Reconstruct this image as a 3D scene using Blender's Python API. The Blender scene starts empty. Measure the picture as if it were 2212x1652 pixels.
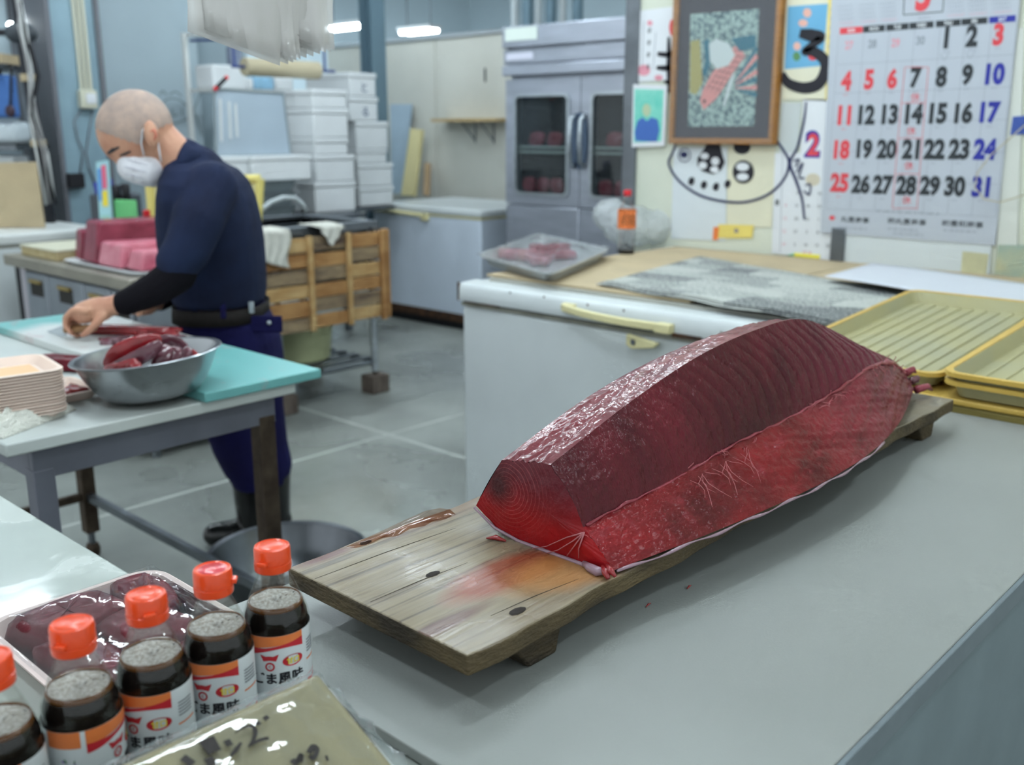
import bpy, bmesh, math, random
import numpy as np
from mathutils import Vector, Matrix

random.seed(7); np.random.seed(7)
scene = bpy.context.scene
COL = scene.collection

# ------------------------------------------------------------------ camera
FPX, CX, CY = 2157.0, 1106.0, 826.0
PITCH = math.atan(546 / 2157); AZ = math.radians(42.7); CAMZ = 1.40
ST, CT = math.sin(PITCH), math.cos(PITCH)
FW = Vector((math.cos(AZ), math.sin(AZ), 0)); RT = Vector((math.sin(AZ), -math.cos(AZ), 0))
cam_data = bpy.data.cameras.new('camera'); cam = bpy.data.objects.new('camera', cam_data); COL.objects.link(cam)
cam.location = (0, 0, CAMZ)
cam.rotation_euler = Vector((FW.x * CT, FW.y * CT, -ST)).to_track_quat('-Z', 'Y').to_euler()
cam_data.sensor_width = 36; cam_data.lens = 36 * FPX / 2212
cam_data.clip_start = 0.02; cam_data.clip_end = 100
cam_data.dof.use_dof = True; cam_data.dof.focus_distance = 1.22; cam_data.dof.aperture_fstop = 4.6
scene.camera = cam

# ------------------------------------------------------------------ world, exposure
w = bpy.data.worlds.new('world'); scene.world = w; w.use_nodes = True
w.node_tree.nodes['Background'].inputs[0].default_value = (0.70, 0.77, 0.80, 1)
w.node_tree.nodes['Background'].inputs[1].default_value = 1.0
vs = scene.view_settings
vs.view_transform = 'Standard'; vs.look = 'None'; vs.gamma = 1; vs.use_curve_mapping = False
vs.exposure = 0.42
TUBE_STRENGTH = 40.0
scene.cycles.max_bounces = 5; scene.cycles.diffuse_bounces = 2; scene.cycles.use_adaptive_sampling = True; scene.cycles.adaptive_threshold = .06; scene.cycles.adaptive_min_samples = 14; scene.cycles.glossy_bounces = 2; scene.cycles.transmission_bounces = 4; scene.cycles.transparent_max_bounces = 28
scene.cycles.caustics_reflective = False; scene.cycles.caustics_refractive = False

# ------------------------------------------------------------------ survey helpers: a photo pixel seen on a real plane
def ray(x, y):
    u = (x - CX) / FPX; v = (y - CY) / FPX
    f = CT - v * ST
    return Vector((f * FW.x + u * RT.x, f * FW.y + u * RT.y, -(ST + v * CT)))
O = Vector((0, 0, CAMZ))
def on_z(x, y, z): r = ray(x, y); return O + r * ((z - CAMZ) / r.z)
def on_x(x, y, X): r = ray(x, y); return O + r * (X / r.x)
def on_y(x, y, Y): r = ray(x, y); return O + r * (Y / r.y)
def on_f(x, y, d): r = ray(x, y); return O + r * (d / (r.x * FW.x + r.y * FW.y))

# ------------------------------------------------------------------ materials
def lin(c):
    out = []
    for a in c[:3]:
        a = a / 255.0
        out.append(a / 12.92 if a <= 0.04045 else ((a + 0.055) / 1.055) ** 2.4)
    return (*out, 1)
MATS = {}
def mat(name, col, rough=.5, metal=0, var=0, vs=6, bump=0, bs=80, coat=0, spec=.5, trans=0, emit=0, ior=1.45, col2=None, stretch=None, sss=0, alpha=1, croughness=.08, detail=4):
    if name in MATS: return MATS[name]
    m = bpy.data.materials.new(name); m.use_nodes = True
    nt = m.node_tree; b = nt.nodes['Principled BSDF']
    b.inputs['Base Color'].default_value = lin(col)
    b.inputs['Roughness'].default_value = rough; b.inputs['Metallic'].default_value = metal
    b.inputs['Specular IOR Level'].default_value = spec; b.inputs['IOR'].default_value = ior
    b.inputs['Coat Weight'].default_value = coat; b.inputs['Coat Roughness'].default_value = croughness
    b.inputs['Transmission Weight'].default_value = trans; b.inputs['Alpha'].default_value = alpha
    if emit:
        b.inputs['Emission Color'].default_value = lin(col); b.inputs['Emission Strength'].default_value = emit
    if sss:
        b.inputs['Subsurface Weight'].default_value = sss; b.inputs['Subsurface Radius'].default_value = (.02, .006, .004)
        b.inputs['Subsurface Scale'].default_value = .5
    if var or bump or col2:
        tc = nt.nodes.new('ShaderNodeTexCoord'); mp = nt.nodes.new('ShaderNodeMapping')
        nt.links.new(tc.outputs['Object'], mp.inputs[0])
        if stretch: mp.inputs['Scale'].default_value = stretch
    if var or col2:
        n = nt.nodes.new('ShaderNodeTexNoise'); n.inputs['Scale'].default_value = vs; n.inputs['Detail'].default_value = min(detail, 5)
        nt.links.new(mp.outputs[0], n.inputs[0])
        r = nt.nodes.new('ShaderNodeValToRGB')
        c = lin(col)
        if col2: a0, a1 = lin(col), lin(col2)
        else: a0 = [x * (1 - var) for x in c[:3]] + [1]; a1 = [min(1, x * (1 + var)) for x in c[:3]] + [1]
        r.color_ramp.elements[0].position = .32; r.color_ramp.elements[1].position = .68
        r.color_ramp.elements[0].color = a0; r.color_ramp.elements[1].color = a1
        nt.links.new(n.outputs['Fac'], r.inputs[0]); nt.links.new(r.outputs[0], b.inputs['Base Color'])
    if bump:
        n2 = nt.nodes.new('ShaderNodeTexNoise'); n2.inputs['Scale'].default_value = bs; n2.inputs['Detail'].default_value = 3
        nt.links.new(mp.outputs[0], n2.inputs[0])
        bp = nt.nodes.new('ShaderNodeBump'); bp.inputs['Strength'].default_value = bump; bp.inputs['Distance'].default_value = .01
        nt.links.new(n2.outputs['Fac'], bp.inputs['Height']); nt.links.new(bp.outputs[0], b.inputs['Normal'])
    MATS[name] = m
    return m
def clear(name, tint=(255, 255, 255), rough=.05, edge=.5, fog=.04, fogcol=(225, 230, 232), bump=0, bs=30, gloss=.3, tl_f=.25):
    """thin clear film or bottle wall: see-through, glossy at grazing angles, a little milky"""
    m = bpy.data.materials.new(name); m.use_nodes = True; MATS[name] = m; nt = m.node_tree; N = nt.nodes; L = nt.links
    N.remove(N['Principled BSDF']); out = N['Material Output']
    tr = N.new('ShaderNodeBsdfTransparent'); tr.inputs[0].default_value = lin(tint)
    gl = N.new('ShaderNodeBsdfGlossy'); gl.inputs['Roughness'].default_value = rough; df0 = N.new('ShaderNodeBsdfDiffuse'); df0.inputs[0].default_value = lin(fogcol); tl = N.new('ShaderNodeBsdfTranslucent'); tl.inputs[0].default_value = lin(fogcol); df = N.new('ShaderNodeMixShader'); df.inputs[0].default_value = tl_f; L.new(df0.outputs[0], df.inputs[1]); L.new(tl.outputs[0], df.inputs[2])
    lw = N.new('ShaderNodeLayerWeight'); lw.inputs[0].default_value = edge
    mp = N.new('ShaderNodeMath'); mp.operation = 'MULTIPLY_ADD'; mp.inputs[1].default_value = gloss; mp.inputs[2].default_value = .02; mp.use_clamp = True; L.new(lw.outputs['Fresnel'], mp.inputs[0])
    m1 = N.new('ShaderNodeMixShader'); m1.inputs[0].default_value = fog; L.new(tr.outputs[0], m1.inputs[1]); L.new(df.outputs[0], m1.inputs[2])
    m2 = N.new('ShaderNodeMixShader'); L.new(mp.outputs[0], m2.inputs[0]); L.new(m1.outputs[0], m2.inputs[1]); L.new(gl.outputs[0], m2.inputs[2]); L.new(m2.outputs[0], out.inputs[0])
    if bump:
        tc = N.new('ShaderNodeTexCoord'); n = N.new('ShaderNodeTexNoise'); n.inputs['Scale'].default_value = bs; n.inputs['Detail'].default_value = 3; L.new(tc.outputs['Object'], n.inputs[0])
        b = N.new('ShaderNodeBump'); b.inputs['Strength'].default_value = bump; b.inputs['Distance'].default_value = .01; L.new(n.outputs['Fac'], b.inputs['Height']); L.new(b.outputs[0], gl.inputs['Normal']); L.new(b.outputs[0], lw.inputs['Normal'])
    return m
def nodes_of(m): return m.node_tree.nodes, m.node_tree.links, m.node_tree.nodes['Principled BSDF']

# ------------------------------------------------------------------ mesh builder
ORG = {}
class G:
    def __init__(s): s.v = []; s.f = []; s.mi = []
    def add(s, vs, fs, mi=0):
        o = len(s.v); s.v += [Vector(p) for p in vs]
        for f in fs: s.f.append([i + o for i in f]); s.mi.append(mi)
        return s
    def box(s, x0, x1, y0, y1, z0, z1, mi=0):
        vs = [(x, y, z) for z in (z0, z1) for y in (y0, y1) for x in (x0, x1)]
        return s.add(vs, [(0, 2, 3, 1), (4, 5, 7, 6), (0, 1, 5, 4), (2, 6, 7, 3), (0, 4, 6, 2), (1, 3, 7, 5)], mi)
    def obox(s, c, ax, h, mi=0):
        c = Vector(c); ax = [Vector(a).normalized() for a in ax]
        vs = [c + ax[0] * (sx * h[0]) + ax[1] * (sy * h[1]) + ax[2] * (sz * h[2]) for sz in (-1, 1) for sy in (-1, 1) for sx in (-1, 1)]
        return s.add(vs, [(0, 2, 3, 1), (4, 5, 7, 6), (0, 1, 5, 4), (2, 6, 7, 3), (0, 4, 6, 2), (1, 3, 7, 5)], mi)
    def tube(s, pts, r, n=10, caps=True, closed=False, mi=0):
        pts = [Vector(p) for p in pts]; k = len(pts)
        rr = r if isinstance(r, (list, tuple)) else [r] * k
        up = Vector((0, 0, 1)); prev = None; rings = []
        for i, p in enumerate(pts):
            if closed: t = pts[(i + 1) % k] - pts[i - 1]
            else: t = pts[min(i + 1, k - 1)] - pts[max(i - 1, 0)]
            t.normalize()
            if prev is None:
                a = up if abs(t.z) < .9 else Vector((1, 0, 0))
                nx = t.cross(a).normalized()
            else:
                nx = (prev - t * prev.dot(t))
                nx = nx.normalized() if nx.length > 1e-6 else t.orthogonal().normalized()
            prev = nx; ny = t.cross(nx)
            rings.append([p + (nx * math.cos(2 * math.pi * j / n) + ny * math.sin(2 * math.pi * j / n)) * rr[i] for j in range(n)])
        return s.rings(rings, caps, closed, mi)
    def rings(s, rings, caps=True, closed=False, mi=0):
        n = len(rings[0]); k = len(rings); vs = [p for r in rings for p in r]; fs = []
        for i in range(k if closed else k - 1):
            a = i * n; b = ((i + 1) % k) * n
            for j in range(n): fs.append((a + j, a + (j + 1) % n, b + (j + 1) % n, b + j))
        if caps and not closed: fs.append(tuple(range(n - 1, -1, -1))); fs.append(tuple(range((k - 1) * n, k * n)))
        return s.add(vs, fs, mi)
    def lathe(s, prof, c=(0, 0, 0), n=32, mi=0, sx=1, sy=1, a0=0, a1=None):
        c = Vector(c); rings = []
        for r, z in prof:
            r = max(r, 1e-5)
            rings.append([c + Vector((r * sx * math.cos(2 * math.pi * j / n), r * sy * math.sin(2 * math.pi * j / n), z)) for j in range(n)])
        return s.rings(rings, False, False, mi)
    def prism(s, poly, o, ex, ey, th, mi=0):
        o, ex, ey = Vector(o), Vector(ex), Vector(ey); nz = ex.cross(ey).normalized()
        a = [o + ex * p[0] + ey * p[1] for p in poly]; b = [p + nz * th for p in a]; n = len(poly)
        return s.add(a + b, [tuple(range(n - 1, -1, -1)), tuple(range(n, 2 * n))] + [(i, (i + 1) % n, n + (i + 1) % n, n + i) for i in range(n)], mi)
    def ell(s, c, ax, r, nu=20, nv=12, mi=0):
        c = Vector(c); ax = [Vector(a).normalized() for a in ax]; rings = []
        for i in range(nv + 1):
            t = math.pi * i / nv; q = max(math.sin(t), 1e-4)
            rings.append([c + ax[0] * (r[0] * q * math.cos(2 * math.pi * j / nu)) + ax[1] * (r[1] * q * math.sin(2 * math.pi * j / nu)) + ax[2] * (-r[2] * math.cos(t)) for j in range(nu)])
        return s.rings(rings, True, False, mi)
    def grid(s, fn, nu, nv, mi=0):
        vs = [fn(i / nu, j / nv) for j in range(nv + 1) for i in range(nu + 1)]
        fs = [(j * (nu + 1) + i, j * (nu + 1) + i + 1, (j + 1) * (nu + 1) + i + 1, (j + 1) * (nu + 1) + i) for j in range(nv) for i in range(nu)]
        return s.add(vs, fs, mi)
    def sheet(s, fn, nu, nv, th, nrm=(0, 0, 1), mi=0):
        n = Vector(nrm) * th; a = [Vector(fn(i / nu, j / nv)) for j in range(nv + 1) for i in range(nu + 1)]
        N = len(a); q = nu + 1; b = [p - n for p in a]; fs = []
        for j in range(nv):
            for i in range(nu):
                k = j * q + i; fs.append((k, k + 1, k + q + 1, k + q)); fs.append((N + k, N + k + q, N + k + q + 1, N + k + 1))
        for i in range(nu):
            fs.append((i + 1, i, N + i, N + i + 1)); k = nv * q + i; fs.append((k, k + 1, N + k + 1, N + k))
        for j in range(nv):
            k = j * q; fs.append((k, k + q, N + k + q, N + k)); k = j * q + nu; fs.append((k + q, k, N + k, N + k + q))
        return s.add(a + b, fs, mi)
    def build(s, name, m, parent=None, smooth=False, bevel=0, seg=2, sub=0, org=None, recalc=True, label=None):
        o0 = ORG[parent.name] if parent is not None else (Vector(org) if org is not None else s.base())
        me = bpy.data.meshes.new(name)
        me.from_pydata([tuple(p - o0) for p in s.v], [], s.f)
        ms = m if isinstance(m, (list, tuple)) else [m]
        for q in ms: me.materials.append(q)
        if len(ms) > 1: me.polygons.foreach_set('material_index', s.mi)
        if recalc:
            bm = bmesh.new(); bm.from_mesh(me); bmesh.ops.recalc_face_normals(bm, faces=bm.faces); bm.to_mesh(me); bm.free()
        if smooth:
            me.polygons.foreach_set('use_smooth', [True] * len(me.polygons))
            if smooth is not True: me.set_sharp_from_angle(angle=math.radians(smooth))
        me.update()
        ob = bpy.data.objects.new(name, me); COL.objects.link(ob)
        if parent is not None: ob.parent = parent
        else: ob.location = o0
        ORG[ob.name] = o0
        if bevel:
            md = ob.modifiers.new('bevel', 'BEVEL'); md.width = bevel; md.segments = seg; md.limit_method = 'ANGLE'; md.angle_limit = math.radians(40)
            me.polygons.foreach_set('use_smooth', [True] * len(me.polygons)); me.set_sharp_from_angle(angle=math.radians(50))
        if sub:
            md = ob.modifiers.new('sub', 'SUBSURF'); md.levels = sub; md.render_levels = sub
        if label: ob['label'] = label
        return ob
    def base(s):
        a = np.array([tuple(p) for p in s.v]); lo = a.min(0); hi = a.max(0)
        return Vector(((lo[0] + hi[0]) / 2, (lo[1] + hi[1]) / 2, lo[2]))

def thing(name, label, cat, loc, group=None, rz=0, local=False):
    e = bpy.data.objects.new(name, None); COL.objects.link(e); e.location = loc; e.rotation_euler = (0, 0, rz); e.empty_display_size = .03
    e['label'] = label; e['category'] = cat
    if group: e['group'] = group
    ORG[e.name] = Vector((0, 0, 0)) if local else Vector(loc)
    return e
def tag(o, label, cat, group=None):
    o['label'] = label; o['category'] = cat
    if group: o['group'] = group
    return o
def struct(o): o['kind'] = 'structure'; return o
def copy_tree(o, parent=None):
    c = o.copy(); COL.objects.link(c); c.parent = parent; ORG[c.name] = ORG[o.name]
    for ch in o.children: copy_tree(ch, c)
    return c
def remeshed(g, name, m, parent, voxel, smooth_it=6, org=None):
    """fuse overlapping closed shapes into one continuous skin"""
    ob = g.build(name + '_raw', m, parent)
    md = ob.modifiers.new('r', 'REMESH'); md.mode = 'VOXEL'; md.voxel_size = voxel
    md2 = ob.modifiers.new('s', 'SMOOTH'); md2.factor = .5; md2.iterations = smooth_it
    dg = bpy.context.evaluated_depsgraph_get(); dg.update()
    me = bpy.data.meshes.new_from_object(ob.evaluated_get(dg)); me.name = name
    me.polygons.foreach_set('use_smooth', [True] * len(me.polygons))
    old = ob.data
    new = bpy.data.objects.new(name, me); COL.objects.link(new); new.parent = parent; ORG[new.name] = ORG[ob.name]
    if not me.materials: me.materials.append(m if not isinstance(m, (list, tuple)) else m[0])
    bpy.data.objects.remove(ob); bpy.data.meshes.remove(old)
    return new

# flat print: letters as thin mesh
TXT = {}
def text_geo(s, size=1.0, bold=0.0, sx=1.0):
    k = (s, bold)
    if k not in TXT:
        cu = bpy.data.curves.new('t', 'FONT'); cu.body = s; cu.size = 1; cu.offset = bold; cu.dimensions = '2D'; cu.fill_mode = 'BOTH'; cu.resolution_u = 3
        ob = bpy.data.objects.new('t', cu); COL.objects.link(ob)
        dg = bpy.context.evaluated_depsgraph_get(); dg.update()
        me = ob.evaluated_get(dg).to_mesh()
        v = np.array([tuple(p.co) for p in me.vertices]); f = [tuple(p.vertices) for p in me.polygons]
        ob.evaluated_get(dg).to_mesh_clear(); bpy.data.objects.remove(ob); bpy.data.curves.remove(cu)
        if len(v): v = v[:, :2] - (v[:, :2].min(0) + v[:, :2].max(0)) / 2
        TXT[k] = (v, f)
    v, f = TXT[k]
    return v * np.array([size * sx, size]), f
def put_text(g, s, o, ex, ey, size, bold=0.0, sx=1.0, mi=0, h=None):
    v, f = text_geo(s, 1.0, bold, 1.0)
    if not len(v): return
    if h: size = h / (v[:, 1].max() - v[:, 1].min())
    o, ex, ey = Vector(o), Vector(ex), Vector(ey)
    g.add([o + ex * (p[0] * size * sx) + ey * (p[1] * size) for p in v], f, mi)
def stroke(g, pts, wd, o, ex, ey, th, mi=0, dense=6):
    """brush or pen stroke: ribbon of varying width lying on a plane"""
    p = np.array(pts, float); n = len(p); W = np.array(wd if isinstance(wd, (list, tuple)) else [wd] * n, float)
    if n > 2:
        t = np.arange(n); tt = np.linspace(0, n - 1, (n - 1) * dense + 1); q = []
        for x in tt:
            i = min(int(x), n - 2); u = x - i
            p0 = p[max(i - 1, 0)]; p1 = p[i]; p2 = p[i + 1]; p3 = p[min(i + 2, n - 1)]
            q.append(.5 * ((2 * p1) + (-p0 + p2) * u + (2 * p0 - 5 * p1 + 4 * p2 - p3) * u * u + (-p0 + 3 * p1 - 3 * p2 + p3) * u ** 3))
        W = np.interp(tt, t, W); p = np.array(q)
    d = np.gradient(p, axis=0); d /= (np.linalg.norm(d, axis=1)[:, None] + 1e-9); nr = np.stack([-d[:, 1], d[:, 0]], 1)
    L = p + nr * W[:, None] / 2; R = p - nr * W[:, None] / 2
    o, ex, ey = Vector(o), Vector(ex), Vector(ey); nz = ex.cross(ey).normalized() * th
    P = lambda a: o + ex * float(a[0]) + ey * float(a[1])
    m = len(p); vs = [P(a) + nz for a in L] + [P(a) + nz for a in R] + [P(a) for a in L] + [P(a) for a in R]; fs = []
    for i in range(m - 1):
        fs += [(i, i + 1, m + i + 1, m + i), (2 * m + i, 3 * m + i, 3 * m + i + 1, 2 * m + i + 1), (i, 2 * m + i, 2 * m + i + 1, i + 1), (m + i, m + i + 1, 3 * m + i + 1, 3 * m + i)]
    fs += [(0, m, 3 * m, 2 * m), (m - 1, 3 * m - 1, 4 * m - 1, 2 * m - 1)]
    g.add(vs, fs, mi)
def rrect(w, h, r, n=5):
    pts = []
    for cx, cy, a in ((w - r, h - r, 0), (r, h - r, 90), (r, r, 180), (w - r, r, 270)):
        for i in range(n + 1):
            t = math.radians(a + 90 * i / n); pts.append((cx + r * math.cos(t), cy + r * math.sin(t)))
    return pts

# ------------------------------------------------------------------ shared materials
STEEL = mat('stainless_steel', (186, 194, 200), .34, .8, var=.12, vs=5, bump=.04, bs=30, stretch=(1, 1, 8))
STEEL_DARK = mat('dull_steel', (120, 126, 132), .42, 1, var=.2, vs=7)
RUST = mat('rusty_steel', (92, 80, 68), .65, .6, col2=(58, 46, 38), vs=14, bump=.2, bs=60)
WHITE_PL = mat('white_plastic', (222, 226, 224), .4, var=.03, vs=4)
FOAM = mat('white_foam', (228, 233, 235), .75, var=.03, vs=6, bump=.15, bs=220)
BLACK = mat('black_ink', (24, 24, 30), .6)
GLASS_FILM = clear('clear_film', rough=.06, edge=.35, fog=.015, bump=.14, bs=22, gloss=.12)
ENAMEL = mat('white_enamel', (214, 221, 222), .38, var=.05, vs=3, bump=.02, bs=12)
CREAM = mat('cream_plastic', (226, 218, 168), .45, var=.04)

# ------------------------------------------------------------------ the hall
floor_base = G().box(-3, 11, -3, 12, -.12, -.0012)
FLOORM = mat('concrete_joint', (192, 198, 192), .7, var=.15, vs=3)
floor = struct(floor_base.build('floor', FLOORM, org=(0, 0, 0)))
SLAB = mat('wet_concrete', (142, 147, 142), .32, var=.28, vs=1.6, bump=.06, bs=14, detail=9)
n_, l_, b_ = nodes_of(SLAB)
tc = n_.new('ShaderNodeTexCoord'); nz = n_.new('ShaderNodeTexNoise'); nz.inputs['Scale'].default_value = 1.1; nz.inputs['Detail'].default_value = 6
mr = n_.new('ShaderNodeMapRange'); mr.inputs[1].default_value = .35; mr.inputs[2].default_value = .7; mr.inputs[3].default_value = .16; mr.inputs[4].default_value = .55
l_.new(tc.outputs['Object'], nz.inputs[0]); l_.new(nz.outputs['Fac'], mr.inputs[0]); l_.new(mr.outputs[0], b_.inputs['Roughness'])
xs = [-3, -.07, 2.93, 5.93, 8.9, 11]; ys = [-3, .5, 3.5, 6.5, 9.5, 12]
for i in range(5):
    for j in range(5):
        g = G().box(xs[i] + .011, xs[i + 1] - .011, ys[j] + .011, ys[j + 1] - .011, -.05, 0)
        g.build('slab', SLAB, floor)

WALLBLUE = mat('painted_wall_blue_grey', (176, 194, 202), .6, var=.05, vs=1.5)
WALLFAR = mat('far_wall_paint', (206, 224, 232), .6, var=.06, vs=1)
PANELW = mat('cold_room_panel', (216, 216, 206), .45, col2=(200, 200, 190), vs=1.4, detail=7)
struct(G().box(4.0, 11, 9.4, 9.5, 0, 3.9).build('wall_back', WALLFAR))
struct(G().box(9.4, 9.5, -3, 9.4, 0, 3.9).build('wall_far_right', WALLFAR))
struct(G().box(1.0, 4.02, 7.0, 7.1, 0, 3.9).build('wall_behind_column', WALLBLUE))
struct(G().box(3.98, 4.2, 7.1, 9.4, 0, 3.9).build('wall_recess', WALLBLUE))
# ceiling with its lamps
CEIL = mat('ceiling_paint', (205, 212, 214), .8)
struct(G().box(-3, 11, -3, 12, 3.9, 3.98).build('ceiling', CEIL))
TUBE = mat('lit_tube', (236, 248, 255), .5, emit=TUBE_STRENGTH)
LAMPW = mat('lamp_housing', (225, 228, 228), .4)
def lamp(loc, axis, label, L=1.25, z=3.1, hang=True):
    x, y = loc; t = thing('fluorescent_lamp', label, 'lamp', (x, y, z), 'fluorescent lamps under the ceiling')
    e = Vector((1, 0, 0)) if axis == 'x' else Vector((0, 1, 0)); s = Vector((-e.y, e.x, 0)); up = Vector((0, 0, 1))
    c = Vector((x, y, z))
    G().obox(c + up * .05, (e, s, up), (L / 2, .09, .018)).build('housing', LAMPW, t, bevel=.004)
    for k in (-1, 1):
        G().tube([c + s * (.05 * k) - e * (L / 2 - .02) + up * .014, c + s * (.05 * k) + e * (L / 2 - .02) + up * .014], .016, 5, caps=False).build('tube', TUBE, t, smooth=True, recalc=False)
    if hang:
        for k in (-1, 1): G().tube([c + e * (k * L * .36) + up * .06, (c + e * (k * L * .36)).xy.to_3d() + up * 3.9], .006, 6).build('hanger_rod', STEEL_DARK, t)
    return t
lamp((1.35, 1.25), 'x', 'lit twin tube lamp above the tuna counter')
lamp((1.9, -.6), 'x', 'lit twin tube lamp above the customer side of the counter')
lamp((-.4, 1.2), 'y', 'lit twin tube lamp above the left sales table')
lamp((1.2, 2.7), 'y', 'lit twin tube lamp above the cutting table')
lamp((2.9, 2.0), 'y', 'lit twin tube lamp above the near chest freezer')
lamp((2.5, 4.6), 'x', 'lit twin tube lamp above the wooden fronted sink')
lamp((4.4, 3.4), 'y', 'lit twin tube lamp in front of the steel refrigerator')
lamp((4.0, 4.7), 'x', 'added twin tube lamp brightening the white foam boxes')  # unseen lamp added to lift the dim foam boxes
lamp((5.2, 6.4), 'y', 'added twin tube lamp brightening the cold room panels')  # added out of view to brighten the cold room front
lamp((7.4, 5.4), 'y', 'added twin tube lamp brightening the far hall behind the refrigerator')  # added fill lamp for the dark far wall
lamp((5.3, 8.7), 'x', 'added twin tube lamp brightening the far corner of the hall')  # second unseen lamp added to lighten the far hall
lamp((1.6, 5.9), 'x', 'lit twin tube lamp by the grey steel column')
p = on_f(757, 62, 10.6); lamp((p.x, p.y), 'y', 'far lit lamp just right of the hanging plastic bags', L=.75, z=p.z, hang=True)
p = on_f(905, 72, 11.0); lamp((p.x, p.y), 'y', 'small far lit lamp above the cold room panels', L=.5, z=p.z, hang=True)
# ================================================================== foreground counter
LAM = mat('counter_laminate', (142, 146, 142), .42, var=.035, vs=5, bump=.03, bs=300)
LAM_EDGE = mat('counter_edge_strip', (108, 120, 126), .5, var=.08, vs=20)
LAM_FRONT = mat('counter_front_board', (112, 127, 132), .55, var=.07, vs=9)
ct = thing('sales_counter', 'pale grey laminate counter carrying the tuna board', 'counter', (1.27, .66, 0))
G().box(.53, 2.02, .318, .985, .838, .85).build('counter_top', LAM, ct, bevel=.0015)
G().box(.53, 2.02, .312, .318, .822, .849).build('edge_strip', LAM_EDGE, ct, bevel=.001)
G().box(.57, 2.0, .325, .341, .02, .838).build('front_board', LAM_FRONT, ct)
G().box(.57, .585, .341, .96, .02, .838).build('side_board', LAM_FRONT, ct)
G().box(1.985, 2.0, .341, .96, .02, .838).build('side_board', LAM_FRONT, ct)
G().box(.585, 1.985, .945, .96, .02, .838).build('back_board', LAM_FRONT, ct)
G().box(.57, 2.0, .325, .96, 0, .02).build('plinth', STEEL_DARK, ct)

LT = mat('wet_white_table', (186, 194, 188), .28, var=.03, vs=4, bump=.02, bs=8)
n_, l_, b_ = nodes_of(LT)
tc = n_.new('ShaderNodeTexCoord'); nz = n_.new('ShaderNodeTexNoise'); nz.inputs['Scale'].default_value = 5; nz.inputs['Detail'].default_value = 5; nz.inputs['Distortion'].default_value = .7
mr = n_.new('ShaderNodeMapRange'); mr.inputs[1].default_value = .46; mr.inputs[2].default_value = .54; mr.inputs[3].default_value = .08; mr.inputs[4].default_value = .42
l_.new(tc.outputs['Object'], nz.inputs[0]); l_.new(nz.outputs['Fac'], mr.inputs[0]); l_.new(mr.outputs[0], b_.inputs['Roughness'])
lt = thing('display_table', 'wet white table carrying the sauce bottles and wrapped meat', 'table', (.05, 1.15, 0))
G().box(-.6, .55, .40, 1.95, .805, .835).build('table_top', LT, lt, bevel=.004)
for x, y in ((-.55, .46), (.46, .46), (-.55, 1.88), (.46, 1.88)):
    G().box(x, x + .04, y - .02, y + .02, 0, .805).build('leg', STEEL_DARK, lt)

# ------------------------------------------------------------------ plank
WOODT = bpy.data.materials.new('worn_plank'); WOODT.use_nodes = True; MATS['worn_plank'] = WOODT
N, L, Bn = nodes_of(WOODT)
tc = N.new('ShaderNodeTexCoord'); mp = N.new('ShaderNodeMapping'); mp.inputs['Scale'].default_value = (1.1, 26, 26); L.new(tc.outputs['Object'], mp.inputs[0])
gn = N.new('ShaderNodeTexNoise'); gn.inputs['Scale'].default_value = 4.2; gn.inputs['Detail'].default_value = 8; gn.inputs['Distortion'].default_value = .35; L.new(mp.outputs[0], gn.inputs[0])
cr = N.new('ShaderNodeValToRGB'); e = cr.color_ramp.elements
e[0].position = .33; e[0].color = lin((92, 80, 64)); e[1].position = .75; e[1].color = lin((146, 134, 108))
q = e.new(.45); q.color = lin((128, 116, 94)); L.new(gn.outputs['Fac'], cr.inputs[0])
# blood and damp stains with their own outlines
sn = N.new('ShaderNodeTexNoise'); sn.inputs['Scale'].default_value = 5.5; sn.inputs['Detail'].default_value = 5; L.new(tc.outputs['Object'], sn.inputs[0])
def blob_mask(cx, cy, rx, ry, amp=.5):
    sub = N.new('ShaderNodeVectorMath'); sub.operation = 'SUBTRACT'; L.new(tc.outputs['Object'], sub.inputs[0]); sub.inputs[1].default_value = (cx, cy, 0)
    dv = N.new('ShaderNodeVectorMath'); dv.operation = 'MULTIPLY'; L.new(sub.outputs[0], dv.inputs[0]); dv.inputs[1].default_value = (1 / rx, 1 / ry, 0)
    ln = N.new('ShaderNodeVectorMath'); ln.operation = 'LENGTH'; L.new(dv.outputs[0], ln.inputs[0])
    sb = N.new('ShaderNodeMath'); sb.operation = 'MULTIPLY_ADD'; L.new(sn.outputs['Fac'], sb.inputs[0]); sb.inputs[1].default_value = -2.2 * amp * 2; L.new(ln.outputs['Value'], sb.inputs[2])
    r = N.new('ShaderNodeMapRange'); r.inputs[1].default_value = -.55; r.inputs[2].default_value = .1; r.inputs[3].default_value = 1; r.inputs[4].default_value = 0
    L.new(sb.outputs[0], r.inputs[0]); return r.outputs[0]
def mix(fac, a, b, f=1.0):
    m = N.new('ShaderNodeMix'); m.data_type = 'RGBA'
    if f != 1:
        k = N.new('ShaderNodeMath'); k.operation = 'MULTIPLY'; L.new(fac, k.inputs[0]); k.inputs[1].default_value = f; fac = k.outputs[0]
    L.new(fac, m.inputs['Factor']); L.new(a, m.inputs['A'])
    if hasattr(b, 'is_linked'): L.new(b, m.inputs['B'])
    else: m.inputs['B'].default_value = b
    return m.outputs['Result']
PX0, PX1, PY0, PY1, PZ0, PZ1 = .607, 1.89, .616, .913, .887, .910
pcx, pcy = (PX0 + PX1) / 2, (PY0 + PY1) / 2
c = cr.outputs[0]
c = mix(blob_mask(.775 - pcx, .715 - pcy, .10, .03), c, lin((140, 58, 28)), .8)
c = mix(blob_mask(.84 - pcx, .67 - pcy, .10, .04), c, lin((176, 120, 62)), .7)
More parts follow.
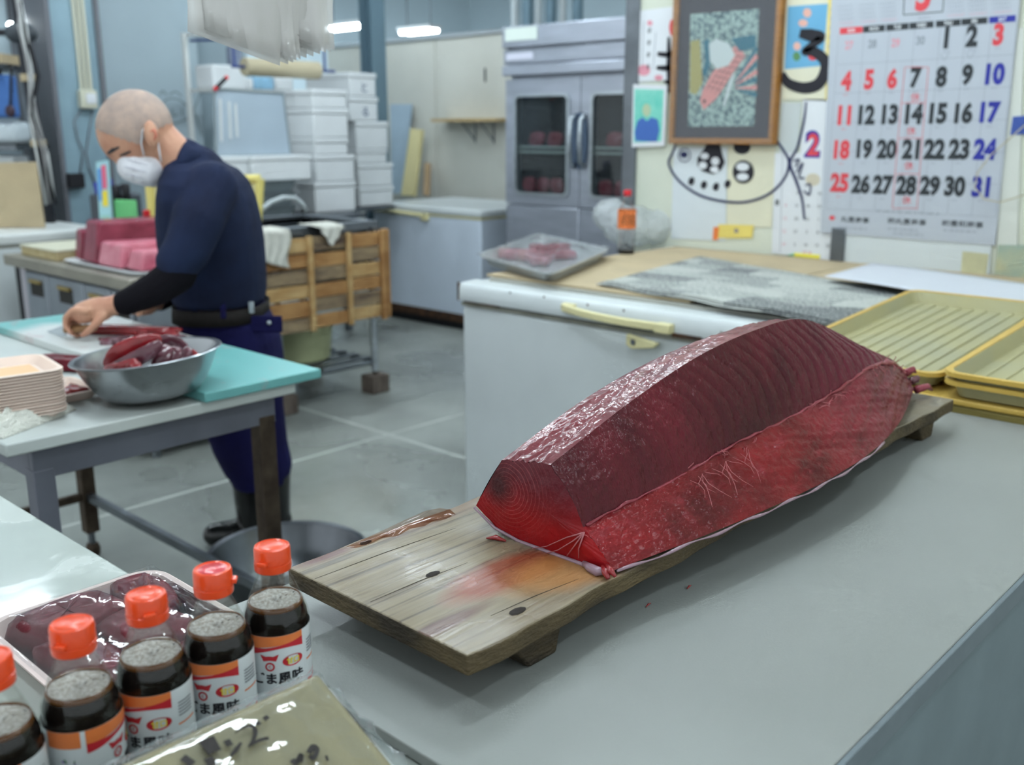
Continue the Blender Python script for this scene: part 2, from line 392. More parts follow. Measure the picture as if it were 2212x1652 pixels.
c = mix(blob_mask(.83 - pcx, .90 - pcy, .13, .018), c, lin((110, 70, 54)), .4)
c = mix(blob_mask(.66 - pcx, .905 - pcy, .05, .012), c, lin((92, 44, 34)), .9)
c = mix(blob_mask(.64 - pcx, .68 - pcy, .06, .012), c, lin((90, 50, 44)), .75)
c = mix(blob_mask(1.75 - pcx, .76 - pcy, .25, .2), c, lin((120, 112, 96)), .6)
L.new(c, Bn.inputs['Base Color'])
wn = N.new('ShaderNodeTexNoise'); wn.inputs['Scale'].default_value = 7; wn.inputs['Detail'].default_value = 4; L.new(tc.outputs['Object'], wn.inputs[0])
wr = N.new('ShaderNodeMapRange'); wr.inputs[1].default_value = .42; wr.inputs[2].default_value = .6; wr.inputs[3].default_value = .6; wr.inputs[4].default_value = .22; L.new(wn.outputs['Fac'], wr.inputs[0]); L.new(wr.outputs[0], Bn.inputs['Roughness'])
bp = N.new('ShaderNodeBump'); bp.inputs['Strength'].default_value = .35; bp.inputs['Distance'].default_value = .004; L.new(gn.outputs['Fac'], bp.inputs['Height']); L.new(bp.outputs[0], Bn.inputs['Normal'])
PLANK_SIDE = mat('dark_plank_edge', (100, 86, 58), .7, col2=(48, 40, 28), vs=9, bump=.5, bs=90, stretch=(1, 1, 3), detail=8)
pl = thing('tuna_plank', 'long worn wooden plank board on cross feet under the tuna', 'cutting board', (pcx, pcy, .85))
g = G()
nx = 60
def edge(x, s): return .0022 * math.sin(x * 23 + s) + .0014 * math.sin(x * 61 + 2 * s)
tv = []
for i in range(nx + 1):
    x = PX0 + (PX1 - PX0) * i / nx
    for yb, s in ((PY0, 1.3), (PY1, 4.1)):
        y = yb + edge(x, s)
        tv += [(x, y, PZ0), (x, y, PZ1)]
fs = []; mi = []
for i in range(nx):
    a = i * 4; b = a + 4
    fs += [(a + 1, b + 1, b + 3, a + 3)]; mi += [0]
    fs += [(a, a + 2, b + 2, b), (a, b, b + 1, a + 1), (a + 2, a + 3, b + 3, b + 2)]; mi += [1, 1, 1]
fs += [(0, 1, 3, 2), (nx * 4, nx * 4 + 2, nx * 4 + 3, nx * 4 + 1)]; mi += [1, 1]
g.add(tv, fs); g.mi = mi
ORG[pl.name] = Vector((pcx, pcy, .85))
o = g.build('board', [WOODT, PLANK_SIDE], pl, bevel=.0025)
# knot holes and long cracks
KN = mat('knot_hole', (38, 30, 24), .8)
for (px_, py_, r) in ((790, 1172, .006), (935, 1240, .007), (1118, 1320, .008), (1140, 1078, .004)):
    p = on_z(px_, py_, PZ1); G().lathe([(r, .0004), (r * .6, .0009), (0, .0009)], (p.x, p.y, PZ1), 9, sx=1.5, sy=.8).build('knot_hole', KN, pl)
for a, b in (((680, 1250), (985, 1140)), ((800, 1300), (1010, 1215)), ((1060, 1330), (1250, 1250))):
    p, q = on_z(*a, PZ1), on_z(*b, PZ1); G().tube([p, (p + q) / 2 + Vector((0, .002, 0)), q], [.0003, .0006, .0002], 5).build('crack', KN, pl)
for x in (.70, 1.775):
    G().add([(x - .02, PY0 + .012, PZ0), (x + .062, PY0 + .012, PZ0), (x + .052, PY0 + .012, .85), (x + .008, PY0 + .012, .85),
             (x - .02, PY1 - .01, PZ0), (x + .062, PY1 - .01, PZ0), (x + .052, PY1 - .01, .85), (x + .008, PY1 - .01, .85)],
            [(0, 1, 2, 3), (7, 6, 5, 4), (0, 4, 5, 1), (1, 5, 6, 2), (2, 6, 7, 3), (3, 7, 4, 0)]).build('cross_foot', PLANK_SIDE, pl, bevel=.003)
# puddle of bloody water on the far edge of the board, and scraps
PUD = clear('bloody_water', (240, 214, 198), .05, .4, .04, (120, 70, 50))
def puddle(pts, z, name, label, m):
    ps = [on_z(*p, z) for p in pts]; c = sum(ps, Vector()) / len(ps); g = G(); n = len(ps)
    ring = [c + (p - c) * .86 + Vector((0, 0, .0012)) for p in ps]
    g.add(ps + ring + [c + Vector((0, 0, .0013))], [(i, (i + 1) % n, n + (i + 1) % n, n + i) for i in range(n)] + [(n + i, n + (i + 1) % n, 2 * n) for i in range(n)])
    return tag(g.build(name, m, smooth=True), label, 'puddle')
puddle([(748, 1181), (790, 1162), (832, 1143), (876, 1122), (920, 1103), (950, 1097), (972, 1100), (984, 1110), (966, 1120), (940, 1122), (918, 1136), (884, 1142), (858, 1158), (820, 1162), (796, 1176), (768, 1184)], PZ1, 'bloody_puddle', 'thin bloody puddle on the far edge of the plank', PUD)
SCRAP = mat('red_scrap', (150, 40, 44), .25, coat=.6, var=.2, vs=60)
p = on_z(1073, 1168, PZ1); tag(G().tube([p + Vector((-.006, .012, .002)), p + Vector((0, .002, .004)), p + Vector((.004, -.012, .002))], [.001, .0035, .001], 6).build('fish_scrap', SCRAP, smooth=True), 'tiny red fish scrap on the plank beside the tuna', 'fish scrap')
for k, (px_, py_, w_) in enumerate(((1402, 1309, .006), (1490, 1270, .006))):
    p = on_z(px_, py_, .85); tag(G().tube([p + Vector((-w_, 0, .0014)), p + Vector((0, .001, .002)), p + Vector((w_, .002, .0012))], [.0006, .0014, .0006], 6).build('fish_scrap', SCRAP),
        ['dark crumb of fish on the grey counter, nearer one', 'dark crumb of fish on the grey counter, farther one'][k], 'fish scrap')

# ------------------------------------------------------------------ tuna loin
def interp(xs, ys, x): return float(np.interp(x, xs, ys))
def smooth_interp(xs, ys, x):
    xs = np.array(xs, float); ys = np.array(ys, float); i = int(np.clip(np.searchsorted(xs, x) - 1, 0, len(xs) - 2))
    m = np.gradient(ys, xs); h = xs[i + 1] - xs[i]; t = (x - xs[i]) / h
    return float((2*t**3-3*t**2+1)*ys[i] + (t**3-2*t**2+t)*h*m[i] + (-2*t**3+3*t**2)*ys[i+1] + (t**3-t**2)*h*m[i+1])
SX = [.845, 1.0, 1.15, 1.30, 1.45, 1.60, 1.72, 1.80, 1.85]
PA_y = [.842, .868, .885, .892, .890, .875, .845, .80, .77]; PA_z = [.937, .955, .972, .98, .98, .972, .955, .94, .932]
PB_y = [.797, .80, .80, .80, .80, .795, .775, .755, .745]; PB_z = [1.008, 1.050, 1.077, 1.090, 1.089, 1.058, 1.008, .978, .955]
PC_y = [.719, .72, .72, .72, .72, .718, .715, .712, .71]; PC_z = [1.020, 1.064, 1.097, 1.112, 1.110, 1.064, 1.014, .985, .958]
PD_y = [.668, .662, .659, .657, .657, .662, .674, .688, .695]; PD_z = [.956, .970, .982, .991, .998, 1.016, .998, .972, .948]
PE_y = [.624, .598, .583, .576, .582, .606, .638, .662, .678]; PE_z = [.916, .919, .920, .921, .924, .926, .926, .927, .928]
def sec(x):
    f = lambda a: smooth_interp(SX, a, x)
    return [np.array((f(a), f(b))) for a, b in ((PA_y, PA_z), (PB_y, PB_z), (PC_y, PC_z), (PD_y, PD_z), (PE_y, PE_z))]
rng = np.random.RandomState(3)
def vnoise(n, k, seed):
    r = np.random.RandomState(seed); ph = r.rand(k) * 6.28; fr = r.rand(k) * 1.0
    return ph, fr
def fbm(x, y, s):
    return (math.sin(x * 31 + s + 2.1 * math.sin(y * 17 + s)) + .6 * math.sin(x * 67 + y * 49 + 1.7 * s) + .4 * math.sin(x * 131 - y * 97 + s * 3.1) + .3 * math.sin(y * 211 + x * 173 + s)) / 2.3
def facet(p, q, n, x, t_bulge=0.0):
    out = []
    d = q - p; nr = np.array((-d[1], d[0])); nr = nr / (np.linalg.norm(nr) + 1e-9)
    if nr[1] < 0 and abs(nr[1]) > .2: nr = -nr
    return d, nr
def build_facet(idx, n, NX, fn, name, m, parent, x0=.845, x1=1.85, inset=0):
    """one side of the loin, from section corner idx to idx+1; fn(x,t) -> outward offset"""
    g = G(); vs = []
    for i in range(NX + 1):
        x = x0 + (x1 - x0) * i / NX; S = sec(x); p, q = S[idx], S[idx + 1]; d = q - p; nr = np.array((d[1], -d[0])) ; nr /= np.linalg.norm(nr) + 1e-9
        for j in range(n + 1):
            t = j / n; off = fn(x, t); a = p + d * t + nr * off
            vs.append((x + fn(x, t, True) if False else x, a[0], a[1]))
    fs = [(i * (n + 1) + j, i * (n + 1) + j + 1, (i + 1) * (n + 1) + j + 1, (i + 1) * (n + 1) + j) for i in range(NX) for j in range(n)]
    g.add(vs, fs); return g
E_ = lambda t: 4 * t * (1 - t)
def groove(ph, w=.16):
    f = ph - math.floor(ph); return math.exp(-((f - .5) / w) ** 2)
def off_top(x, t): return .002 * E_(t) + E_(t) * (.0030 * fbm(x * 1.6, t * .5, 1.0) + .0024 * fbm(x * 3.1, t * 1.1, 5.0))
def off_side(x, t):
    far = np.clip((x - .95) / .5, 0, 1)
    lean = x - .05 * t - .03 * math.sin(t * 3.0) + .0012 * math.sin(t * 9 + x * 31) + .006 * math.sin(x * 7)
    g1 = groove(lean / .030, .10 + .05 * math.sin(x * 40)); 
    return E_(min(max(t, 0), 1)) ** .5 * (.006 * E_(t) ** .8 - .0046 * far * g1 - .0016 * (1 - far) * g1 + .0008 * fbm(x * 2.3, t * .9, 2.0))
def off_low(x, t):
    far = np.clip((x - 1.0) / .3, 0, 1)
    return E_(t) ** .5 * (.002 * E_(t) + .004 * far * fbm(x * .9, t * .45, 4.0) + .0016 * fbm(x * 3, t * 2, 7.0))
def flesh(name, dark, light, rough, bump, bscale, stretch, coat=.5, pale=None, far=None, spec=.3, crough=.08):
    m = bpy.data.materials.new(name); m.use_nodes = True; MATS[name] = m
    N, L, B = nodes_of(m); tc = N.new('ShaderNodeTexCoord'); mp = N.new('ShaderNodeMapping'); mp.inputs['Scale'].default_value = stretch; L.new(tc.outputs['Object'], mp.inputs[0])
    a = N.new('ShaderNodeTexNoise'); a.inputs['Scale'].default_value = 9; a.inputs['Detail'].default_value = 5; L.new(mp.outputs[0], a.inputs[0])
    r = N.new('ShaderNodeValToRGB'); r.color_ramp.elements[0].position = .33; r.color_ramp.elements[1].position = .72; r.color_ramp.elements[0].color = lin(dark); r.color_ramp.elements[1].color = lin(light)
    L.new(a.outputs['Fac'], r.inputs[0]); c = r.outputs[0]
    if pale:
        b = N.new('ShaderNodeTexNoise'); b.inputs['Scale'].default_value = 26; b.inputs['Detail'].default_value = 6; b.inputs['Distortion'].default_value = .8; L.new(mp.outputs[0], b.inputs[0])
        r2 = N.new('ShaderNodeMapRange'); r2.inputs[1].default_value = .56; r2.inputs[2].default_value = .74; L.new(b.outputs['Fac'], r2.inputs[0])
        mx = N.new('ShaderNodeMix'); mx.data_type = 'RGBA'; L.new(r2.outputs[0], mx.inputs['Factor']); L.new(c, mx.inputs['A']); mx.inputs['B'].default_value = lin(pale); c = mx.outputs['Result']
    if far:     # purplish reflected sheen towards the tail, painted into the flesh colour
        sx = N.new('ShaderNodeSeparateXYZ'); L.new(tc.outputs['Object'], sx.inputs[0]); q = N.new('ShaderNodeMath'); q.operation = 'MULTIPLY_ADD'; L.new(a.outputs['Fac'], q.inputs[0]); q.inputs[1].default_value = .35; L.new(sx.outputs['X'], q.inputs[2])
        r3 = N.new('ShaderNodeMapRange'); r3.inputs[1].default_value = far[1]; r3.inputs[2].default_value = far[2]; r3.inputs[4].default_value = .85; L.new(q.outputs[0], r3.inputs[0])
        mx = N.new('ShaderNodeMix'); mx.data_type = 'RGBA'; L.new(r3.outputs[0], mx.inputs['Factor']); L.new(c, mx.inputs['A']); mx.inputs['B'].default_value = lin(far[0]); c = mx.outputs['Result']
    L.new(c, B.inputs['Base Color'])
    B.inputs['Specular IOR Level'].default_value = spec
    B.inputs['Roughness'].default_value = rough; B.inputs['Coat Weight'].default_value = coat; B.inputs['Coat Roughness'].default_value = crough
    pass
    f = N.new('ShaderNodeTexNoise'); f.inputs['Scale'].default_value = bscale; f.inputs['Detail'].default_value = 4; L.new(mp.outputs[0], f.inputs[0])
    bp = N.new('ShaderNodeBump'); bp.inputs['Strength'].default_value = bump; bp.inputs['Distance'].default_value = .004; L.new(f.outputs['Fac'], bp.inputs['Height'])
    L.new(bp.outputs[0], B.inputs['Normal']); L.new(bp.outputs[0], B.inputs['Coat Normal'])
    return m
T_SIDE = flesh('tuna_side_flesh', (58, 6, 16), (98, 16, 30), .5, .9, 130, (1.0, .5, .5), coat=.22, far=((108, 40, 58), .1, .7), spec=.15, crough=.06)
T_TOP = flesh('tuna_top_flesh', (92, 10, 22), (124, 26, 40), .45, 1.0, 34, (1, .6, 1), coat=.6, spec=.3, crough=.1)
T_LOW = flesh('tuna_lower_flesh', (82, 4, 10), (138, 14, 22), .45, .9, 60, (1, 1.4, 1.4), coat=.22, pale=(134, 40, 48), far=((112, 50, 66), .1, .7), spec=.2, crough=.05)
T_SKIN = mat('tuna_skin', (52, 56, 66), .35, col2=(150, 140, 146), vs=14, coat=.4, stretch=(.4, 3, 3))
T_MEMB = flesh('tuna_membrane', (118, 26, 38), (158, 74, 86), .4, .8, 60, (.6, 2, 2), coat=.3)
T_TAIL = flesh('tuna_tail_flesh', (96, 52, 58), (140, 110, 112), .4, 1, 50, (1, 1, 1), coat=.5)
tu = thing('tuna_loin', 'large raw dark red tuna loin lying on the wooden plank', 'tuna', (1.34, .73, .91))
NX = 260
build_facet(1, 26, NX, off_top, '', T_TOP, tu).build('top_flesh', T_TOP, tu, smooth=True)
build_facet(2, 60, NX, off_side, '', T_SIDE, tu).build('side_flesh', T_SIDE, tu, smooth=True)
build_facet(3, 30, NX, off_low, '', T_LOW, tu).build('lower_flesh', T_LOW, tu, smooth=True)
# skin: back side and underside
g = G(); vs = []; n = 22
for i in range(NX // 2 + 1):
    x = .846 + (1.85 - .846) * i / (NX // 2); S = sec(x); A, Bc, E1 = S[0], S[1], S[4]
    ring = []
    for j in range(8):
        t = j / 8; a = Bc + (A - Bc) * t; bul = .002 + .018 * min(1, max(0, (x - .86) / .25)); ring.append(a + np.array((bul * E_(t), .2 * bul * E_(t))))
    lowz = .9115 + .004 * max(0, (x - 1.5))
    pts = [A, np.array((A[0] - .035, max(lowz + .004, A[1] - .020))), np.array((A[0] - .075, lowz)), np.array((.70, lowz)), np.array((max(.645, E1[0] + .02), lowz)), E1]
    for k in range(len(pts) - 1):
        for q in range(3):
            u = q / 3; ring.append(pts[k] * (1 - u) + pts[k + 1] * u)
    ring.append(E1); vs += [(x, a[0], a[1]) for a in ring]; m_ = len(ring)
g.add(vs, [(i * m_ + j, i * m_ + j + 1, (i + 1) * m_ + j + 1, (i + 1) * m_ + j) for i in range(NX // 2) for j in range(m_ - 1)])
g.build('skin', T_SKIN, tu, smooth=True)
# near cut face
S = sec(.845); x = .845
loop = []
def seg(p, q, n, fn=None, idx=None):
    d = q - p; nr = np.array((-d[1], d[0])); nr /= np.linalg.norm(nr); nr = np.array((d[1], -d[0])) / np.linalg.norm(d)
    for j in range(n):
        t = j / n; loop.append(p + d * t + (nr * fn(x, t) if fn else 0))
A, Bc, Cc, Dc, Ec = S
seg(Bc, Cc, 20, off_top); seg(Cc, Dc, 30, off_side); seg(Dc, Ec, 20, off_low)
low = [Ec, np.array((.667, .9115)), np.array((.70, .9115)), np.array((A[0] - .075, .9115)), np.array((A[0] - .035, .9175)), A]
for k in range(5): seg(low[k], low[k + 1], 6)
seg(A, Bc, 10, None)
cen = sum(loop) / len(loop); g = G(); n = len(loop); vs = []; K = 9
for k in range(K):
    s = 1 - k / K
    for a in loop:
        q = cen + (a - cen) * s; vs.append((x - .006 * (1 - s * s) + .0008 * fbm(q[0] * 3, q[1] * 3, 2), q[0], q[1]))
vs.append((x - .006, cen[0], cen[1]))
fs = [(k * n + i, k * n + (i + 1) % n, (k + 1) * n + (i + 1) % n, (k + 1) * n + i) for k in range(K - 1) for i in range(n)] + [((K - 1) * n + i, (K - 1) * n + (i + 1) % n, K * n) for i in range(n)]
g.add(vs, fs)
T_CUT = flesh('tuna_cut_flesh', (130, 10, 16), (166, 20, 26), .45, .35, 90, (1, 1, 1), coat=.12, spec=.25)
N, L, Bn = nodes_of(T_CUT); base = Bn.inputs['Base Color'].links[0].from_socket
tc = N.new('ShaderNodeTexCoord'); org = Vector((1.34, .73, .91)); pc = on_x(1092, 1062, .845) - org
sb = N.new('ShaderNodeVectorMath'); sb.operation = 'SUBTRACT'; L.new(tc.outputs['Object'], sb.inputs[0]); sb.inputs[1].default_value = (pc.x, pc.y - .006, pc.z + .006)
wn = N.new('ShaderNodeTexNoise'); wn.inputs['Scale'].default_value = 14; L.new(tc.outputs['Object'], wn.inputs[0])
ml = N.new('ShaderNodeVectorMath'); ml.operation = 'MULTIPLY'; L.new(sb.outputs[0], ml.inputs[0]); ml.inputs[1].default_value = (0, 1, 1.15)
ln = N.new('ShaderNodeVectorMath'); ln.operation = 'LENGTH'; L.new(ml.outputs[0], ln.inputs[0])
ad = N.new('ShaderNodeMath'); ad.operation = 'MULTIPLY_ADD'; L.new(wn.outputs['Fac'], ad.inputs[0]); ad.inputs[1].default_value = .012; L.new(ln.outputs['Value'], ad.inputs[2])
ml2 = N.new('ShaderNodeMath'); ml2.operation = 'MULTIPLY'; L.new(ad.outputs[0], ml2.inputs[0]); ml2.inputs[1].default_value = 165
fr = N.new('ShaderNodeMath'); fr.operation = 'FRACT'; L.new(ml2.outputs[0], fr.inputs[0])
rg = N.new('ShaderNodeMapRange'); rg.inputs[1].default_value = .80; rg.inputs[2].default_value = .95; L.new(fr.outputs[0], rg.inputs[0])
# rings fade away from the backbone
fd = N.new('ShaderNodeMapRange'); fd.inputs[1].default_value = .02; fd.inputs[2].default_value = .085; fd.inputs[3].default_value = .34; fd.inputs[4].default_value = .0; L.new(ln.outputs['Value'], fd.inputs[0])
mm = N.new('ShaderNodeMath'); mm.operation = 'MULTIPLY'; L.new(rg.outputs[0], mm.inputs[0]); L.new(fd.outputs[0], mm.inputs[1])
sz = N.new('ShaderNodeSeparateXYZ'); L.new(tc.outputs['Object'], sz.inputs[0]); hz = N.new('ShaderNodeMapRange'); hz.inputs[1].default_value = .035; hz.inputs[2].default_value = .085; L.new(sz.outputs['Z'], hz.inputs[0])
mb = N.new('ShaderNodeMix'); mb.data_type = 'RGBA'; L.new(hz.outputs[0], mb.inputs['Factor']); L.new(base, mb.inputs['A']); mb.inputs['B'].default_value = lin((92, 20, 32)); base = mb.outputs['Result']
mx = N.new('ShaderNodeMix'); mx.data_type = 'RGBA'; L.new(mm.outputs[0], mx.inputs['Factor']); L.new(base, mx.inputs['A']); mx.inputs['B'].default_value = lin((206, 112, 112))
# dark bloodline by the skin
sb2 = N.new('ShaderNodeVectorMath'); sb2.operation = 'SUBTRACT'; L.new(tc.outputs['Object'], sb2.inputs[0]); p2 = on_x(1078, 1048, .845) - org; sb2.inputs[1].default_value = p2
l2 = N.new('ShaderNodeVectorMath'); l2.operation = 'LENGTH'; L.new(sb2.outputs[0], l2.inputs[0])
dk = N.new('ShaderNodeMapRange'); dk.inputs[1].default_value = .008; dk.inputs[2].default_value = .034; dk.inputs[3].default_value = .85; dk.inputs[4].default_value = 0; L.new(l2.outputs['Value'], dk.inputs[0])
mx2 = N.new('ShaderNodeMix'); mx2.data_type = 'RGBA'; L.new(dk.outputs[0], mx2.inputs['Factor']); L.new(mx.outputs['Result'], mx2.inputs['A']); mx2.inputs['B'].default_value = lin((48, 14, 18))
L.new(mx2.outputs['Result'], Bn.inputs['Base Color'])
g.build('cut_face', T_CUT, tu, smooth=True)
# white sinews fanning out over the cut face
SINEW = mat('sinew', (176, 100, 104), .35, coat=.3)
for pts in (((1262, 1150), (1235, 1170), (1205, 1188), (1160, 1200)), ((1262, 1150), (1240, 1180), (1225, 1200)), ((1262, 1150), (1250, 1185), (1250, 1205)), ((1262, 1150), (1225, 1160), (1180, 1180), (1140, 1186))):
    G().tube([on_x(a, b, .8398) for a, b in pts], [.0011, .0008, .0006, .0004][:len(pts)], 6).build('sinew', SINEW, tu, smooth=True)
# white skin rim under the cut face and the curled flap at the near corner
RIM = mat('skin_rim', (150, 122, 134), .35, coat=.4)
G().tube([(.843, p[0], p[1] - .0005) for p in [A + np.array((.001, -.002))] + [low[4], low[3], low[2], low[1]]] + [(.842, Ec[0] + .008, .9125)], [.0015, .002, .0022, .0024, .0028, .0034], 8).build('skin_rim', RIM, tu, smooth=True)
G().tube([(xx, smooth_interp(SX, PE_y, xx) - .001, smooth_interp(SX, PE_z, xx) - .003 + .0015 * math.sin(xx * 60)) for xx in np.linspace(.85, 1.5, 60)], [.0016 + .0007 * math.sin(i * .9) for i in range(60)], 8).build('skin_rim', RIM, tu, smooth=True)
g = G(); p0 = on_x(1262, 1222, .836)
g.tube([(.842, .664, .914), (.836, .650, .9145), (.833, .637, .915), (.838, .626, .917)], [.003, .0055, .006, .003], 8); g.build('skin_flap', RIM, tu, smooth=True)
g = G(); g.tube([(.838, .634, .919), (.832, .624, .918), (.828, .618, .914)], [.003, .005, .0025], 8).tube([(.838, .628, .924), (.833, .619, .922), (.834, .612, .916)], [.002, .004, .002], 8); g.build('flesh_shred', SCRAP, tu, smooth=True)
# membrane strip along the seam and loose threads
pts = []; rr = []
for xx in np.linspace(.85, 1.83, 150):
    S = sec(xx); d = S[3]; pts.append((xx, d[0] - .0008 + .0006 * math.sin(xx * 97), d[1] + .0018 * math.sin(xx * 23) + .0009 * math.sin(xx * 131 + 1.3 * math.sin(xx * 41))))
    far = np.clip((xx - 1.35) / .35, 0, 1); rr.append(.0016 + .0006 * math.sin(xx * 90) + .0025 * far * (1 + .4 * math.sin(xx * 60)))
G().tube(pts, rr, 8).build('seam_membrane', T_MEMB, tu, smooth=True)
for k in range(70):
    xx = random.uniform(1.0, 1.82) if k > 20 else random.uniform(1.35, 1.8); S = sec(xx); d = S[3]; a = Vector((xx, d[0] - .004, d[1] + random.uniform(-.012, .008)))
    b = a + Vector((random.uniform(-.02, .02), random.uniform(-.012, 0), random.uniform(-.02, .012)))
    G().tube([a, (a + b) / 2 + Vector((0, -.003, .003)), b], [.0006, .0005, .0002], 5).build('thread', SINEW, tu)
for k in range(16):     # sinews in the torn window of the lower flank
    u = k / 15; xx = 1.03 + .13 * u; S = sec(xx); d = S[3] + (S[4] - S[3]) * .12; e2 = S[3] + (S[4] - S[3]) * (.45 + .2 * math.sin(k * 2.1))
    f = lambda t: Vector((xx + .012 * math.sin(t * 3 + k), d[0] + (e2[0] - d[0]) * t - .009, d[1] + (e2[1] - d[1]) * t + .004))
    G().tube([f(0), f(.35), f(.7), f(1)], [.0003, .0005, .0004, .0002], 5).build('thread', SINEW, tu)
# torn tail end
g = G(); S = sec(1.85); loop = [S[1], (S[1] + S[2]) / 2, S[2], (S[2] + S[3]) / 2, S[3], S[4], np.array((.70, .9125)), np.array((.74, .9125)), S[0]]
rings = []
for k, (xx, s) in enumerate(((1.84, 1.02), (1.856, .97), (1.868, .8), (1.874, .5), (1.876, .1))):
    c0 = sum(loop) / len(loop)
    rings.append([Vector((xx + .008 * math.sin(j * 2.3 + k), (c0 + (p - c0) * (s + .1 * math.sin(j * 3.1 + k)))[0], max(.913, (c0 + (p - c0) * (s + .08 * math.sin(j * 2.7)))[1]))) for j, p in enumerate(loop)])
g.rings(rings); g.build('tail_end', T_TAIL, tu, smooth=True, sub=2)
for k in range(8):
    y = .675 + .012 * k; a = Vector((1.855, y, .925 + .014 * (k % 3))); b = a + Vector((.02 + .028 * (k % 3 == 0), -.012 + .006 * (k % 2), -.008 + .004 * (k % 4)))
    G().tube([a, (a + b) / 2 + Vector((.004, -.004, .007)), b], [.008, .006, .0025], 7).build('shred', T_TAIL if k % 2 else T_MEMB, tu, smooth=True)
# ================================================================== sauce bottles
GLASS = clear('clear_bottle', (250, 252, 250), .03, .25, .01, gloss=.22)
SAUCE = mat('dark_sauce', (18, 10, 6), .12, spec=.3)
SAUCE_RIM = mat('amber_sauce_rim', (92, 54, 16), .15, spec=.5)
FOAMW = mat('sauce_foam', (206, 204, 200), .6, col2=(150, 138, 124), vs=330, bump=.4, bs=300)
CAPM = mat('orange_cap', (232, 74, 26), .32, spec=.5, sss=0, coat=.2)
CAPRED = mat('red_cap_top', (206, 40, 52), .3, coat=.4)
LABELW = mat('label_paper', (222, 228, 230), .35, coat=.3)
PR_RED = mat('print_red', (200, 40, 52), .4); PR_OR = mat('print_orange', (232, 128, 66), .4); PR_BLK = mat('print_black', (30, 30, 38), .4); PR_YEL = mat('print_yellow', (240, 220, 70), .4)
PR_GRN = mat('print_green', (90, 140, 90), .4); PR_PUR = mat('print_purple', (150, 120, 190), .4); PR_GREY = mat('print_grey', (120, 124, 130), .5)
Z0 = .835
def wrap(g, pts, faces, bx, by, R, phi0, mi=0):
    g.add([(bx + R * math.cos(phi0 + p[0] / R), by + R * math.sin(phi0 + p[0] / R), p[1]) for p in pts], faces, mi)
def curved_rect(g, s0, s1, z0, z1, bx, by, R, phi0, n=10, mi=0, top=None, bot=None):
    pts = []
    for i in range(n + 1):
        u = i / n; s = s0 + (s1 - s0) * u
        pts += [(s, z0 + (bot(u) if bot else 0)), (s, z1 + (top(u) if top else 0))]
    wrap(g, pts, [(2 * i, 2 * i + 2, 2 * i + 3, 2 * i + 1) for i in range(n)], bx, by, R, phi0, mi)
def curved_text(g, s, sc, zc, h, bx, by, R, phi0, bold=.02, sx=1.0, mi=0):
    v, f = text_geo(s, 1.0, bold); 
    k = h / (v[:, 1].max() - v[:, 1].min()); pts = [(sc + p[0] * k * sx, zc + p[1] * k) for p in v]
    wrap(g, pts, f, bx, by, R, phi0, mi)
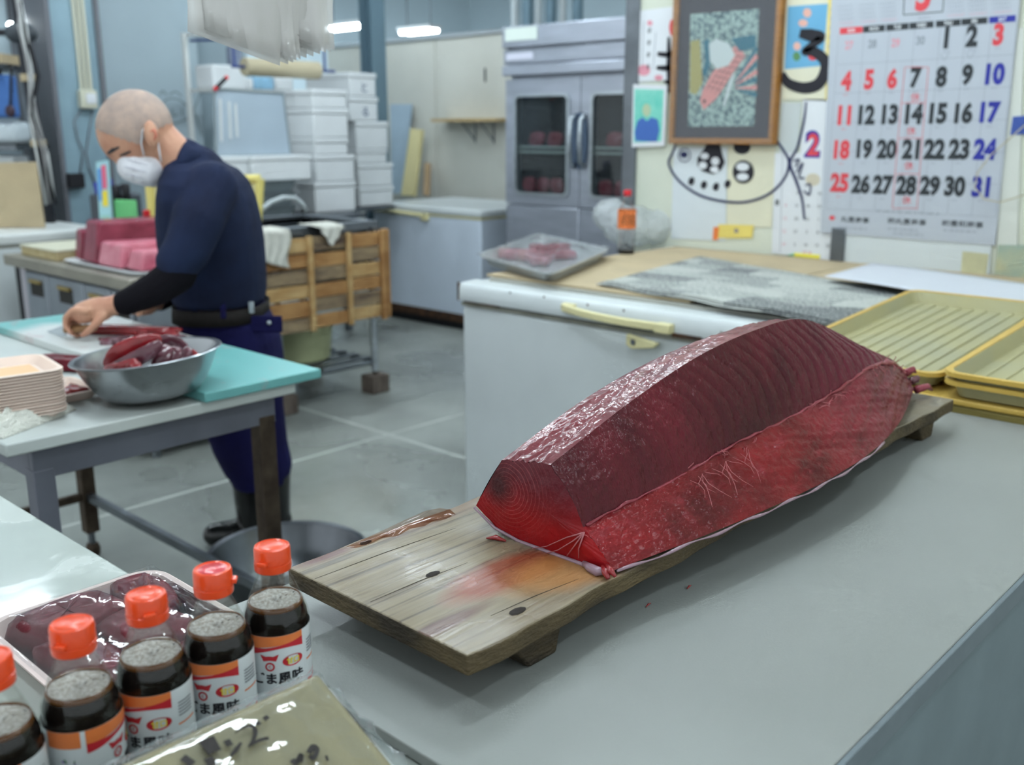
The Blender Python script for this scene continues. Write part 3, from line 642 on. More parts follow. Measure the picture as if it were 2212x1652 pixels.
def sauce_bottle(bx, by, label, turn, captop, cap_rot, other=False):
    t = thing('sauce_bottle', label, 'bottle', (bx, by, Z0), 'dark sauce bottles with orange caps in a row')
    c = (bx, by, Z0); R = .0315
    prof = [(0, 0), (.026, 0), (.030, .003), (R, .009), (R, .108), (.0308, .114), (.0285, .121), (.024, .132), (.0185, .146), (.0152, .153), (.0148, .157), (.0172, .158), (.0172, .161), (.0145, .162), (.0145, .168), (0, .168)]
    G().lathe(prof, c, 40).build('glass', GLASS, t, smooth=50)
    lp = [(0, .0035), (.0255, .0035), (.0292, .007), (R - .0016, .011), (R - .0016, .108), (.0292, .114), (.0272, .120), (.0252, .125), (0, .125)]
    li = G().lathe(lp[:-1] + [(.0246, .1252)], c, 40); li.build('sauce', SAUCE, t, smooth=50)
    G().lathe([(.0262, .1225), (.0266, .1235), (.0250, .1275), (.0238, .1262), (.0236, .125)], c, 40).build('amber_rim', SAUCE_RIM, t, smooth=True)
    G().grid(lambda u, v: Vector((bx + .0243 * v * math.cos(u * 2 * math.pi), by + .0243 * v * math.sin(u * 2 * math.pi), Z0 + .1258 + .0006 * math.sin(u * 40 + v * 31))), 40, 8).build('foam', FOAMW, t, smooth=True)
    cap = G().lathe([(.0150, .1585), (.0172, .1585), (.0176, .160), (.0176, .1660), (.0170, .1664), (.0170, .1668), (.0174, .1672), (.0172, .1795), (.0164, .1816), (.0150, .1822), (.0138, .1812), (0, .1812)], c, 40).build('cap', CAPM, t, smooth=35)
    a = cap_rot; d = Vector((math.cos(a), math.sin(a), 0))
    G().obox(Vector(c) + d * .0186 + Vector((0, 0, .1695)), (d, Vector((-d.y, d.x, 0)), (0, 0, 1)), (.0026, .005, .0022)).build('cap_tab', CAPM, cap, bevel=.001)
    G().lathe([(.0125, .18135), (.0118, .1818), (0, .1818)], c, 32).build('cap_disc', CAPRED if captop else CAPM, cap, smooth=True)
    ph = math.atan2(-by, -bx) + turn; RL = R + .0002
    lb = G().lathe([(RL, .018), (RL, .1025)], c, 60); lb.build('label', LABELW, t, smooth=True)
    P = Z0; R1 = R + .0005; R2 = R + .0007
    g = G()
    wave = lambda u: -.006 * math.sin(u * 2.6 + .2)
    curved_rect(g, -.030, .030, P + .0925, P + .1025, bx, by, R1, ph, 24, 0, bot=lambda u: -.003 + .004 * math.sin(u * 2.2 - .3))      # orange band
    g.build('orange_print', PR_OR, t)
    g = G(); curved_rect(g, -.030, .030, P + .0905, P + .0945, bx, by, R2, ph, 24, bot=lambda u: -.0045 + .004 * math.sin(u * 4.0 - 1.2), top=lambda u: -.004 + .009 * max(0, u - .35))
    # emblem: winged mark over a ring
    zz = P + .079; s0 = -.004
    wrap(g, [(s0 - .009, zz + .005), (s0 - .0035, zz + .003), (s0, zz + .0035), (s0 + .0035, zz + .003), (s0 + .009, zz + .005), (s0 + .006, zz - .002), (s0, zz - .001), (s0 - .006, zz - .002)], [(0, 1, 6, 7) if False else (0, 1, 2, 6, 7), (2, 3, 4, 5, 6)], bx, by, R2, ph)
    ring = [(s0 + .0046 * math.cos(k * .314), zz - .0075 + .0046 * math.sin(k * .314)) for k in range(20)] + [(s0 + .003 * math.cos(k * .314), zz - .0075 + .003 * math.sin(k * .314)) for k in range(20)]
    wrap(g, ring, [(k, (k + 1) % 20, 20 + (k + 1) % 20, 20 + k) for k in range(20)], bx, by, R2, ph)
    curved_text(g, 'く', s0, zz - .0075, .004, bx, by, R2, ph)
    # red oval
    ov = [(.0185 + .0105 * math.cos(k * .21), P + .0755 + .0058 * math.sin(k * .21)) for k in range(30)]
    wrap(g, ov, [tuple(range(30))], bx, by, R2, ph)
    g.build('red_print', PR_RED, t)
    g = G(); curved_text(g, '甘口', .0185, P + .0755, .0066, bx, by, R + .001, ph, .03); g.build('yellow_print', PR_YEL, t)
    g = G(); curved_text(g, 'ごま風味', .004, P + .0590, .0125, bx, by, R2, ph, .03, 1.05); g.build('black_print', PR_BLK, t)
    g = G()
    for k in range(5): curved_rect(g, .036, .052, P + .088 - k * .003, P + .0893 - k * .003, bx, by, R1, ph, 6)
    g.build('small_print', PR_GREY, t)
    g = G(); curved_rect(g, .035, .055, P + .044, P + .048, bx, by, R1, ph, 8); curved_rect(g, .035, .055, P + .052, P + .0525, bx, by, R1, ph, 8); g.build('red_stripe', PR_RED, t)
    g = G(); curved_rect(g, .035, .055, P + .068, P + .0695, bx, by, R1, ph, 8)
    g.build('orange_stripe', PR_OR, t); g = G(); curved_rect(g, -.062, -.034, P + .088, P + .1025, bx, by, R1, ph, 12)
    g.build('orange_patch', PR_OR, t)
    g = G(); r_ = random.Random(5)
    for k in range(16):
        s, z = r_.uniform(-.052, -.036), r_.uniform(P + .052, P + .078); q = r_.uniform(.0018, .0035); an = r_.uniform(0, 3.1)
        wrap(g, [(s + q * math.cos(an), z + q * math.sin(an)), (s + .4 * q * math.cos(an + 1.57), z + .4 * q * math.sin(an + 1.57)), (s - q * math.cos(an), z - q * math.sin(an)), (s - .4 * q * math.cos(an + 1.57), z - .4 * q * math.sin(an + 1.57))], [(0, 1, 2, 3)], bx, by, R1, ph, k % 3 == 0)
    g.build('herb_print', [PR_GRN, PR_PUR], t)
    return t
sauce_bottle(.494, .767, 'orange capped sauce bottle nearest the wooden plank', -.15, False, math.radians(205))
sauce_bottle(.428, .763, 'sauce bottle with shiny red topped cap, second from the plank', -.42, True, math.radians(320))
sauce_bottle(.362, .759, 'middle sauce bottle of the row, in front of the wrapped meat', -.55, False, math.radians(250))
sauce_bottle(.296, .754, 'sauce bottle showing the herb print side of its label, second from left', .95, False, math.radians(215))
sauce_bottle(.230, .749, 'leftmost sauce bottle cut off by the picture edge', -.55, False, math.radians(210))

# ================================================================== wrapped price board in front of the bottles
BRD = mat('pale_sign_board', (150, 143, 108), .55, col2=(130, 125, 96), vs=7, stretch=(6, 1, 1))
FLAP = clear('crumpled_film', rough=.1, edge=.5, fog=.22, fogcol=(200, 212, 212), bump=.3, bs=40)
sg = thing('price_board', 'hand lettered wooden price board wrapped in clear film', 'sign', (.28, .56, .835))
A0 = Vector((.458, .652, .9435)); ex = Vector((-1, 0, .012)).normalized(); dn = Vector((0, -.205, -.094)).normalized(); nrm = dn.cross(ex).normalized()
if nrm.z < 0: nrm = -nrm
Ls, Hs = .40, .226
bo = A0 + ex * (Ls / 2) + dn * (Hs / 2) - nrm * .008
G().obox(bo, (ex, dn, nrm), (Ls / 2, Hs / 2, .008)).build('board', BRD, sg, bevel=.004)
G().obox(bo + ex * .10 - nrm * .0, (ex, dn, nrm), (.002, Hs / 2 - .002, .0083)).build('film_fold', FLAP, sg)
def film(u, v):
    s = u * Ls; tt = v * Hs; e = min(u, 1 - u, v, 1 - v)
    return A0 + ex * s + dn * tt + nrm * (.0015 + .002 * math.sin(u * 31 + v * 7) ** 2 * (e > .02) + .001 * math.sin(v * 50 + u * 13))
G().sheet(film, 40, 24, .0006, nrm).build('film', GLASS_FILM, sg, smooth=True)
def flap(u, v):
    b = A0 + dn * (v * Hs) - ex * (u * (.014 + .022 * v)) - nrm * (.018 * u)
    return b + nrm * (.004 * math.sin(v * 37 + u * 5) * u + .003 * math.sin(v * 71 + 2) * u)
G().sheet(flap, 8, 30, .0006, nrm).build('film_flap', FLAP, sg, smooth=True)
def flap2(u, v):
    b = A0 + ex * (v * Ls) - dn * (u * .012) - nrm * (.012 * u)
    return b + nrm * (.002 * math.sin(v * 61 + u * 5) * u)
G().sheet(flap2, 5, 40, .0006, nrm).build('film_flap', FLAP, sg, smooth=True)
INK = mat('brush_ink', (44, 40, 38), .7)
def sp(x, y):           # photo pixel -> board plane coordinates
    r = ray(x, y); t = (A0 + nrm * .0035 - O).dot(nrm) / r.dot(nrm); p = O + r * t - A0; return (p.dot(ex), p.dot(dn))
oS = A0 + nrm * .0042
def ink(pts, wd):
    g = G(); stroke(g, [sp(*p) for p in pts], wd, oS, ex, dn, .0003); return g
g = G()
for pts, wd in ((((440, 1620), (455, 1612), (470, 1606)), .014), (((486, 1610), (500, 1604)), .006), (((498, 1636), (510, 1622), (521, 1606)), [.002, .004, .002]),
                (((508, 1585), (525, 1574), (543, 1570), (551, 1580), (548, 1598), (536, 1616)), [.001, .002, .003, .004, .003, .001]), (((536, 1616), (558, 1602), (580, 1596)), [.001, .003, .003]),
                (((553, 1567), (562, 1562)), .004), (((570, 1556), (579, 1549)), .004), (((400, 1652), (412, 1640)), .010), (((445, 1652), (464, 1644)), .008),
                (((640, 1650), (650, 1632), (648, 1648)), .004), (((666, 1628), (676, 1616), (684, 1622), (676, 1640), (668, 1634)), [.004, .006, .004, .004, .003]), (((702, 1640), (708, 1639)), .005), (((630, 1652), (640, 1645)), .006)):
    g = G(); stroke(g, [sp(*p) for p in pts], wd, oS, ex, dn, .0003); g.build('brush_mark', INK, sg)

# ================================================================== wrapped meat tray behind the bottles
FOAMP = mat('pink_white_foam', (226, 206, 200), .6, var=.04, vs=9)
def foam_tray(t, x0, x1, y0, y1, z, h, m, rim=.012, slope=.018, th=.003, name='tray'):
    """open foam tray: floor, sloping walls, flat rolled rim"""
    def rr(ins, zz, r):
        return [Vector((x0 + ins + p[0], y0 + ins + p[1], zz)) for p in rrect(x1 - x0 - 2 * ins, y1 - y0 - 2 * ins, max(r - ins * .3, .004), 5)]
    R = min(x1 - x0, y1 - y0) * .16
    rings = [rr(slope + rim, z, R), rr(rim, z + h - .002, R), rr(0, z + h - .003, R), rr(-.001, z + h, R), rr(rim, z + h + .001, R), rr(slope + rim + .002, z + th, R)]
    g = G(); g.rings(rings, True); return g.build(name, m, t, smooth=40)
mt = thing('wrapped_meat_tray', 'large film wrapped foam tray of tuna chunks behind the sauce bottles', 'food tray', (.44, .97, .835))
foam_tray(mt, .335, .545, .835, 1.112, .8352, .036, FOAMP, slope=.012, rim=.008)
MEAT_D = flesh('wrapped_meat', (74, 12, 22), (118, 34, 46), .4, .7, 30, (1, 1, 1), coat=.08, pale=(126, 58, 72), spec=.12)
MEAT_B = flesh('bloodline_meat', (46, 18, 24), (82, 36, 42), .35, .7, 30, (1, 1, 1), coat=.6)
def slab(g, c, ax, h, seed, nz=.006, n=10, e=3.2):
    """rounded irregular block of flesh (superellipsoid)"""
    c = Vector(c); ax = [Vector(a).normalized() for a in ax]; r = random.Random(seed); ph = [r.uniform(0, 6.28) for _ in range(6)]
    def se(v): return math.copysign(abs(v) ** (2 / e), v)
    rings = []
    for i in range(n + 1):
        t = -math.pi / 2 + math.pi * i / n; ring = []
        for j in range(2 * n):
            p = 2 * math.pi * j / (2 * n); q = (se(math.cos(t)) * se(math.cos(p)), se(math.cos(t)) * se(math.sin(p)), se(math.sin(t)))
            k = 1 + nz / max(min(h), .004) * .35 * (math.sin(3 * p + ph[0] + 2 * t) + .6 * math.sin(5 * p + ph[1]) * math.cos(3 * t + ph[2]))
            ring.append(c + ax[0] * (q[0] * h[0] * k) + ax[1] * (q[1] * h[1] * k) + ax[2] * (q[2] * h[2] * (1 + .5 * (k - 1))))
        rings.append(ring)
    return g.rings(rings, True)
def meat(name, label, c, ax, h, seed, m, cat='fish', group=None, nz=.004, e=4.5):
    o = slab(G(), c, ax, h, seed, nz, e=e).build(name, m, smooth=True); return tag(o, label, cat, group)
def axz(deg, tilt=0, roll=0):
    a = math.radians(deg); x = Vector((math.cos(a), math.sin(a), 0)); y = Vector((-math.sin(a), math.cos(a), 0)); z = Vector((0, 0, 1))
    M = Matrix.Rotation(math.radians(tilt), 3, y) @ Matrix.Rotation(math.radians(roll), 3, x); return [M @ x, M @ y, M @ z]
GM = 'tuna chunks in the wrapped tray'
meat('tuna_chunk', 'tuna chunk at the far left corner under the film, marbled purple', (.408, 1.045, .864), axz(10), (.058, .042, .022), 1, MEAT_D, 'fish', GM)
meat('tuna_chunk', 'tuna chunk at the far right corner under the film', (.492, 1.035, .864), axz(80), (.052, .03, .022), 2, MEAT_D, 'fish', GM)
meat('tuna_chunk', 'long dark tuna strip along the right rim under the film', (.522, .965, .862), axz(92), (.075, .010, .02), 3, MEAT_B, 'fish', GM)
meat('tuna_chunk', 'tuna chunk in the middle under the shiny film fold', (.452, .955, .866), axz(95), (.05, .042, .025), 4, MEAT_D, 'fish', GM)
meat('tuna_chunk', 'dark tuna chunk at the near left corner under the film', (.382, .955, .863), axz(100), (.055, .028, .021), 5, MEAT_D, 'fish', GM)
meat('tuna_chunk', 'tuna chunk nearest the bottles under the film', (.425, .88, .862), axz(0), (.06, .026, .02), 6, MEAT_D, 'fish', GM)
def wrapf(u, v):
    x = .337 + .206 * u; y = .837 + .273 * v; e = min(u, 1 - u, v, 1 - v)
    return Vector((x, y, .8735 + .019 * min(1, e * 5) ** .7 + .0035 * math.sin(u * 9 + v * 5) * min(1, e * 8) + .0015 * math.sin(u * 31 - v * 23) * min(1, e * 8)))
G().sheet(wrapf, 36, 44, .0005).build('film', GLASS_FILM, mt, smooth=True)

# ================================================================== cutting table
ctb = thing('cutting_table', 'steel framed work table with white board top beside the man', 'table', (1.05, 2.6, 0))
WB = mat('white_cutting_board', (204, 210, 206), .45, col2=(190, 198, 196), vs=3)
G().box(.70, 1.385, 2.0, 3.24, .772, .80).build('board_top', WB, ctb, bevel=.004)
TFR = mat('table_steel', (124, 126, 138), .45, .35, var=.12, vs=6)
for (x0, x1, y0, y1) in ((.76, 1.345, 2.035, 2.055), (.76, 1.345, 3.18, 3.2), (.76, .78, 2.055, 3.18), (1.325, 1.345, 2.055, 3.18)):
    G().box(x0, x1, y0, y1, .70, .772).build('apron', TFR, ctb, bevel=.002)
for k, (x, y, m) in enumerate(((.78, 2.055, TFR), (1.32, 2.055, RUST), (.80, 3.17, RUST), (1.345, 3.17, RUST))):
    lg = G().box(x - .022, x + .022, y - .022, y + .022, .09, .72).build('leg', m, ctb, bevel=.002)
    G().tube([(x, y, .1), (x, y, .03)], .011, 10).build('foot_stem', STEEL_DARK, lg)
    G().lathe([(0, .05), (.018, .046), (.024, .03), (.022, .008), (.016, 0), (0, 0)], (x, y, 0), 16).build('foot_pad', RUST, lg, smooth=True)
for (x0, x1, y0, y1) in ((1.333, 1.353, 2.06, 3.17), (.79, .81, 2.06, 3.17), (.79, 1.345, 3.16, 3.18)):
    G().box(x0, x1, y0, y1, .205, .230).build('stretcher', STEEL_DARK if x1 - x0 < .1 else RUST, ctb)
TEAL = bpy.data.materials.new('teal_board'); TEAL.use_nodes = True; MATS['teal_board'] = TEAL
N, L, Bn = nodes_of(TEAL); Bn.inputs['Roughness'].default_value = .45
tc = N.new('ShaderNodeTexCoord'); sp_ = N.new('ShaderNodeSeparateXYZ'); L.new(tc.outputs['Object'], sp_.inputs[0]); nn = N.new('ShaderNodeTexNoise'); nn.inputs['Scale'].default_value = 6; nn.inputs['Detail'].default_value = 6; L.new(tc.outputs['Object'], nn.inputs[0])
# the cutting area in the middle of the board is scraped white by use
ab = N.new('ShaderNodeMath'); ab.operation = 'SUBTRACT'; L.new(sp_.outputs['Y'], ab.inputs[0]); ab.inputs[1].default_value = .16
a2 = N.new('ShaderNodeMath'); a2.operation = 'ABSOLUTE'; L.new(ab.outputs[0], a2.inputs[0])
a3 = N.new('ShaderNodeMath'); a3.operation = 'MULTIPLY_ADD'; L.new(nn.outputs['Fac'], a3.inputs[0]); a3.inputs[1].default_value = .28; L.new(a2.outputs[0], a3.inputs[2])
mr = N.new('ShaderNodeMapRange'); mr.inputs[1].default_value = .40; mr.inputs[2].default_value = .50; L.new(a3.outputs[0], mr.inputs[0])
mx = N.new('ShaderNodeMix'); mx.data_type = 'RGBA'; L.new(mr.outputs[0], mx.inputs['Factor']); mx.inputs['A'].default_value = lin((214, 218, 216)); mx.inputs['B'].default_value = lin((112, 178, 176))
n3 = N.new('ShaderNodeTexNoise'); n3.inputs['Scale'].default_value = 11; n3.inputs['Detail'].default_value = 6; n3.inputs['Distortion'].default_value = 1; L.new(tc.outputs['Object'], n3.inputs[0])
m3 = N.new('ShaderNodeMapRange'); m3.inputs[1].default_value = .60; m3.inputs[2].default_value = .72; m3.inputs[4].default_value = .55; L.new(n3.outputs['Fac'], m3.inputs[0])
mx2 = N.new('ShaderNodeMix'); mx2.data_type = 'RGBA'; L.new(m3.outputs[0], mx2.inputs['Factor']); L.new(mx.outputs['Result'], mx2.inputs['A']); mx2.inputs['B'].default_value = lin((190, 140, 146)); L.new(mx2.outputs['Result'], Bn.inputs['Base Color'])
tb = thing('teal_cutting_board', 'long teal plastic cutting board along the man side of the table', 'cutting board', (1.29, 2.6, .80))
G().box(1.13, 1.452, 1.985, 3.215, .8005, .824).build('board', TEAL, tb, bevel=.003)
# ------------------------------------------------------------------ bowl with slices
BOWLM = mat('bowl_steel', (168, 172, 176), .28, 1, var=.1, vs=5, bump=.03, bs=25)
bc = Vector((1.07, 2.105, .803)); tilt = Matrix.Rotation(math.radians(5), 3, FW) @ Matrix.Rotation(math.radians(0), 3, RT)
tilt = Matrix.Rotation(math.radians(-5), 3, FW)
bw = thing('steel_bowl', 'brushed steel bowl heaped with tuna slices at the table front', 'bowl', tuple(bc))
prof = [(0, 0), (.085, 0), (.105, .006), (.125, .028), (.143, .060), (.156, .092), (.164, .094), (.166, .096), (.164, .098), (.154, .0965), (.141, .0605), (.122, .030), (.102, .009), (.08, .003), (0, .003)]
g = G(); g.lathe(prof, (0, 0, 0), 56)
for i, p in enumerate(g.v): g.v[i] = bc + tilt @ p + Vector((0, 0, .010))
g.build('bowl_shell', BOWLM, bw, smooth=35)
SLICE = flesh('fresh_slice', (120, 18, 26), (168, 40, 46), .25, .5, 30, (1, 1, 1), coat=.7)
SLICE_D = flesh('dark_slice', (70, 22, 34), (128, 76, 90), .25, .5, 26, (1, 1, 1), coat=.8, pale=(180, 150, 160))
def bent(name, label, px_, f, w, seed, m, group, th=.010):
    th, w = th * 1.9, w * .33
    """curved slab following photo-surveyed points lying at forward distance f"""
    ps = [on_f(x, y, f + d) for x, y, d in px_]; pts = []
    n = len(ps); g = G(); rings = []
    for k in range(13):
        u = k / 12 * (n - 1); i = min(int(u), n - 2); t = u - i; c = ps[i].lerp(ps[i + 1], t); d = (ps[i + 1] - ps[i]).normalized()
        side = d.cross(FW).normalized() if abs(d.dot(FW)) < .9 else RT.copy()
        s = math.sin(math.pi * (k + .7) / 13.4) ** .5; dep = FW * (w * .8) + Vector((0, 0, -.25 * w))
        rings.append([c + side * (th * s * math.cos(a)) + dep * (s * math.sin(a)) for a in [2 * math.pi * j / 12 for j in range(12)]])
    g.rings(rings, True); o = g.build(name, m, smooth=True, sub=1); return tag(o, label, 'fish', group)
GS = 'tuna slices in the steel bowl'
bent('tuna_slice', 'top red tuna slice curled over the heap in the bowl', [(228, 795, 0), (250, 765, 0), (300, 742, .01), (350, 730, .02)], 2.22, .035, 1, SLICE, GS, .012)
bent('tuna_slice', 'pale skinned tuna slice lying at the front of the heap', [(232, 800, -.02), (275, 785, -.03), (320, 762, -.03), (350, 738, -.02)], 2.20, .03, 2, SLICE_D, GS, .010)
bent('tuna_slice', 'low red tuna slice hanging over the bowl front', [(222, 800, -.03), (262, 800, -.05), (300, 780, -.05)], 2.20, .03, 3, SLICE, GS, .010)
bent('tuna_slice', 'thin red tuna slice curled near the bowl bottom', [(265, 800, -.05), (290, 795, -.06), (300, 780, -.05)], 2.20, .025, 4, SLICE, GS, .008)
bent('tuna_slice', 'silver streaked tuna slice leaning right in the bowl, leftmost', [(335, 800, -.03), (350, 770, -.02), (365, 745, 0)], 2.22, .03, 5, SLICE_D, GS, .011)
bent('tuna_slice', 'silver streaked tuna slice leaning right in the bowl, middle', [(362, 795, -.03), (375, 768, -.01), (380, 748, 0)], 2.23, .03, 6, SLICE_D, GS, .011)
bent('tuna_slice', 'dark tuna slice leaning against the right bowl wall', [(385, 788, -.02), (400, 770, 0), (395, 752, .02)], 2.24, .03, 7, SLICE_D, GS, .012)
bent('tuna_slice', 'red edged tuna slice at the far right of the bowl', [(405, 785, 0), (420, 775, .01), (410, 758, .03)], 2.26, .03, 8, SLICE, GS, .009)
bent('tuna_slice', 'tuna slice at the back left of the bowl heap', [(240, 785, .05), (275, 755, .05), (330, 735, .06)], 2.25, .03, 9, SLICE, GS, .011)
bent('tuna_slice', 'tuna slice at the back right of the bowl heap', [(330, 745, .06), (370, 738, .06), (405, 755, .07)], 2.25, .03, 10, SLICE_D, GS, .011)
# ------------------------------------------------------------------ pieces lying on the table
meat('tuna_saku_block', 'flat purple red tuna block on the table beside the bowl', (1.065, 2.54, .818), axz(-62), (.115, .032, .017), 21, MEAT_D, 'fish', None, .003)
meat('tuna_strip', 'long red tuna strip under the knife hand', (1.335, 2.74, .838), axz(-55), (.15, .02, .013), 22, SLICE, 'fish', None, .003)
meat('tuna_strip', 'rough red tuna strip ending behind the bowl', (1.30, 2.60, .834), axz(-40), (.10, .022, .010), 23, SLICE_D, 'fish', None, .005)
meat('tuna_strip', 'ragged tuna trimming at the man side of the board', (1.385, 2.66, .834), axz(-50), (.06, .018, .009), 24, SLICE, 'fish', None, .006)
p = on_z(118, 741, .805); meat('fish_scrap', 'small red scrap on the white board near the knife', (p.x, p.y, .803), axz(-20), (.014, .005, .003), 25, SLICE, 'fish scrap')
# foam tray with red trimmings
PEACH = mat('peach_foam', (246, 196, 150), .6, var=.04, vs=9)
PEACH_SIDE = mat('pale_peach_foam', (240, 218, 204), .6, var=.03, vs=9)
ft = thing('foam_tray', 'single peach foam tray with red trimmings beside the bowl', 'food tray', (.935, 2.29, .80))
foam_tray(ft, .87, 1.0, 2.20, 2.38, .8005, .022, PEACH_SIDE, rim=.006, slope=.012)
meat('fish_trimmings', 'red fish trimmings lying in the single foam tray', (.945, 2.255, .815), axz(20), (.028, .03, .012), 26, SLICE, 'fish', None, .008)
meat('fish_trimmings', 'second lump of red trimmings in the single foam tray', (.93, 2.31, .813), axz(70), (.025, .022, .010), 27, SLICE, 'fish', None, .008)
# stack of foam trays
ang = math.radians(-8)
st0 = None
for k in range(15):
    if st0 is None:
        st0 = thing('foam_tray', 'peach foam tray nested in the tall stack at the table corner', 'food tray', (.775, 2.20, .8005), 'nested peach foam trays', rz=ang, local=True)
        foam_tray(st0, -.11, .11, -.10, .10, 0, .020, PEACH_SIDE, rim=.008, slope=.012)
        t = st0
    else: t = copy_tree(st0)
    t.location = (.775 + .0008 * math.sin(k * 2), 2.20 + .0008 * math.cos(k * 3), .8005 + k * .0064)
t['label'] = 'topmost peach foam tray of the tall nested stack'
ins = G().box(-.078, .078, -.068, .068, .0035, .0042); o = ins.build('tray_floor', PEACH, t)
# towel
TOWEL = mat('white_towel', (232, 232, 222), .95, var=.05, vs=30, bump=.9, bs=160)
def towel(u, v):
    a = Vector((.708, 2.05, .8)).lerp(Vector((.905, 2.155, .8)), u); d = Vector((-.4, .8, 0)).normalized()
    prof = math.sin(math.pi * v) ** .6; wd = .075 * (.75 + .35 * math.sin(u * 3.1)); hh = (.030 + .010 * math.sin(u * 5)) * prof * (min(1, u * 9, (1 - u) * 9) ** .5)
    fold = .006 * math.sin(v * 26 + u * 9 + 2 * math.sin(u * 14)) * prof
    return a + d * (wd * (v - .15)) + Vector((0, 0, .0015 + hh + fold * .8 + .003 * math.sin(u * 33) * prof))
tag(G().sheet(towel, 60, 40, .0012).build('towel', TOWEL, smooth=True), 'crumpled white towel at the near left table corner', 'towel')
# basin on the floor
bs = thing('floor_basin', 'large dark steel basin standing on the floor under the table end', 'basin', (1.60, 2.40, 0))
g = G().lathe([(0, .004), (.12, .004), (.16, .02), (.205, .09), (.232, .16), (.240, .162), (.242, .165), (.238, .167), (.226, .162), (.199, .092), (.155, .026), (.118, .010), (0, .010)], (1.60, 2.40, 0), 56)
g.build('basin_shell', mat('dark_basin_steel', (128, 132, 138), .3, 1, var=.2, vs=5), bs, smooth=35)
# ================================================================== the man cutting fish
base = on_f(545, 1150, 3.25); base.z = 0
man = thing('person', 'man in navy polo shirt, white mask and rubber boots cutting fish', 'person', tuple(base))
SKINM = mat('skin', (206, 158, 130), .5, col2=(188, 132, 108), vs=16, bump=.05, bs=120)
UPV = Vector((0, 0, 1))
def pt(x, y, f): return on_f(x, y, f)
def limb(g, chain, n=16):
    """tapering limb: chain of (x, y, forward distance, radius)"""
    ps = [pt(a, b, f) for a, b, f, r in chain]; rs = [c[3] for c in chain]; P = []; R = []
    for i in range(len(ps) - 1):
        for k in range(6): u = k / 6; P.append(ps[i].lerp(ps[i + 1], u)); R.append(rs[i] * (1 - u) + rs[i + 1] * u)
    P.append(ps[-1]); R.append(rs[-1])
    g.tube(P, R, n); g.ell(ps[0], (RT, FW, UPV), [rs[0]] * 3, 16, 10); g.ell(ps[-1], (RT, FW, UPV), [rs[-1]] * 3, 16, 10)
def band(g, rows, n=28):
    """trunk: rows of (y, x_left, x_right, forward distance, half depth)"""
    rings = []
    for y, xl, xr, f, hd in rows:
        a, b = pt(xl, y, f), pt(xr, y, f); c = (a + b) / 2; hx = (b - a).length / 2
        rings.append([c + RT * (hx * math.copysign(abs(math.cos(t)) ** .8, math.cos(t))) + FW * (hd * math.copysign(abs(math.sin(t)) ** .8, math.sin(t))) for t in [2 * math.pi * j / n for j in range(n)]])
    g.rings(rings, True)
FH = 2.95                                   # forward distance of the head
# head-up and face directions of the bowed head (in the picture plane)
hu = (RT * -.79 + UPV * .61).normalized(); hf = (RT * -.61 + UPV * -.79).normalized()
g = G()
hc = pt(291, 279, FH)
g.ell(hc, (hf, FW, hu), (.112, .079, .106), 28, 18)                       # skull
g.ell(pt(262, 300, FH), (hf, FW, hu), (.060, .066, .065), 20, 12)         # forehead and brow
limb(g, [(283, 325, FH, .056), (318, 360, FH, .050), (332, 372, FH, .042)])  # face and jaw
g.ell(pt(252, 326, FH), (hf, FW, hu), (.026, .050, .018), 16, 10)         # brow ridge
g.ell(pt(266, 351, FH), (hf, FW, hu), (.022, .014, .024), 14, 10)         # nose
limb(g, [(340, 300, FH + .01, .060), (375, 335, FH + .02, .060), (405, 375, FH + .05, .072)])  # neck
g.ell(pt(327, 290, FH - .084), ((hu * .6 + UPV * .8).normalized(), FW, hf), (.037, .016, .026), 16, 10)  # near ear
g.ell(pt(326, 291, FH + .080), ((hu * .9 + hf * .3).normalized(), FW, hf), (.034, .013, .020), 16, 10)
# trunk core under the shirt, upper arms, forearms
band(g, [(380, 380, 450, 3.02, .10), (430, 375, 520, 3.02, .15), (520, 375, 535, 3.06, .15), (620, 400, 545, 3.12, .14), (690, 410, 555, 3.16, .14)])
limb(g, [(450, 412, 2.86, .050), (392, 588, 2.80, .043), (300, 640, 2.79, .036), (258, 655, 2.79, .029)])
limb(g, [(450, 412, 3.20, .050), (408, 590, 3.24, .043), (350, 645, 3.12, .034), (330, 652, 3.08, .029)])
# thighs and shins inside trousers and boots
limb(g, [(470, 690, 3.08, .07), (500, 850, 3.16, .06), (540, 1030, 3.22, .032), (542, 1120, 3.24, .028)])
limb(g, [(520, 690, 3.26, .07), (560, 850, 3.30, .06), (590, 1030, 3.34, .032), (594, 1105, 3.35, .028)])
# near hand: palm, four curled fingers, thumb against the handle
FHd = 2.79
limb(g, [(258, 657, FHd, .027), (235, 662, FHd, .030), (205, 668, FHd - .005, .034), (180, 676, FHd - .008, .032)])
g.ell(pt(212, 676, FHd), (RT, FW, UPV), (.040, .036, .026), 18, 12)
fing = [(-.036, [(188, 672), (158, 668), (141, 685), (140, 704), (150, 716)], .0095), (-.014, [(190, 676), (160, 676), (144, 694), (147, 712), (158, 722)], .0100),
        (.008, [(192, 680), (166, 684), (152, 700), (156, 718), (168, 727)], .0095), (.028, [(196, 684), (172, 694), (162, 708), (168, 722), (178, 727)], .0085)]
for df, ch, r in fing:
    limb(g, [(x, y, FHd - .005 - df * .0 + df, r * (1.05 - .08 * k)) for k, (x, y) in enumerate(ch)], 12)
limb(g, [(222, 684, FHd - .036, .013), (204, 702, FHd - .046, .012), (190, 716, FHd - .046, .0105), (178, 724, FHd - .040, .0085)], 12)
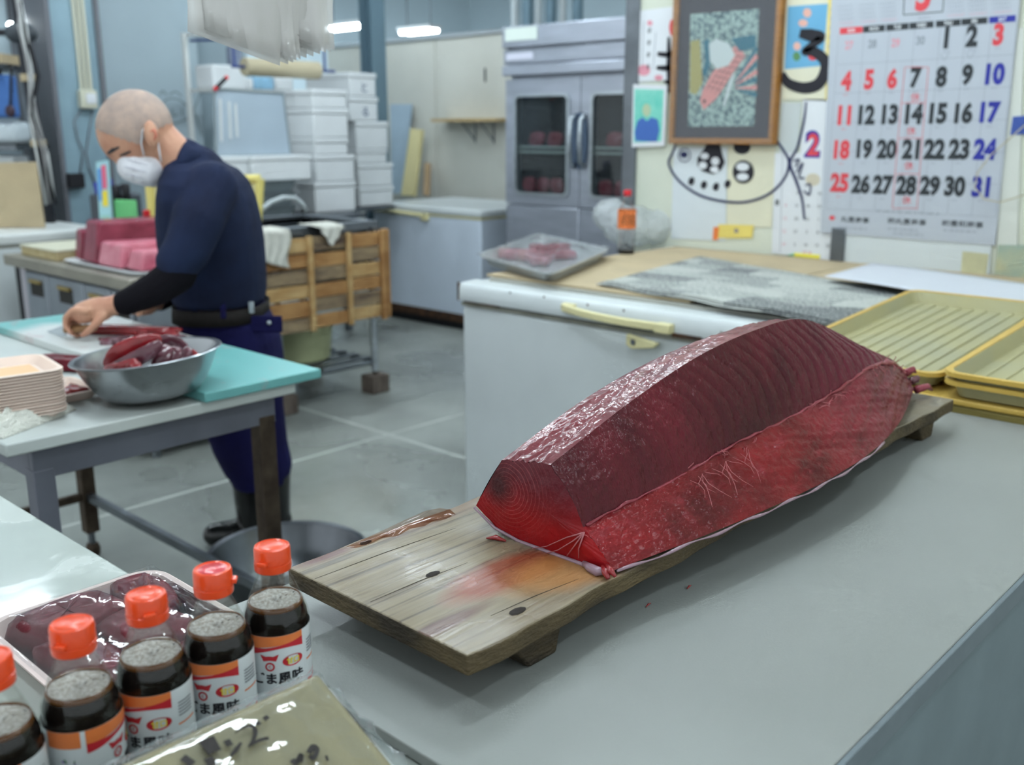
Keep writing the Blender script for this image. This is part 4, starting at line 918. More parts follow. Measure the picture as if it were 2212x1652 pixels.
# far hand resting on the fish
limb(g, [(332, 652, 3.08, .027), (318, 660, 3.05, .030), (306, 664, 3.03, .026)])
for k in range(4):
    limb(g, [(306, 662 + k, 3.06 - .018 * k, .0095), (292, 666 + k, 3.05 - .018 * k, .009), (286, 675, 3.04 - .018 * k, .008)], 10)
limb(g, [(318, 664, 2.99, .011), (306, 672, 2.97, .010), (298, 680, 2.97, .008)], 10)
body = remeshed(g, 'body', SKINM, man, .0055, 5)
# cropped grey hair: the back and sides of the skull
HAIR = mat('cropped_grey_hair', (158, 142, 134), .75, col2=(184, 160, 146), vs=30, bump=.2, bs=260)
g = G(); N_ = 40; rings = []
def skull(th, ph, k):     # th from crown axis, ph around
    v = Vector((math.sin(th) * math.cos(ph), math.sin(th) * math.sin(ph), math.cos(th)))
    return hc + (hf * v.x * .112 + FW * v.y * .079 + hu * v.z * .106) * k
ax = (-hf * .8 + hu * .35).normalized()
vs = []; fs = []; idx = {}
NT, NP = 64, 120
for i in range(NT + 1):
    for j in range(NP): vs.append(skull(math.pi * i / NT, 2 * math.pi * j / NP, 1.008))
for i in range(NT):
    for j in range(NP):
        q = (i * NP + j, i * NP + (j + 1) % NP, (i + 1) * NP + (j + 1) % NP, (i + 1) * NP + j)
        c = sum((vs[a] for a in q), Vector()) / 4 - hc
        f_, u_ = c.dot(hf), c.dot(hu)
        if f_ < .030 + .35 * u_ and f_ < .070 and u_ > -.055 + .25 * f_: fs.append(q)
g.add(vs, fs); g.build('hair', HAIR, man, smooth=True, recalc=False)
BROW = mat('eyebrow', (60, 56, 58), .8)
g = G(); g.tube([pt(234, 331, FH - .046), pt(245, 323, FH - .058), pt(259, 317, FH - .066)], [.004, .006, .004], 8); g.build('eyebrow', BROW, man, smooth=True)
g = G(); g.tube([pt(260, 336, FH - .058), pt(270, 332, FH - .064), pt(281, 327, FH - .068)], [.0025, .0035, .0025], 8); g.build('eyelid', BROW, man, smooth=True)
g = G(); g.tube([pt(320, 300, FH - .093), pt(324, 284, FH - .095), pt(333, 281, FH - .095), pt(337, 292, FH - .094), pt(332, 305, FH - .093)], [.003, .004, .004, .004, .003], 8); g.build('ear_fold', mat('ear_skin', (206, 120, 98), .5), man, smooth=True)
# mask
MASK = mat('mask_cloth', (226, 226, 232), .8, var=.04, vs=20, bump=.3, bs=60, stretch=(1, 1, 1))
g = G(); d1 = (pt(360, 376, FH) - pt(262, 350, FH)).normalized(); d2 = d1.cross(FW).normalized()
mc = pt(309, 362, FH); rings = []
for i in range(15):
    u = -1 + 2 * i / 14; s = math.sqrt(max(0, 1 - abs(u) ** 3.2)); pleat = 1 + .035 * math.sin(i * 2.4)
    rings.append([mc + d1 * (u * .072) + (d2 * (.051 * math.copysign(abs(math.cos(t)) ** .8, math.cos(t))) + FW * (.066 * math.sin(t))) * max(s, .05) * pleat for t in [2 * math.pi * j / 24 for j in range(24)]])
g.rings(rings, True); msk = g.build('mask', MASK, man, smooth=True, sub=1)
for k in range(3):
    G().tube([mc + d1 * (-.05 + .1 * j / 8) + d2 * (-.022 + .02 * k) - FW * (.0672 * math.sqrt(max(.1, 1 - ((-.05 + .1 * j / 8) / .075) ** 2 - ((-.022 + .02 * k) / .056) ** 2))) for j in range(9)], .0018, 6).build('pleat', mat('mask_pleat', (196, 196, 206), .8), msk, smooth=True)
for ch in ([(311, 336), (305, 310), (308, 282), (316, 272)], [(348, 350), (344, 325), (341, 305), (336, 292)]):
    G().tube([pt(x, y, FH - .070 - .006 * k) for k, (x, y) in enumerate(ch)], .0024, 8).build('ear_loop', MASK, msk, smooth=True)
# polo shirt
SHIRT = mat('navy_shirt', (34, 44, 72), .85, spec=.2, col2=(30, 36, 58), vs=8, bump=.25, bs=200)
g = G()
band(g, [(345, 372, 468, 2.99, .075), (366, 364, 506, 2.99, .145), (392, 358, 527, 3.0, .19), (425, 354, 541, 3.01, .205), (470, 352, 553, 3.03, .205), (520, 354, 562, 3.06, .20), (570, 362, 567, 3.09, .19), (615, 374, 569, 3.12, .185), (640, 384, 568, 3.13, .18), (652, 390, 566, 3.135, .172)])
limb(g, [(458, 405, 2.88, .074), (430, 470, 2.82, .073), (404, 540, 2.80, .066), (385, 566, 2.80, .062)])
limb(g, [(458, 405, 3.14, .074), (435, 480, 3.22, .072), (410, 560, 3.25, .062)])
limb(g, [(395, 352, FH + .04, .074), (420, 385, 3.0, .10)])
remeshed(g, 'polo_shirt', SHIRT, man, .007, 5)
g = G(); rings = []
for (xl, yl, xr, yr, hd, f) in ((384, 392, 408, 302, .068, FH + .03), (362, 386, 428, 318, .085, FH + .03), (356, 392, 452, 332, .098, FH + .04)):
    a, b = pt(xl, yl, f), pt(xr, yr, f); c = (a + b) / 2; e1 = (b - a).normalized(); hx = (b - a).length / 2
    rings.append([c + e1 * (hx * math.cos(t)) + FW * (hd * math.sin(t)) for t in [2 * math.pi * j / 28 for j in range(28)]])
g.rings(rings, False); cl = g.build('collar', SHIRT, man, smooth=True); md = cl.modifiers.new('thick', 'SOLIDIFY'); md.thickness = .006
G().tube([pt(346, 566, 2.80), pt(388, 582, 2.775), pt(412, 578, 2.80)], .004, 8).build('sleeve_hem', SHIRT, man, smooth=True)
COVER = mat('black_arm_cover', (17, 15, 21), .85, spec=.15, bump=.2, bs=160)
g = G(); limb(g, [(392, 560, 2.80, .054), (384, 592, 2.795, .053), (340, 622, 2.79, .049), (300, 641, 2.79, .042), (270, 654, 2.79, .0365)]); remeshed(g, 'arm_cover', COVER, man, .005, 4)
g = G(); limb(g, [(412, 560, 3.25, .054), (404, 596, 3.24, .052), (372, 630, 3.16, .042), (346, 648, 3.11, .035)]); remeshed(g, 'arm_cover', COVER, man, .006, 4)
# trousers, belt, boots
TROU = mat('blue_trousers', (28, 28, 80), .8, spec=.2, col2=(24, 22, 62), vs=6, bump=.25, bs=60)
g = G()
band(g, [(655, 392, 566, 3.14, .168), (690, 396, 584, 3.15, .175), (730, 400, 600, 3.17, .182), (775, 408, 607, 3.19, .180), (810, 416, 608, 3.20, .172)])
limb(g, [(474, 800, 3.10, .098), (492, 880, 3.13, .092), (512, 960, 3.18, .082), (535, 1010, 3.21, .078), (540, 1030, 3.22, .066)])
limb(g, [(545, 800, 3.29, .098), (556, 880, 3.31, .090), (572, 960, 3.33, .080), (585, 1005, 3.34, .076), (588, 1028, 3.34, .064)])
tr = remeshed(g, 'trousers', TROU, man, .007, 5)
G().obox(pt(575, 700, 3.03), (RT, UPV, FW), (.050, .026, .004)).build('pocket_flap', TROU, man, bevel=.004)
G().lathe([(0, 0), (.007, 0), (.006, .003), (0, .004)], (0, 0, 0), 12)
g = G(); g.ell(pt(581, 697, 3.018), (RT, UPV, FW), (.0075, .0075, .004), 12, 8); g.build('button', STEEL, man, smooth=True)
BELT = mat('belt_webbing', (40, 37, 36), .8, spec=.2, var=.15, vs=60)
g = G(); rings = []
for y in (652, 684):
    a, b = pt(388, y, 3.14), pt(571, y, 3.14); c = (a + b) / 2; hx = (b - a).length / 2
    rings.append([c + RT * (hx * math.copysign(abs(math.cos(t)) ** .8, math.cos(t))) + FW * (.178 * math.copysign(abs(math.sin(t)) ** .8, math.sin(t))) for t in [2 * math.pi * j / 48 for j in range(48)]])
g.rings(rings, False); bl = g.build('belt', BELT, man, smooth=True); md = bl.modifiers.new('thick', 'SOLIDIFY'); md.thickness = .006; md.offset = 1
g = G().obox(pt(543, 664, 3.0), (RT, UPV, FW), (.008, .018, .004)); g.build('belt_tip', STEEL, bl, bevel=.002)
for x in (420, 482): G().obox(pt(x, 669, 2.962 if x > 450 else 2.985), (RT, UPV, FW), (.008, .026, .004)).build('belt_loop', TROU, bl, bevel=.002)
BOOT = mat('black_rubber', (8, 8, 11), .2, spec=.5, coat=.4, bump=.05, bs=30)
def boot(shaft, foot, name):
    g = G(); limb(g, shaft); limb(g, foot); return remeshed(g, name, BOOT, man, .006, 5)
def zf(x, f, z):        # pixel row whose ray meets height z at forward distance f
    d = f; up = (z - CAMZ); return CY - FPX * (f * ST + up * CT) / (f * CT - up * ST)
boot([(538, 1020, 3.22, .062), (540, 1070, 3.23, .056), (545, 1130, 3.25, .050)],
     [(556, zf(0, 3.25, .045), 3.25, .042), (525, zf(0, 3.235, .050), 3.235, .046), (490, zf(0, 3.225, .046), 3.225, .043), (463, zf(0, 3.22, .042), 3.22, .040)], 'boot')
boot([(590, 1020, 3.34, .062), (593, 1060, 3.345, .056), (597, 1110, 3.35, .050)],
     [(606, zf(0, 3.35, .045), 3.35, .042), (580, zf(0, 3.34, .050), 3.34, .046), (555, zf(0, 3.33, .044), 3.33, .042)], 'boot')
# ------------------------------------------------------------------ knife in the near hand
kn = thing('fish_knife', 'long grey bladed fish knife held in the man near hand', 'knife', tuple(pt(130, 712, 2.79)))
a, b = pt(205, 708, 2.775), pt(140, 712, 2.785); G().tube([a, a.lerp(b, .5), b], [.011, .012, .010], 10).build('handle', mat('knife_wood', (150, 112, 76), .6), kn, smooth=True)
tip = on_z(84, 724, .8035); heel = pt(140, 706, 2.79); heel2 = heel - UPV * .028
nrm_k = (tip - heel).cross(UPV).normalized()
g = G(); P = [heel + UPV * .006, heel2 + UPV * .0, tip, heel.lerp(tip, .65) + UPV * .004]
g.add([p + nrm_k * s for s in (-.001, .001) for p in P], [(0, 1, 2, 3), (7, 6, 5, 4), (0, 4, 5, 1), (1, 5, 6, 2), (2, 6, 7, 3), (3, 7, 4, 0)]); g.build('blade', STEEL, kn)
# ================================================================== near chest freezer
RUSTY = mat('rust_stain', (92, 62, 40), .8, col2=(40, 30, 24), vs=30)
GASK = mat('grey_gasket', (150, 150, 138), .6, var=.2, vs=12)
fz = thing('chest_freezer', 'old white chest freezer covered with cardboard and newspaper', 'freezer', (3.05, 1.4, 0))
FX, FY0, FY1 = 2.43, .30, 2.50
G().box(FX + .012, 3.68, FY0, FY1 - .008, .04, .800).build('body', ENAMEL, fz, bevel=.012)
G().box(FX + .04, 3.66, FY0 + .02, FY1 - .03, 0, .04).build('plinth', STEEL_DARK, fz)
G().box(FX + .010, 3.68, FY0, FY1 - .006, .800, .812).build('gasket', GASK, fz)
g = G(); yy0, yy1 = FY0, FY1
sec_ = [(FX, .818), (FX - .002, .822), (FX, .866), (FX + .012, .880), (FX + .085, .884), (FX + .10, .878), (3.68, .878), (3.68, .818)]
g.add([(x, yy0, z) for x, z in sec_] + [(x, yy1, z) for x, z in sec_], [tuple(range(8)), tuple(range(15, 7, -1))] + [(i, (i + 1) % 8, 8 + (i + 1) % 8, 8 + i) for i in range(8)])
lid = g.build('lid', ENAMEL, fz, bevel=.003)
LIDP = mat('lid_inset_grey', (170, 170, 160), .55, var=.06, vs=5)
G().box(FX + .105, 3.66, FY0 + .02, FY1 - .05, .8785, .892).build('lid_inset', LIDP, lid, bevel=.003)
G().box(FX - .0025, FX + .004, FY1 - .006, FY1 + .0015, .818, .882).build('lid_corner', RUSTY, lid)
# pull handle: bowed bar on two mounts, with the latch below
hy0, hy1 = 2.015, 1.60
bar = []
for k in range(17):
    u = k / 16; y = hy0 + (hy1 - hy0) * u; bar.append((FX - .012 - .034 * math.sin(math.pi * min(1, u * 1.08)) ** .8, y, .853 - .016 * u))
g = G(); rings = []
for i, p in enumerate(bar):
    p = Vector(p); rings.append([p + Vector((a, 0, b)) for a, b in ((-.006, -.012), (.008, -.014), (.008, .012), (-.006, .010))])
g.rings(rings, True); hd = g.build('handle', CREAM, lid, bevel=.003)
G().box(FX - .014, FX + .002, hy0 - .05, hy0, .838, .866).build('handle_mount', CREAM, lid, bevel=.003)
G().box(FX - .03, FX + .002, hy1 - .004, hy1 + .05, .822, .850).build('handle_mount', CREAM, lid, bevel=.003)
g = G().prism([(0, .03), (.115, .014), (.10, 0), (.02, -.012), (0, 0)], (FX - .004, 1.755, .772), (0, -1, 0), (0, 0, 1), -.016); g.prism([(0, .03), (.01, .03), (.01, .031), (0, .031)], (FX - .004, 1.755, .772), (0, -1, 0), (0, 0, 1), -.001)
lt_ = G().prism([(0, .03), (.115, .016), (.10, .0), (.02, -.014), (0, -.004)], (FX - .004, 1.755, .772), (0, -1, 0), (0, 0, 1), .016).build('latch', CREAM, fz, bevel=.003)
G().tube([(FX - .021, 1.728, .780), (FX - .0225, 1.728, .780)], .009, 14).build('keyhole', STEEL_DARK, lt_)
G().box(FX - .006, FX + .001, 1.50, 1.60, .812, .824).build('rust_patch', RUSTY, lid)
G().box(FX - .003, FX + .001, 2.30, 2.47, .8145, .8185).build('rust_patch', RUSTY, lid)
for k, (y, z) in enumerate(((1.44, .846), (1.92, .869), (1.78, .868), (2.25, .872), (2.10, .874))):
    G().ell((FX - .001, y, z), ((0, 1, 0), (0, 0, 1), (1, 0, 0)), (.004, .004, .0015), 8, 6).build('rust_spot', RUSTY, lid)
# ------------------------------------------------------------------ cardboard on the lid
CARD = mat('brown_cardboard', (196, 178, 144), .85, col2=(180, 164, 134), vs=5)
ZC = .9015
def card(u, v): 
    x = 2.545 + (3.74 - 2.545) * u; y = 2.47 - (2.47 - 1.62) * v
    return Vector((x, y, ZC + .001 * math.sin(x * 9) * math.sin(y * 7)))
tag(G().sheet(card, 16, 12, .008).build('cardboard_sheet', CARD), 'flat brown cardboard sheet on the freezer lid by the steel tray', 'cardboard')
tag(G().sheet(lambda u, v: Vector((2.62 + 1.12 * u, 1.612 - .72 * v, ZC + .0005)), 16, 12, .008).build('cardboard_sheet', CARD), 'brown cardboard sheet on the freezer lid beneath the newspaper and paper', 'cardboard')
# ------------------------------------------------------------------ newspaper
NEWS = bpy.data.materials.new('newsprint'); NEWS.use_nodes = True; MATS['newsprint'] = NEWS
N, L, Bn = nodes_of(NEWS); Bn.inputs['Roughness'].default_value = .9
tc = N.new('ShaderNodeTexCoord'); mp = N.new('ShaderNodeMapping'); mp.inputs['Scale'].default_value = (70, 260, 1); mp.inputs['Rotation'].default_value = (0, 0, .12); L.new(tc.outputs['Object'], mp.inputs[0])
n1 = N.new('ShaderNodeTexNoise'); n1.inputs['Scale'].default_value = 1.0; n1.inputs['Detail'].default_value = 2; L.new(mp.outputs[0], n1.inputs[0])
v1 = N.new('ShaderNodeTexVoronoi'); v1.distance = 'CHEBYCHEV'; v1.inputs['Scale'].default_value = 9; v1.inputs['Randomness'].default_value = .6; mp2 = N.new('ShaderNodeMapping'); mp2.inputs['Scale'].default_value = (1, .6, 1); mp2.inputs['Rotation'].default_value = (0, 0, .12); L.new(tc.outputs['Object'], mp2.inputs[0]); L.new(mp2.outputs[0], v1.inputs[0])
sv = N.new('ShaderNodeSeparateColor'); L.new(v1.outputs['Color'], sv.inputs[0])
m1 = N.new('ShaderNodeMath'); m1.operation = 'MULTIPLY_ADD'; L.new(sv.outputs[0], m1.inputs[0]); m1.inputs[1].default_value = .26; L.new(n1.outputs['Fac'], m1.inputs[2])
r = N.new('ShaderNodeValToRGB'); r.color_ramp.elements[0].position = .56; r.color_ramp.elements[1].position = .78; r.color_ramp.elements[0].color = lin((186, 190, 184)); r.color_ramp.elements[1].color = lin((84, 88, 92))
L.new(m1.outputs[0], r.inputs[0]); L.new(r.outputs[0], Bn.inputs['Base Color'])
NC = [Vector((2.585, 2.01, 0)), Vector((3.40, 2.16, 0)), Vector((3.05, 1.15, 0)), Vector((2.45, 1.13, 0))]
def news(k):
    def f(u, v):
        a = NC[0].lerp(NC[1], u); b = NC[3].lerp(NC[2], u); p = a.lerp(b, v)
        e = min(u, 1 - u, v, 1 - v)
        return Vector((p.x + .012 * k + .006 * math.sin(v * 17), p.y - .006 * k, ZC + .004 + .0035 * k + .0022 * (1 + math.sin(u * 11 + v * 6 + k)) * min(1, e * 6) + .004 * math.sin(v * 9 + 1) ** 2 * (u < .06)))
    return f
nw = thing('newspaper', 'folded grey newspaper spread over the freezer lid', 'newspaper', (2.88, 1.62, ZC))
for k in range(3): G().sheet(news(k), 40, 40, .0012).build('page', NEWS, nw, smooth=True)
PAPER = mat('white_paper', (208, 212, 220), .7, var=.02, vs=4)
wp = G().sheet(lambda u, v: Vector(((on_z(1780, 596, .935).lerp(on_z(1885, 568, .95), v)).lerp(on_z(2330, 690, .935).lerp(on_z(2430, 640, .95), v), u)) + Vector((0, 0, .003 * math.sin(u * 5)))), 20, 8, .0015).build('paper_sheet', PAPER, smooth=True)
tag(wp, 'large blank white paper sheet on the freezer below the calendar', 'paper')
# ------------------------------------------------------------------ steel tray with fish
tr_c = [on_z(1028, 550, .943), on_z(1190, 592, .943), on_z(1322, 537, .943), on_z(1160, 503, .943)]
tc0 = sum(tr_c, Vector()) / 4; tc0.z = ZC
ty = thing('steel_tray', 'shallow steel tray with pink fish pieces under film on cardboard', 'tray', tuple(tc0))
def ringq(s, z): return [tc0 + (p - tc0).xy.to_3d() * s + Vector((0, 0, z)) for p in tr_c]
def sm_ring(s, z, k=6):
    q = ringq(s, z); out = []
    for i in range(4):
        a, b, c = q[i - 1], q[i], q[(i + 1) % 4]; p0 = b.lerp(a, .13); p1 = b.lerp(c, .13)
        for t in range(k + 1): u = t / k; out.append(p0.lerp(b, u).lerp(b.lerp(p1, u), u))
    return out
g = G(); g.rings([sm_ring(.86, .0005), sm_ring(.94, .034), sm_ring(1.0, .036), sm_ring(1.0, .041), sm_ring(.955, .0405), sm_ring(.87, .004)], True); g.build('tray_shell', mat('bright_tray_steel', (206, 212, 214), .3, .4), ty, smooth=40)
PINK = flesh('frozen_pink_fish', (140, 40, 58), (196, 110, 124), .4, .6, 30, (1, 1, 1), coat=.4, pale=(214, 150, 160))
r_ = random.Random(11)
for k in range(9):
    u, v = .18 + .09 * (k % 5) + .03 * r_.random(), .30 + .22 * (k // 5) + .06 * r_.random()
    p = tr_c[1].lerp(tr_c[2], v + .05).lerp(tr_c[0].lerp(tr_c[3], v + .05), .25 + u * .9)
    meat('fish_piece', ['pink fish piece at the tray front left', 'pink fish piece next along the tray front', 'pink fish piece in the tray front middle', 'pink fish piece right of the tray middle', 'pink fish piece near the tray front corner', 'pink fish piece at the tray back left', 'pale pink fish piece lying on top in the tray', 'pink fish piece at the tray back middle', 'pink fish piece at the tray back right'][k],
         (p.x, p.y, ZC + .024 + .016 * (k == 6)), axz(30 + 25 * k), (.085, .035, .018), 40 + k, PINK, 'fish', 'fish pieces in the steel tray')
def tfilm(u, v):
    p = tr_c[0].lerp(tr_c[1], u).lerp(tr_c[3].lerp(tr_c[2], u), v); e = min(u, 1 - u, v, 1 - v)
    return Vector((p.x, p.y, ZC + .043 + .022 * min(1, e * 4) * (v < .75) + .003 * math.sin(u * 21 + v * 13)))
G().sheet(tfilm, 26, 26, .0006).build('film', clear('tray_film', rough=.12, edge=.4, fog=.08, bump=.2, bs=14, gloss=.2), ty, smooth=True)
# ------------------------------------------------------------------ PET bottle and bubble bag
bp_ = on_z(1352, 548, ZC); bx, by = bp_.x, bp_.y
PETC = mat('red_screw_cap', (214, 40, 50), .35)
pb = thing('plastic_bottle', 'clear plastic bottle with red cap and orange label on the freezer', 'bottle', (bx, by, ZC))
G().lathe([(0, .001), (.032, .001), (.036, .006), (.037, .02), (.035, .05), (.037, .09), (.0375, .16), (.036, .175), (.028, .2), (.016, .222), (.0145, .236), (.017, .238), (.014, .241), (.014, .25)], (bx, by, ZC), 32).build('bottle_wall', clear('pet_plastic', (250, 250, 250), .04, .35, .05), pb, smooth=50)
G().lathe([(0, .003), (.033, .003), (.0345, .02), (0, .02)], (bx, by, ZC), 32).build('liquid', SAUCE, pb, smooth=50)
G().lathe([(.0155, .236), (.0165, .238), (.0165, .258), (.015, .2605), (0, .2605)], (bx, by, ZC), 24).build('cap', PETC, pb, smooth=40)
lb = G().lathe([(.038, .105), (.038, .182)], (bx, by, ZC), 48).build('label', mat('orange_label', (226, 122, 62), .4), pb, smooth=True)
ph = math.atan2(-by, -bx); g = G(); curved_text(g, '##', .012, ZC + .142, .04, bx, by, .0385, ph, .02); g.build('label_print', mat('label_brown', (88, 66, 44), .5), lb)
BUB = clear('bubble_film', (248, 250, 250), .2, .35, .5, (236, 242, 244), bump=.6, bs=60)
g = G(); bb = on_z(1372, 530, ZC) + FW * .10; r_ = random.Random(4)
for k in range(11):
    a = 2 * math.pi * k / 11; c = bb + RT * (.13 * math.cos(a) + .03) + FW * (.07 * math.sin(a)) + Vector((0, 0, .05 + .05 * r_.random() + .03 * math.cos(a * 2)))
    g.ell(c, (RT, FW, UPV), (.07 + .02 * r_.random(), .06, .06 + .02 * r_.random()), 14, 10)
g.ell(bb + Vector((0, 0, .09)), (RT, FW, UPV), (.13, .09, .075), 18, 12)
g.ell(bb + RT * .02 + Vector((0, 0, .048)), (RT, FW, UPV), (.15, .10, .047), 18, 12)
hold = thing('bubble_wrap_bag', 'crumpled heap of translucent bubble wrap behind the plastic bottle', 'bag', (bb.x, bb.y, ZC))
bw_ = remeshed(g, 'film', BUB, hold, .008, 2)
tx = bpy.data.textures.new('crumple', 'CLOUDS'); tx.noise_scale = .03; md = bw_.modifiers.new('crumple', 'DISPLACE'); md.texture = tx; md.strength = .022; md.mid_level = .5
# ------------------------------------------------------------------ yellow trays and their stand
YEL = mat('yellow_tray_plastic', (174, 168, 122), .45, col2=(166, 164, 132), vs=5)
YEL_D = mat('yellow_tray_rim', (206, 172, 84), .4, var=.08, vs=9)
OLIVE = mat('olive_crate', (150, 136, 76), .6, var=.1, vs=6)
cr_ = thing('tray_stand', 'olive yellow crate under the yellow trays at the counter end', 'crate', (2.22, .72, 0))
G().box(2.035, 2.41, .36, 1.12, .0, .862).build('crate_body', OLIVE, cr_, bevel=.006)
G().box(2.03, 2.415, .355, 1.125, .862, .874).build('crate_rim', YEL_D, cr_, bevel=.003)
def ytray(name, label, x0, x1, y0, y1, z0, z1, ribs):
    """long shallow tray, sloping up from z0 (near end) to z1 (far end)"""
    sl = (z1 - z0) / (x1 - x0); t = thing(name, label, 'tray', (x0, (y0 + y1) / 2, z0), 'yellow plastic trays on the freezer')
    P = lambda x, y, h: Vector((x, y, z0 + sl * (x - x0) + h))
    def rr(i, h, r=.035): return [P(x0 + i + p[0], y0 + i + p[1], h) for p in rrect(x1 - x0 - 2 * i, y1 - y0 - 2 * i, r - i * .4, 5)]
    g = G(); g.rings([rr(.022, .001), rr(.014, .026), rr(.014, .030)], True); g2 = G()
    g2.rings([rr(.022, .001), rr(.013, .028), rr(0, .028), rr(0, .034), rr(.012, .034), rr(.024, .005)], True); g2.build('tray_shell', YEL, t, smooth=40)
    g3 = G(); g3.rings([rr(-.002, .027), rr(-.002, .036), rr(.010, .036), rr(.010, .0335)], False); g3.build('rim', YEL_D, t, smooth=40)
    for k in range(ribs):
        y = y0 + .05 + (y1 - y0 - .1) * k / (ribs - 1); a, b = P(x0 + .04, y, .0055), P(x1 - .04, y, .0055)
        G().tube([a, b], .0035, 6).build('rib', YEL, t)
    return t
ytray('yellow_tray', 'ribbed yellow tray behind the tuna tail, resting on the newspaper', 2.06, 2.84, .705, 1.075, .876, .925, 9)
ytray('yellow_tray', 'lower tray of the yellow pair at the right picture edge', 2.025, 2.80, .315, .690, .8755, .915, 2)
ytray('yellow_tray', 'upper tray of the yellow pair at the right picture edge', 2.022, 2.797, .315, .690, .8935, .9330, 8)

# ================================================================== posters wall
WX = 3.75
WALLR = mat('cream_painted_panel', (220, 224, 208), .7, col2=(206, 212, 196), vs=2.5, detail=7)
struct(G().box(WX, WX + .12, -2.5, 2.755, 0, 3.9).build('wall_right', WALLR))
struct(G().box(WX - .012, WX + .13, 2.70, 2.775, 0, 3.9).build('trim_1', STEEL_DARK, bevel=.004))
EX, EY = Vector((0, -1, 0)), Vector((0, 0, 1))
def wpt(x, y, X=WX): p = on_x(x, y, X); return Vector((p.x, p.y, p.z))
def wl(x, y, X=WX): p = on_x(x, y, X); return (-p.y, p.z)          # wall plane coordinates (right, up)
WO = lambda off: Vector((WX - off, 0, 0))
def poster(name, label, corners, m, off=.002, th=.0012, cat='poster'):
    c = [wl(*p) for p in corners]; g = G().prism(c, WO(off - th), EX, EY, th) if False else G()
    g.prism(c[::-1] if False else c, WO(off), EX, EY, th); cx = sum(p[0] for p in c) / len(c); lo = min(p[1] for p in c)
    t = thing(name, label, cat, (WX - off, -cx, lo)); o = g.build('sheet', m, t); return t
def on_wall(t, name, m, off, th, poly=None, strokes=None, text=None):
    g = G()
    if poly: g.prism([wl(*p) for p in poly], WO(off), EX, EY, th)
    if strokes:
        for pts, wd in strokes: stroke(g, [wl(*p) for p in pts], wd, WO(off), EX, EY, th)
    if text:
        s, (x, y), h, bold, sx = text; a = wl(x, y); put_text(g, s, WO(off + th) + EX * a[0] + EY * a[1], EX, EY, 1, bold, sx, h=h)
    return g.build(name, m, t)
PWHITE = mat('poster_white', (222, 226, 230), .6, var=.02); PCREAM = mat('poster_cream', (222, 220, 196), .7, var=.04, vs=5); PBLUE = mat('poster_blue', (104, 168, 204), .5, var=.05); PYELLOW = mat('poster_yellow', (232, 212, 116), .6)
RED = mat('cal_red', (214, 70, 78), .6); DARK = mat('cal_dark', (44, 50, 54), .6); BLUE = mat('cal_blue', (40, 48, 150), .6); GREYP = mat('cal_grey', (140, 146, 156), .6); PINKP = mat('cal_pink', (220, 150, 164), .6)
ell_px = lambda cx, cy, rx, ry, n=24, a=0: [(cx + rx * math.cos(2 * math.pi * k / n) * math.cos(a) - ry * math.sin(2 * math.pi * k / n) * math.sin(a), cy + rx * math.cos(2 * math.pi * k / n) * math.sin(a) + ry * math.sin(2 * math.pi * k / n) * math.cos(a)) for k in range(n)]
# big calendar
t = poster('wall_calendar', 'large monthly wall calendar with bold red, black and blue dates', [(1804, -90), (1776, 502), (2152, 529), (2216, -90)], mat('calendar_paper', (184, 191, 200), .55, var=.015), .011, .003, 'calendar')
rows = [[(27, 1838, 98), (28, 1888, 95), (29, 1938, 93), (30, 1992, 88), (1, 2048, 82), (2, 2103, 78), (3, 2160, 75)],
        [(4, 1832, 175), (5, 1881, 172), (6, 1931, 170), (7, 1982, 168), (8, 2037, 166), (9, 2093, 162), (10, 2153, 160)],
        [(11, 1828, 249), (12, 1876, 248), (13, 1926, 247), (14, 1978, 246), (15, 2030, 245), (16, 2085, 244), (17, 2142, 243)],
        [(18, 1822, 323), (19, 1871, 322), (20, 1919, 322), (21, 1971, 322), (22, 2022, 322), (23, 2075, 322), (24, 2131, 322)],
        [(25, 1817, 394), (26, 1863, 397), (27, 1911, 399), (28, 1961, 400), (29, 2012, 401), (30, 2066, 402), (31, 2122, 403)]]
for i, rw in enumerate(rows):
    for j, (n, x, y) in enumerate(rw):
        small = i == 0 and j < 4
        m = (PINKP if j in (0, 2) else GREYP) if small else (RED if (j == 0 or (i, j) in ((0, 6), (1, 1), (1, 2))) else BLUE if j == 6 else DARK)
        on_wall(t, 'numeral', m, .0142, .0004, text=(str(n), (x, y), .030 if small else .073, .03 if small else .055, .8))
for j, (x0, x1) in enumerate(((1818, 1867), (1868, 1915), (1918, 1966), (1968, 2020), (2025, 2078), (2080, 2136), (2140, 2197))):
    s = lambda x: 68 - 28 * (x - 1818) / 379
    o = on_wall(t, 'weekday_bar', RED if j == 0 else BLUE if j == 6 else DARK, .0142, .0004, poly=[(x0, s(x0) - 7), (x0, s(x0) + 7), (x1, s(x1) + 7), (x1, s(x1) - 7)])
    on_wall(t, 'weekday', PWHITE, .0147, .0003, text=(('SUN', 'MON', 'TUE', 'WED', 'THU', 'FRI', 'SAT')[j], ((x0 + x1) / 2, s((x0 + x1) / 2)), .014, .03, .8))
g = G()
for k in range(8):          # grid
    x0 = 1815 + 385 * k / 7 + 0; x1 = 1788 + 366 * k / 7; stroke(g, [wl(x0, 75 - 26 * k / 7), wl(x1, 445 + 22 * k / 7)], .0012, WO(.0141), EX, EY, .0003)
for k in range(6): stroke(g, [wl(1812 - 5 * k, 140 + 62 * k), wl(2196 - 8 * k, 118 + 70 * k)], .0012, WO(.0141), EX, EY, .0003)
o = g.build('grid_lines', GREYP, t); o['kind'] = 'stuff'
for a, b in (((1958, 146), (1931, 449)), ((2009, 146), (1984, 452))): on_wall(t, 'red_pen_line', RED, .0143, .0004, strokes=[((a, ((a[0] + b[0]) / 2 - 1, (a[1] + b[1]) / 2), b), .002)])
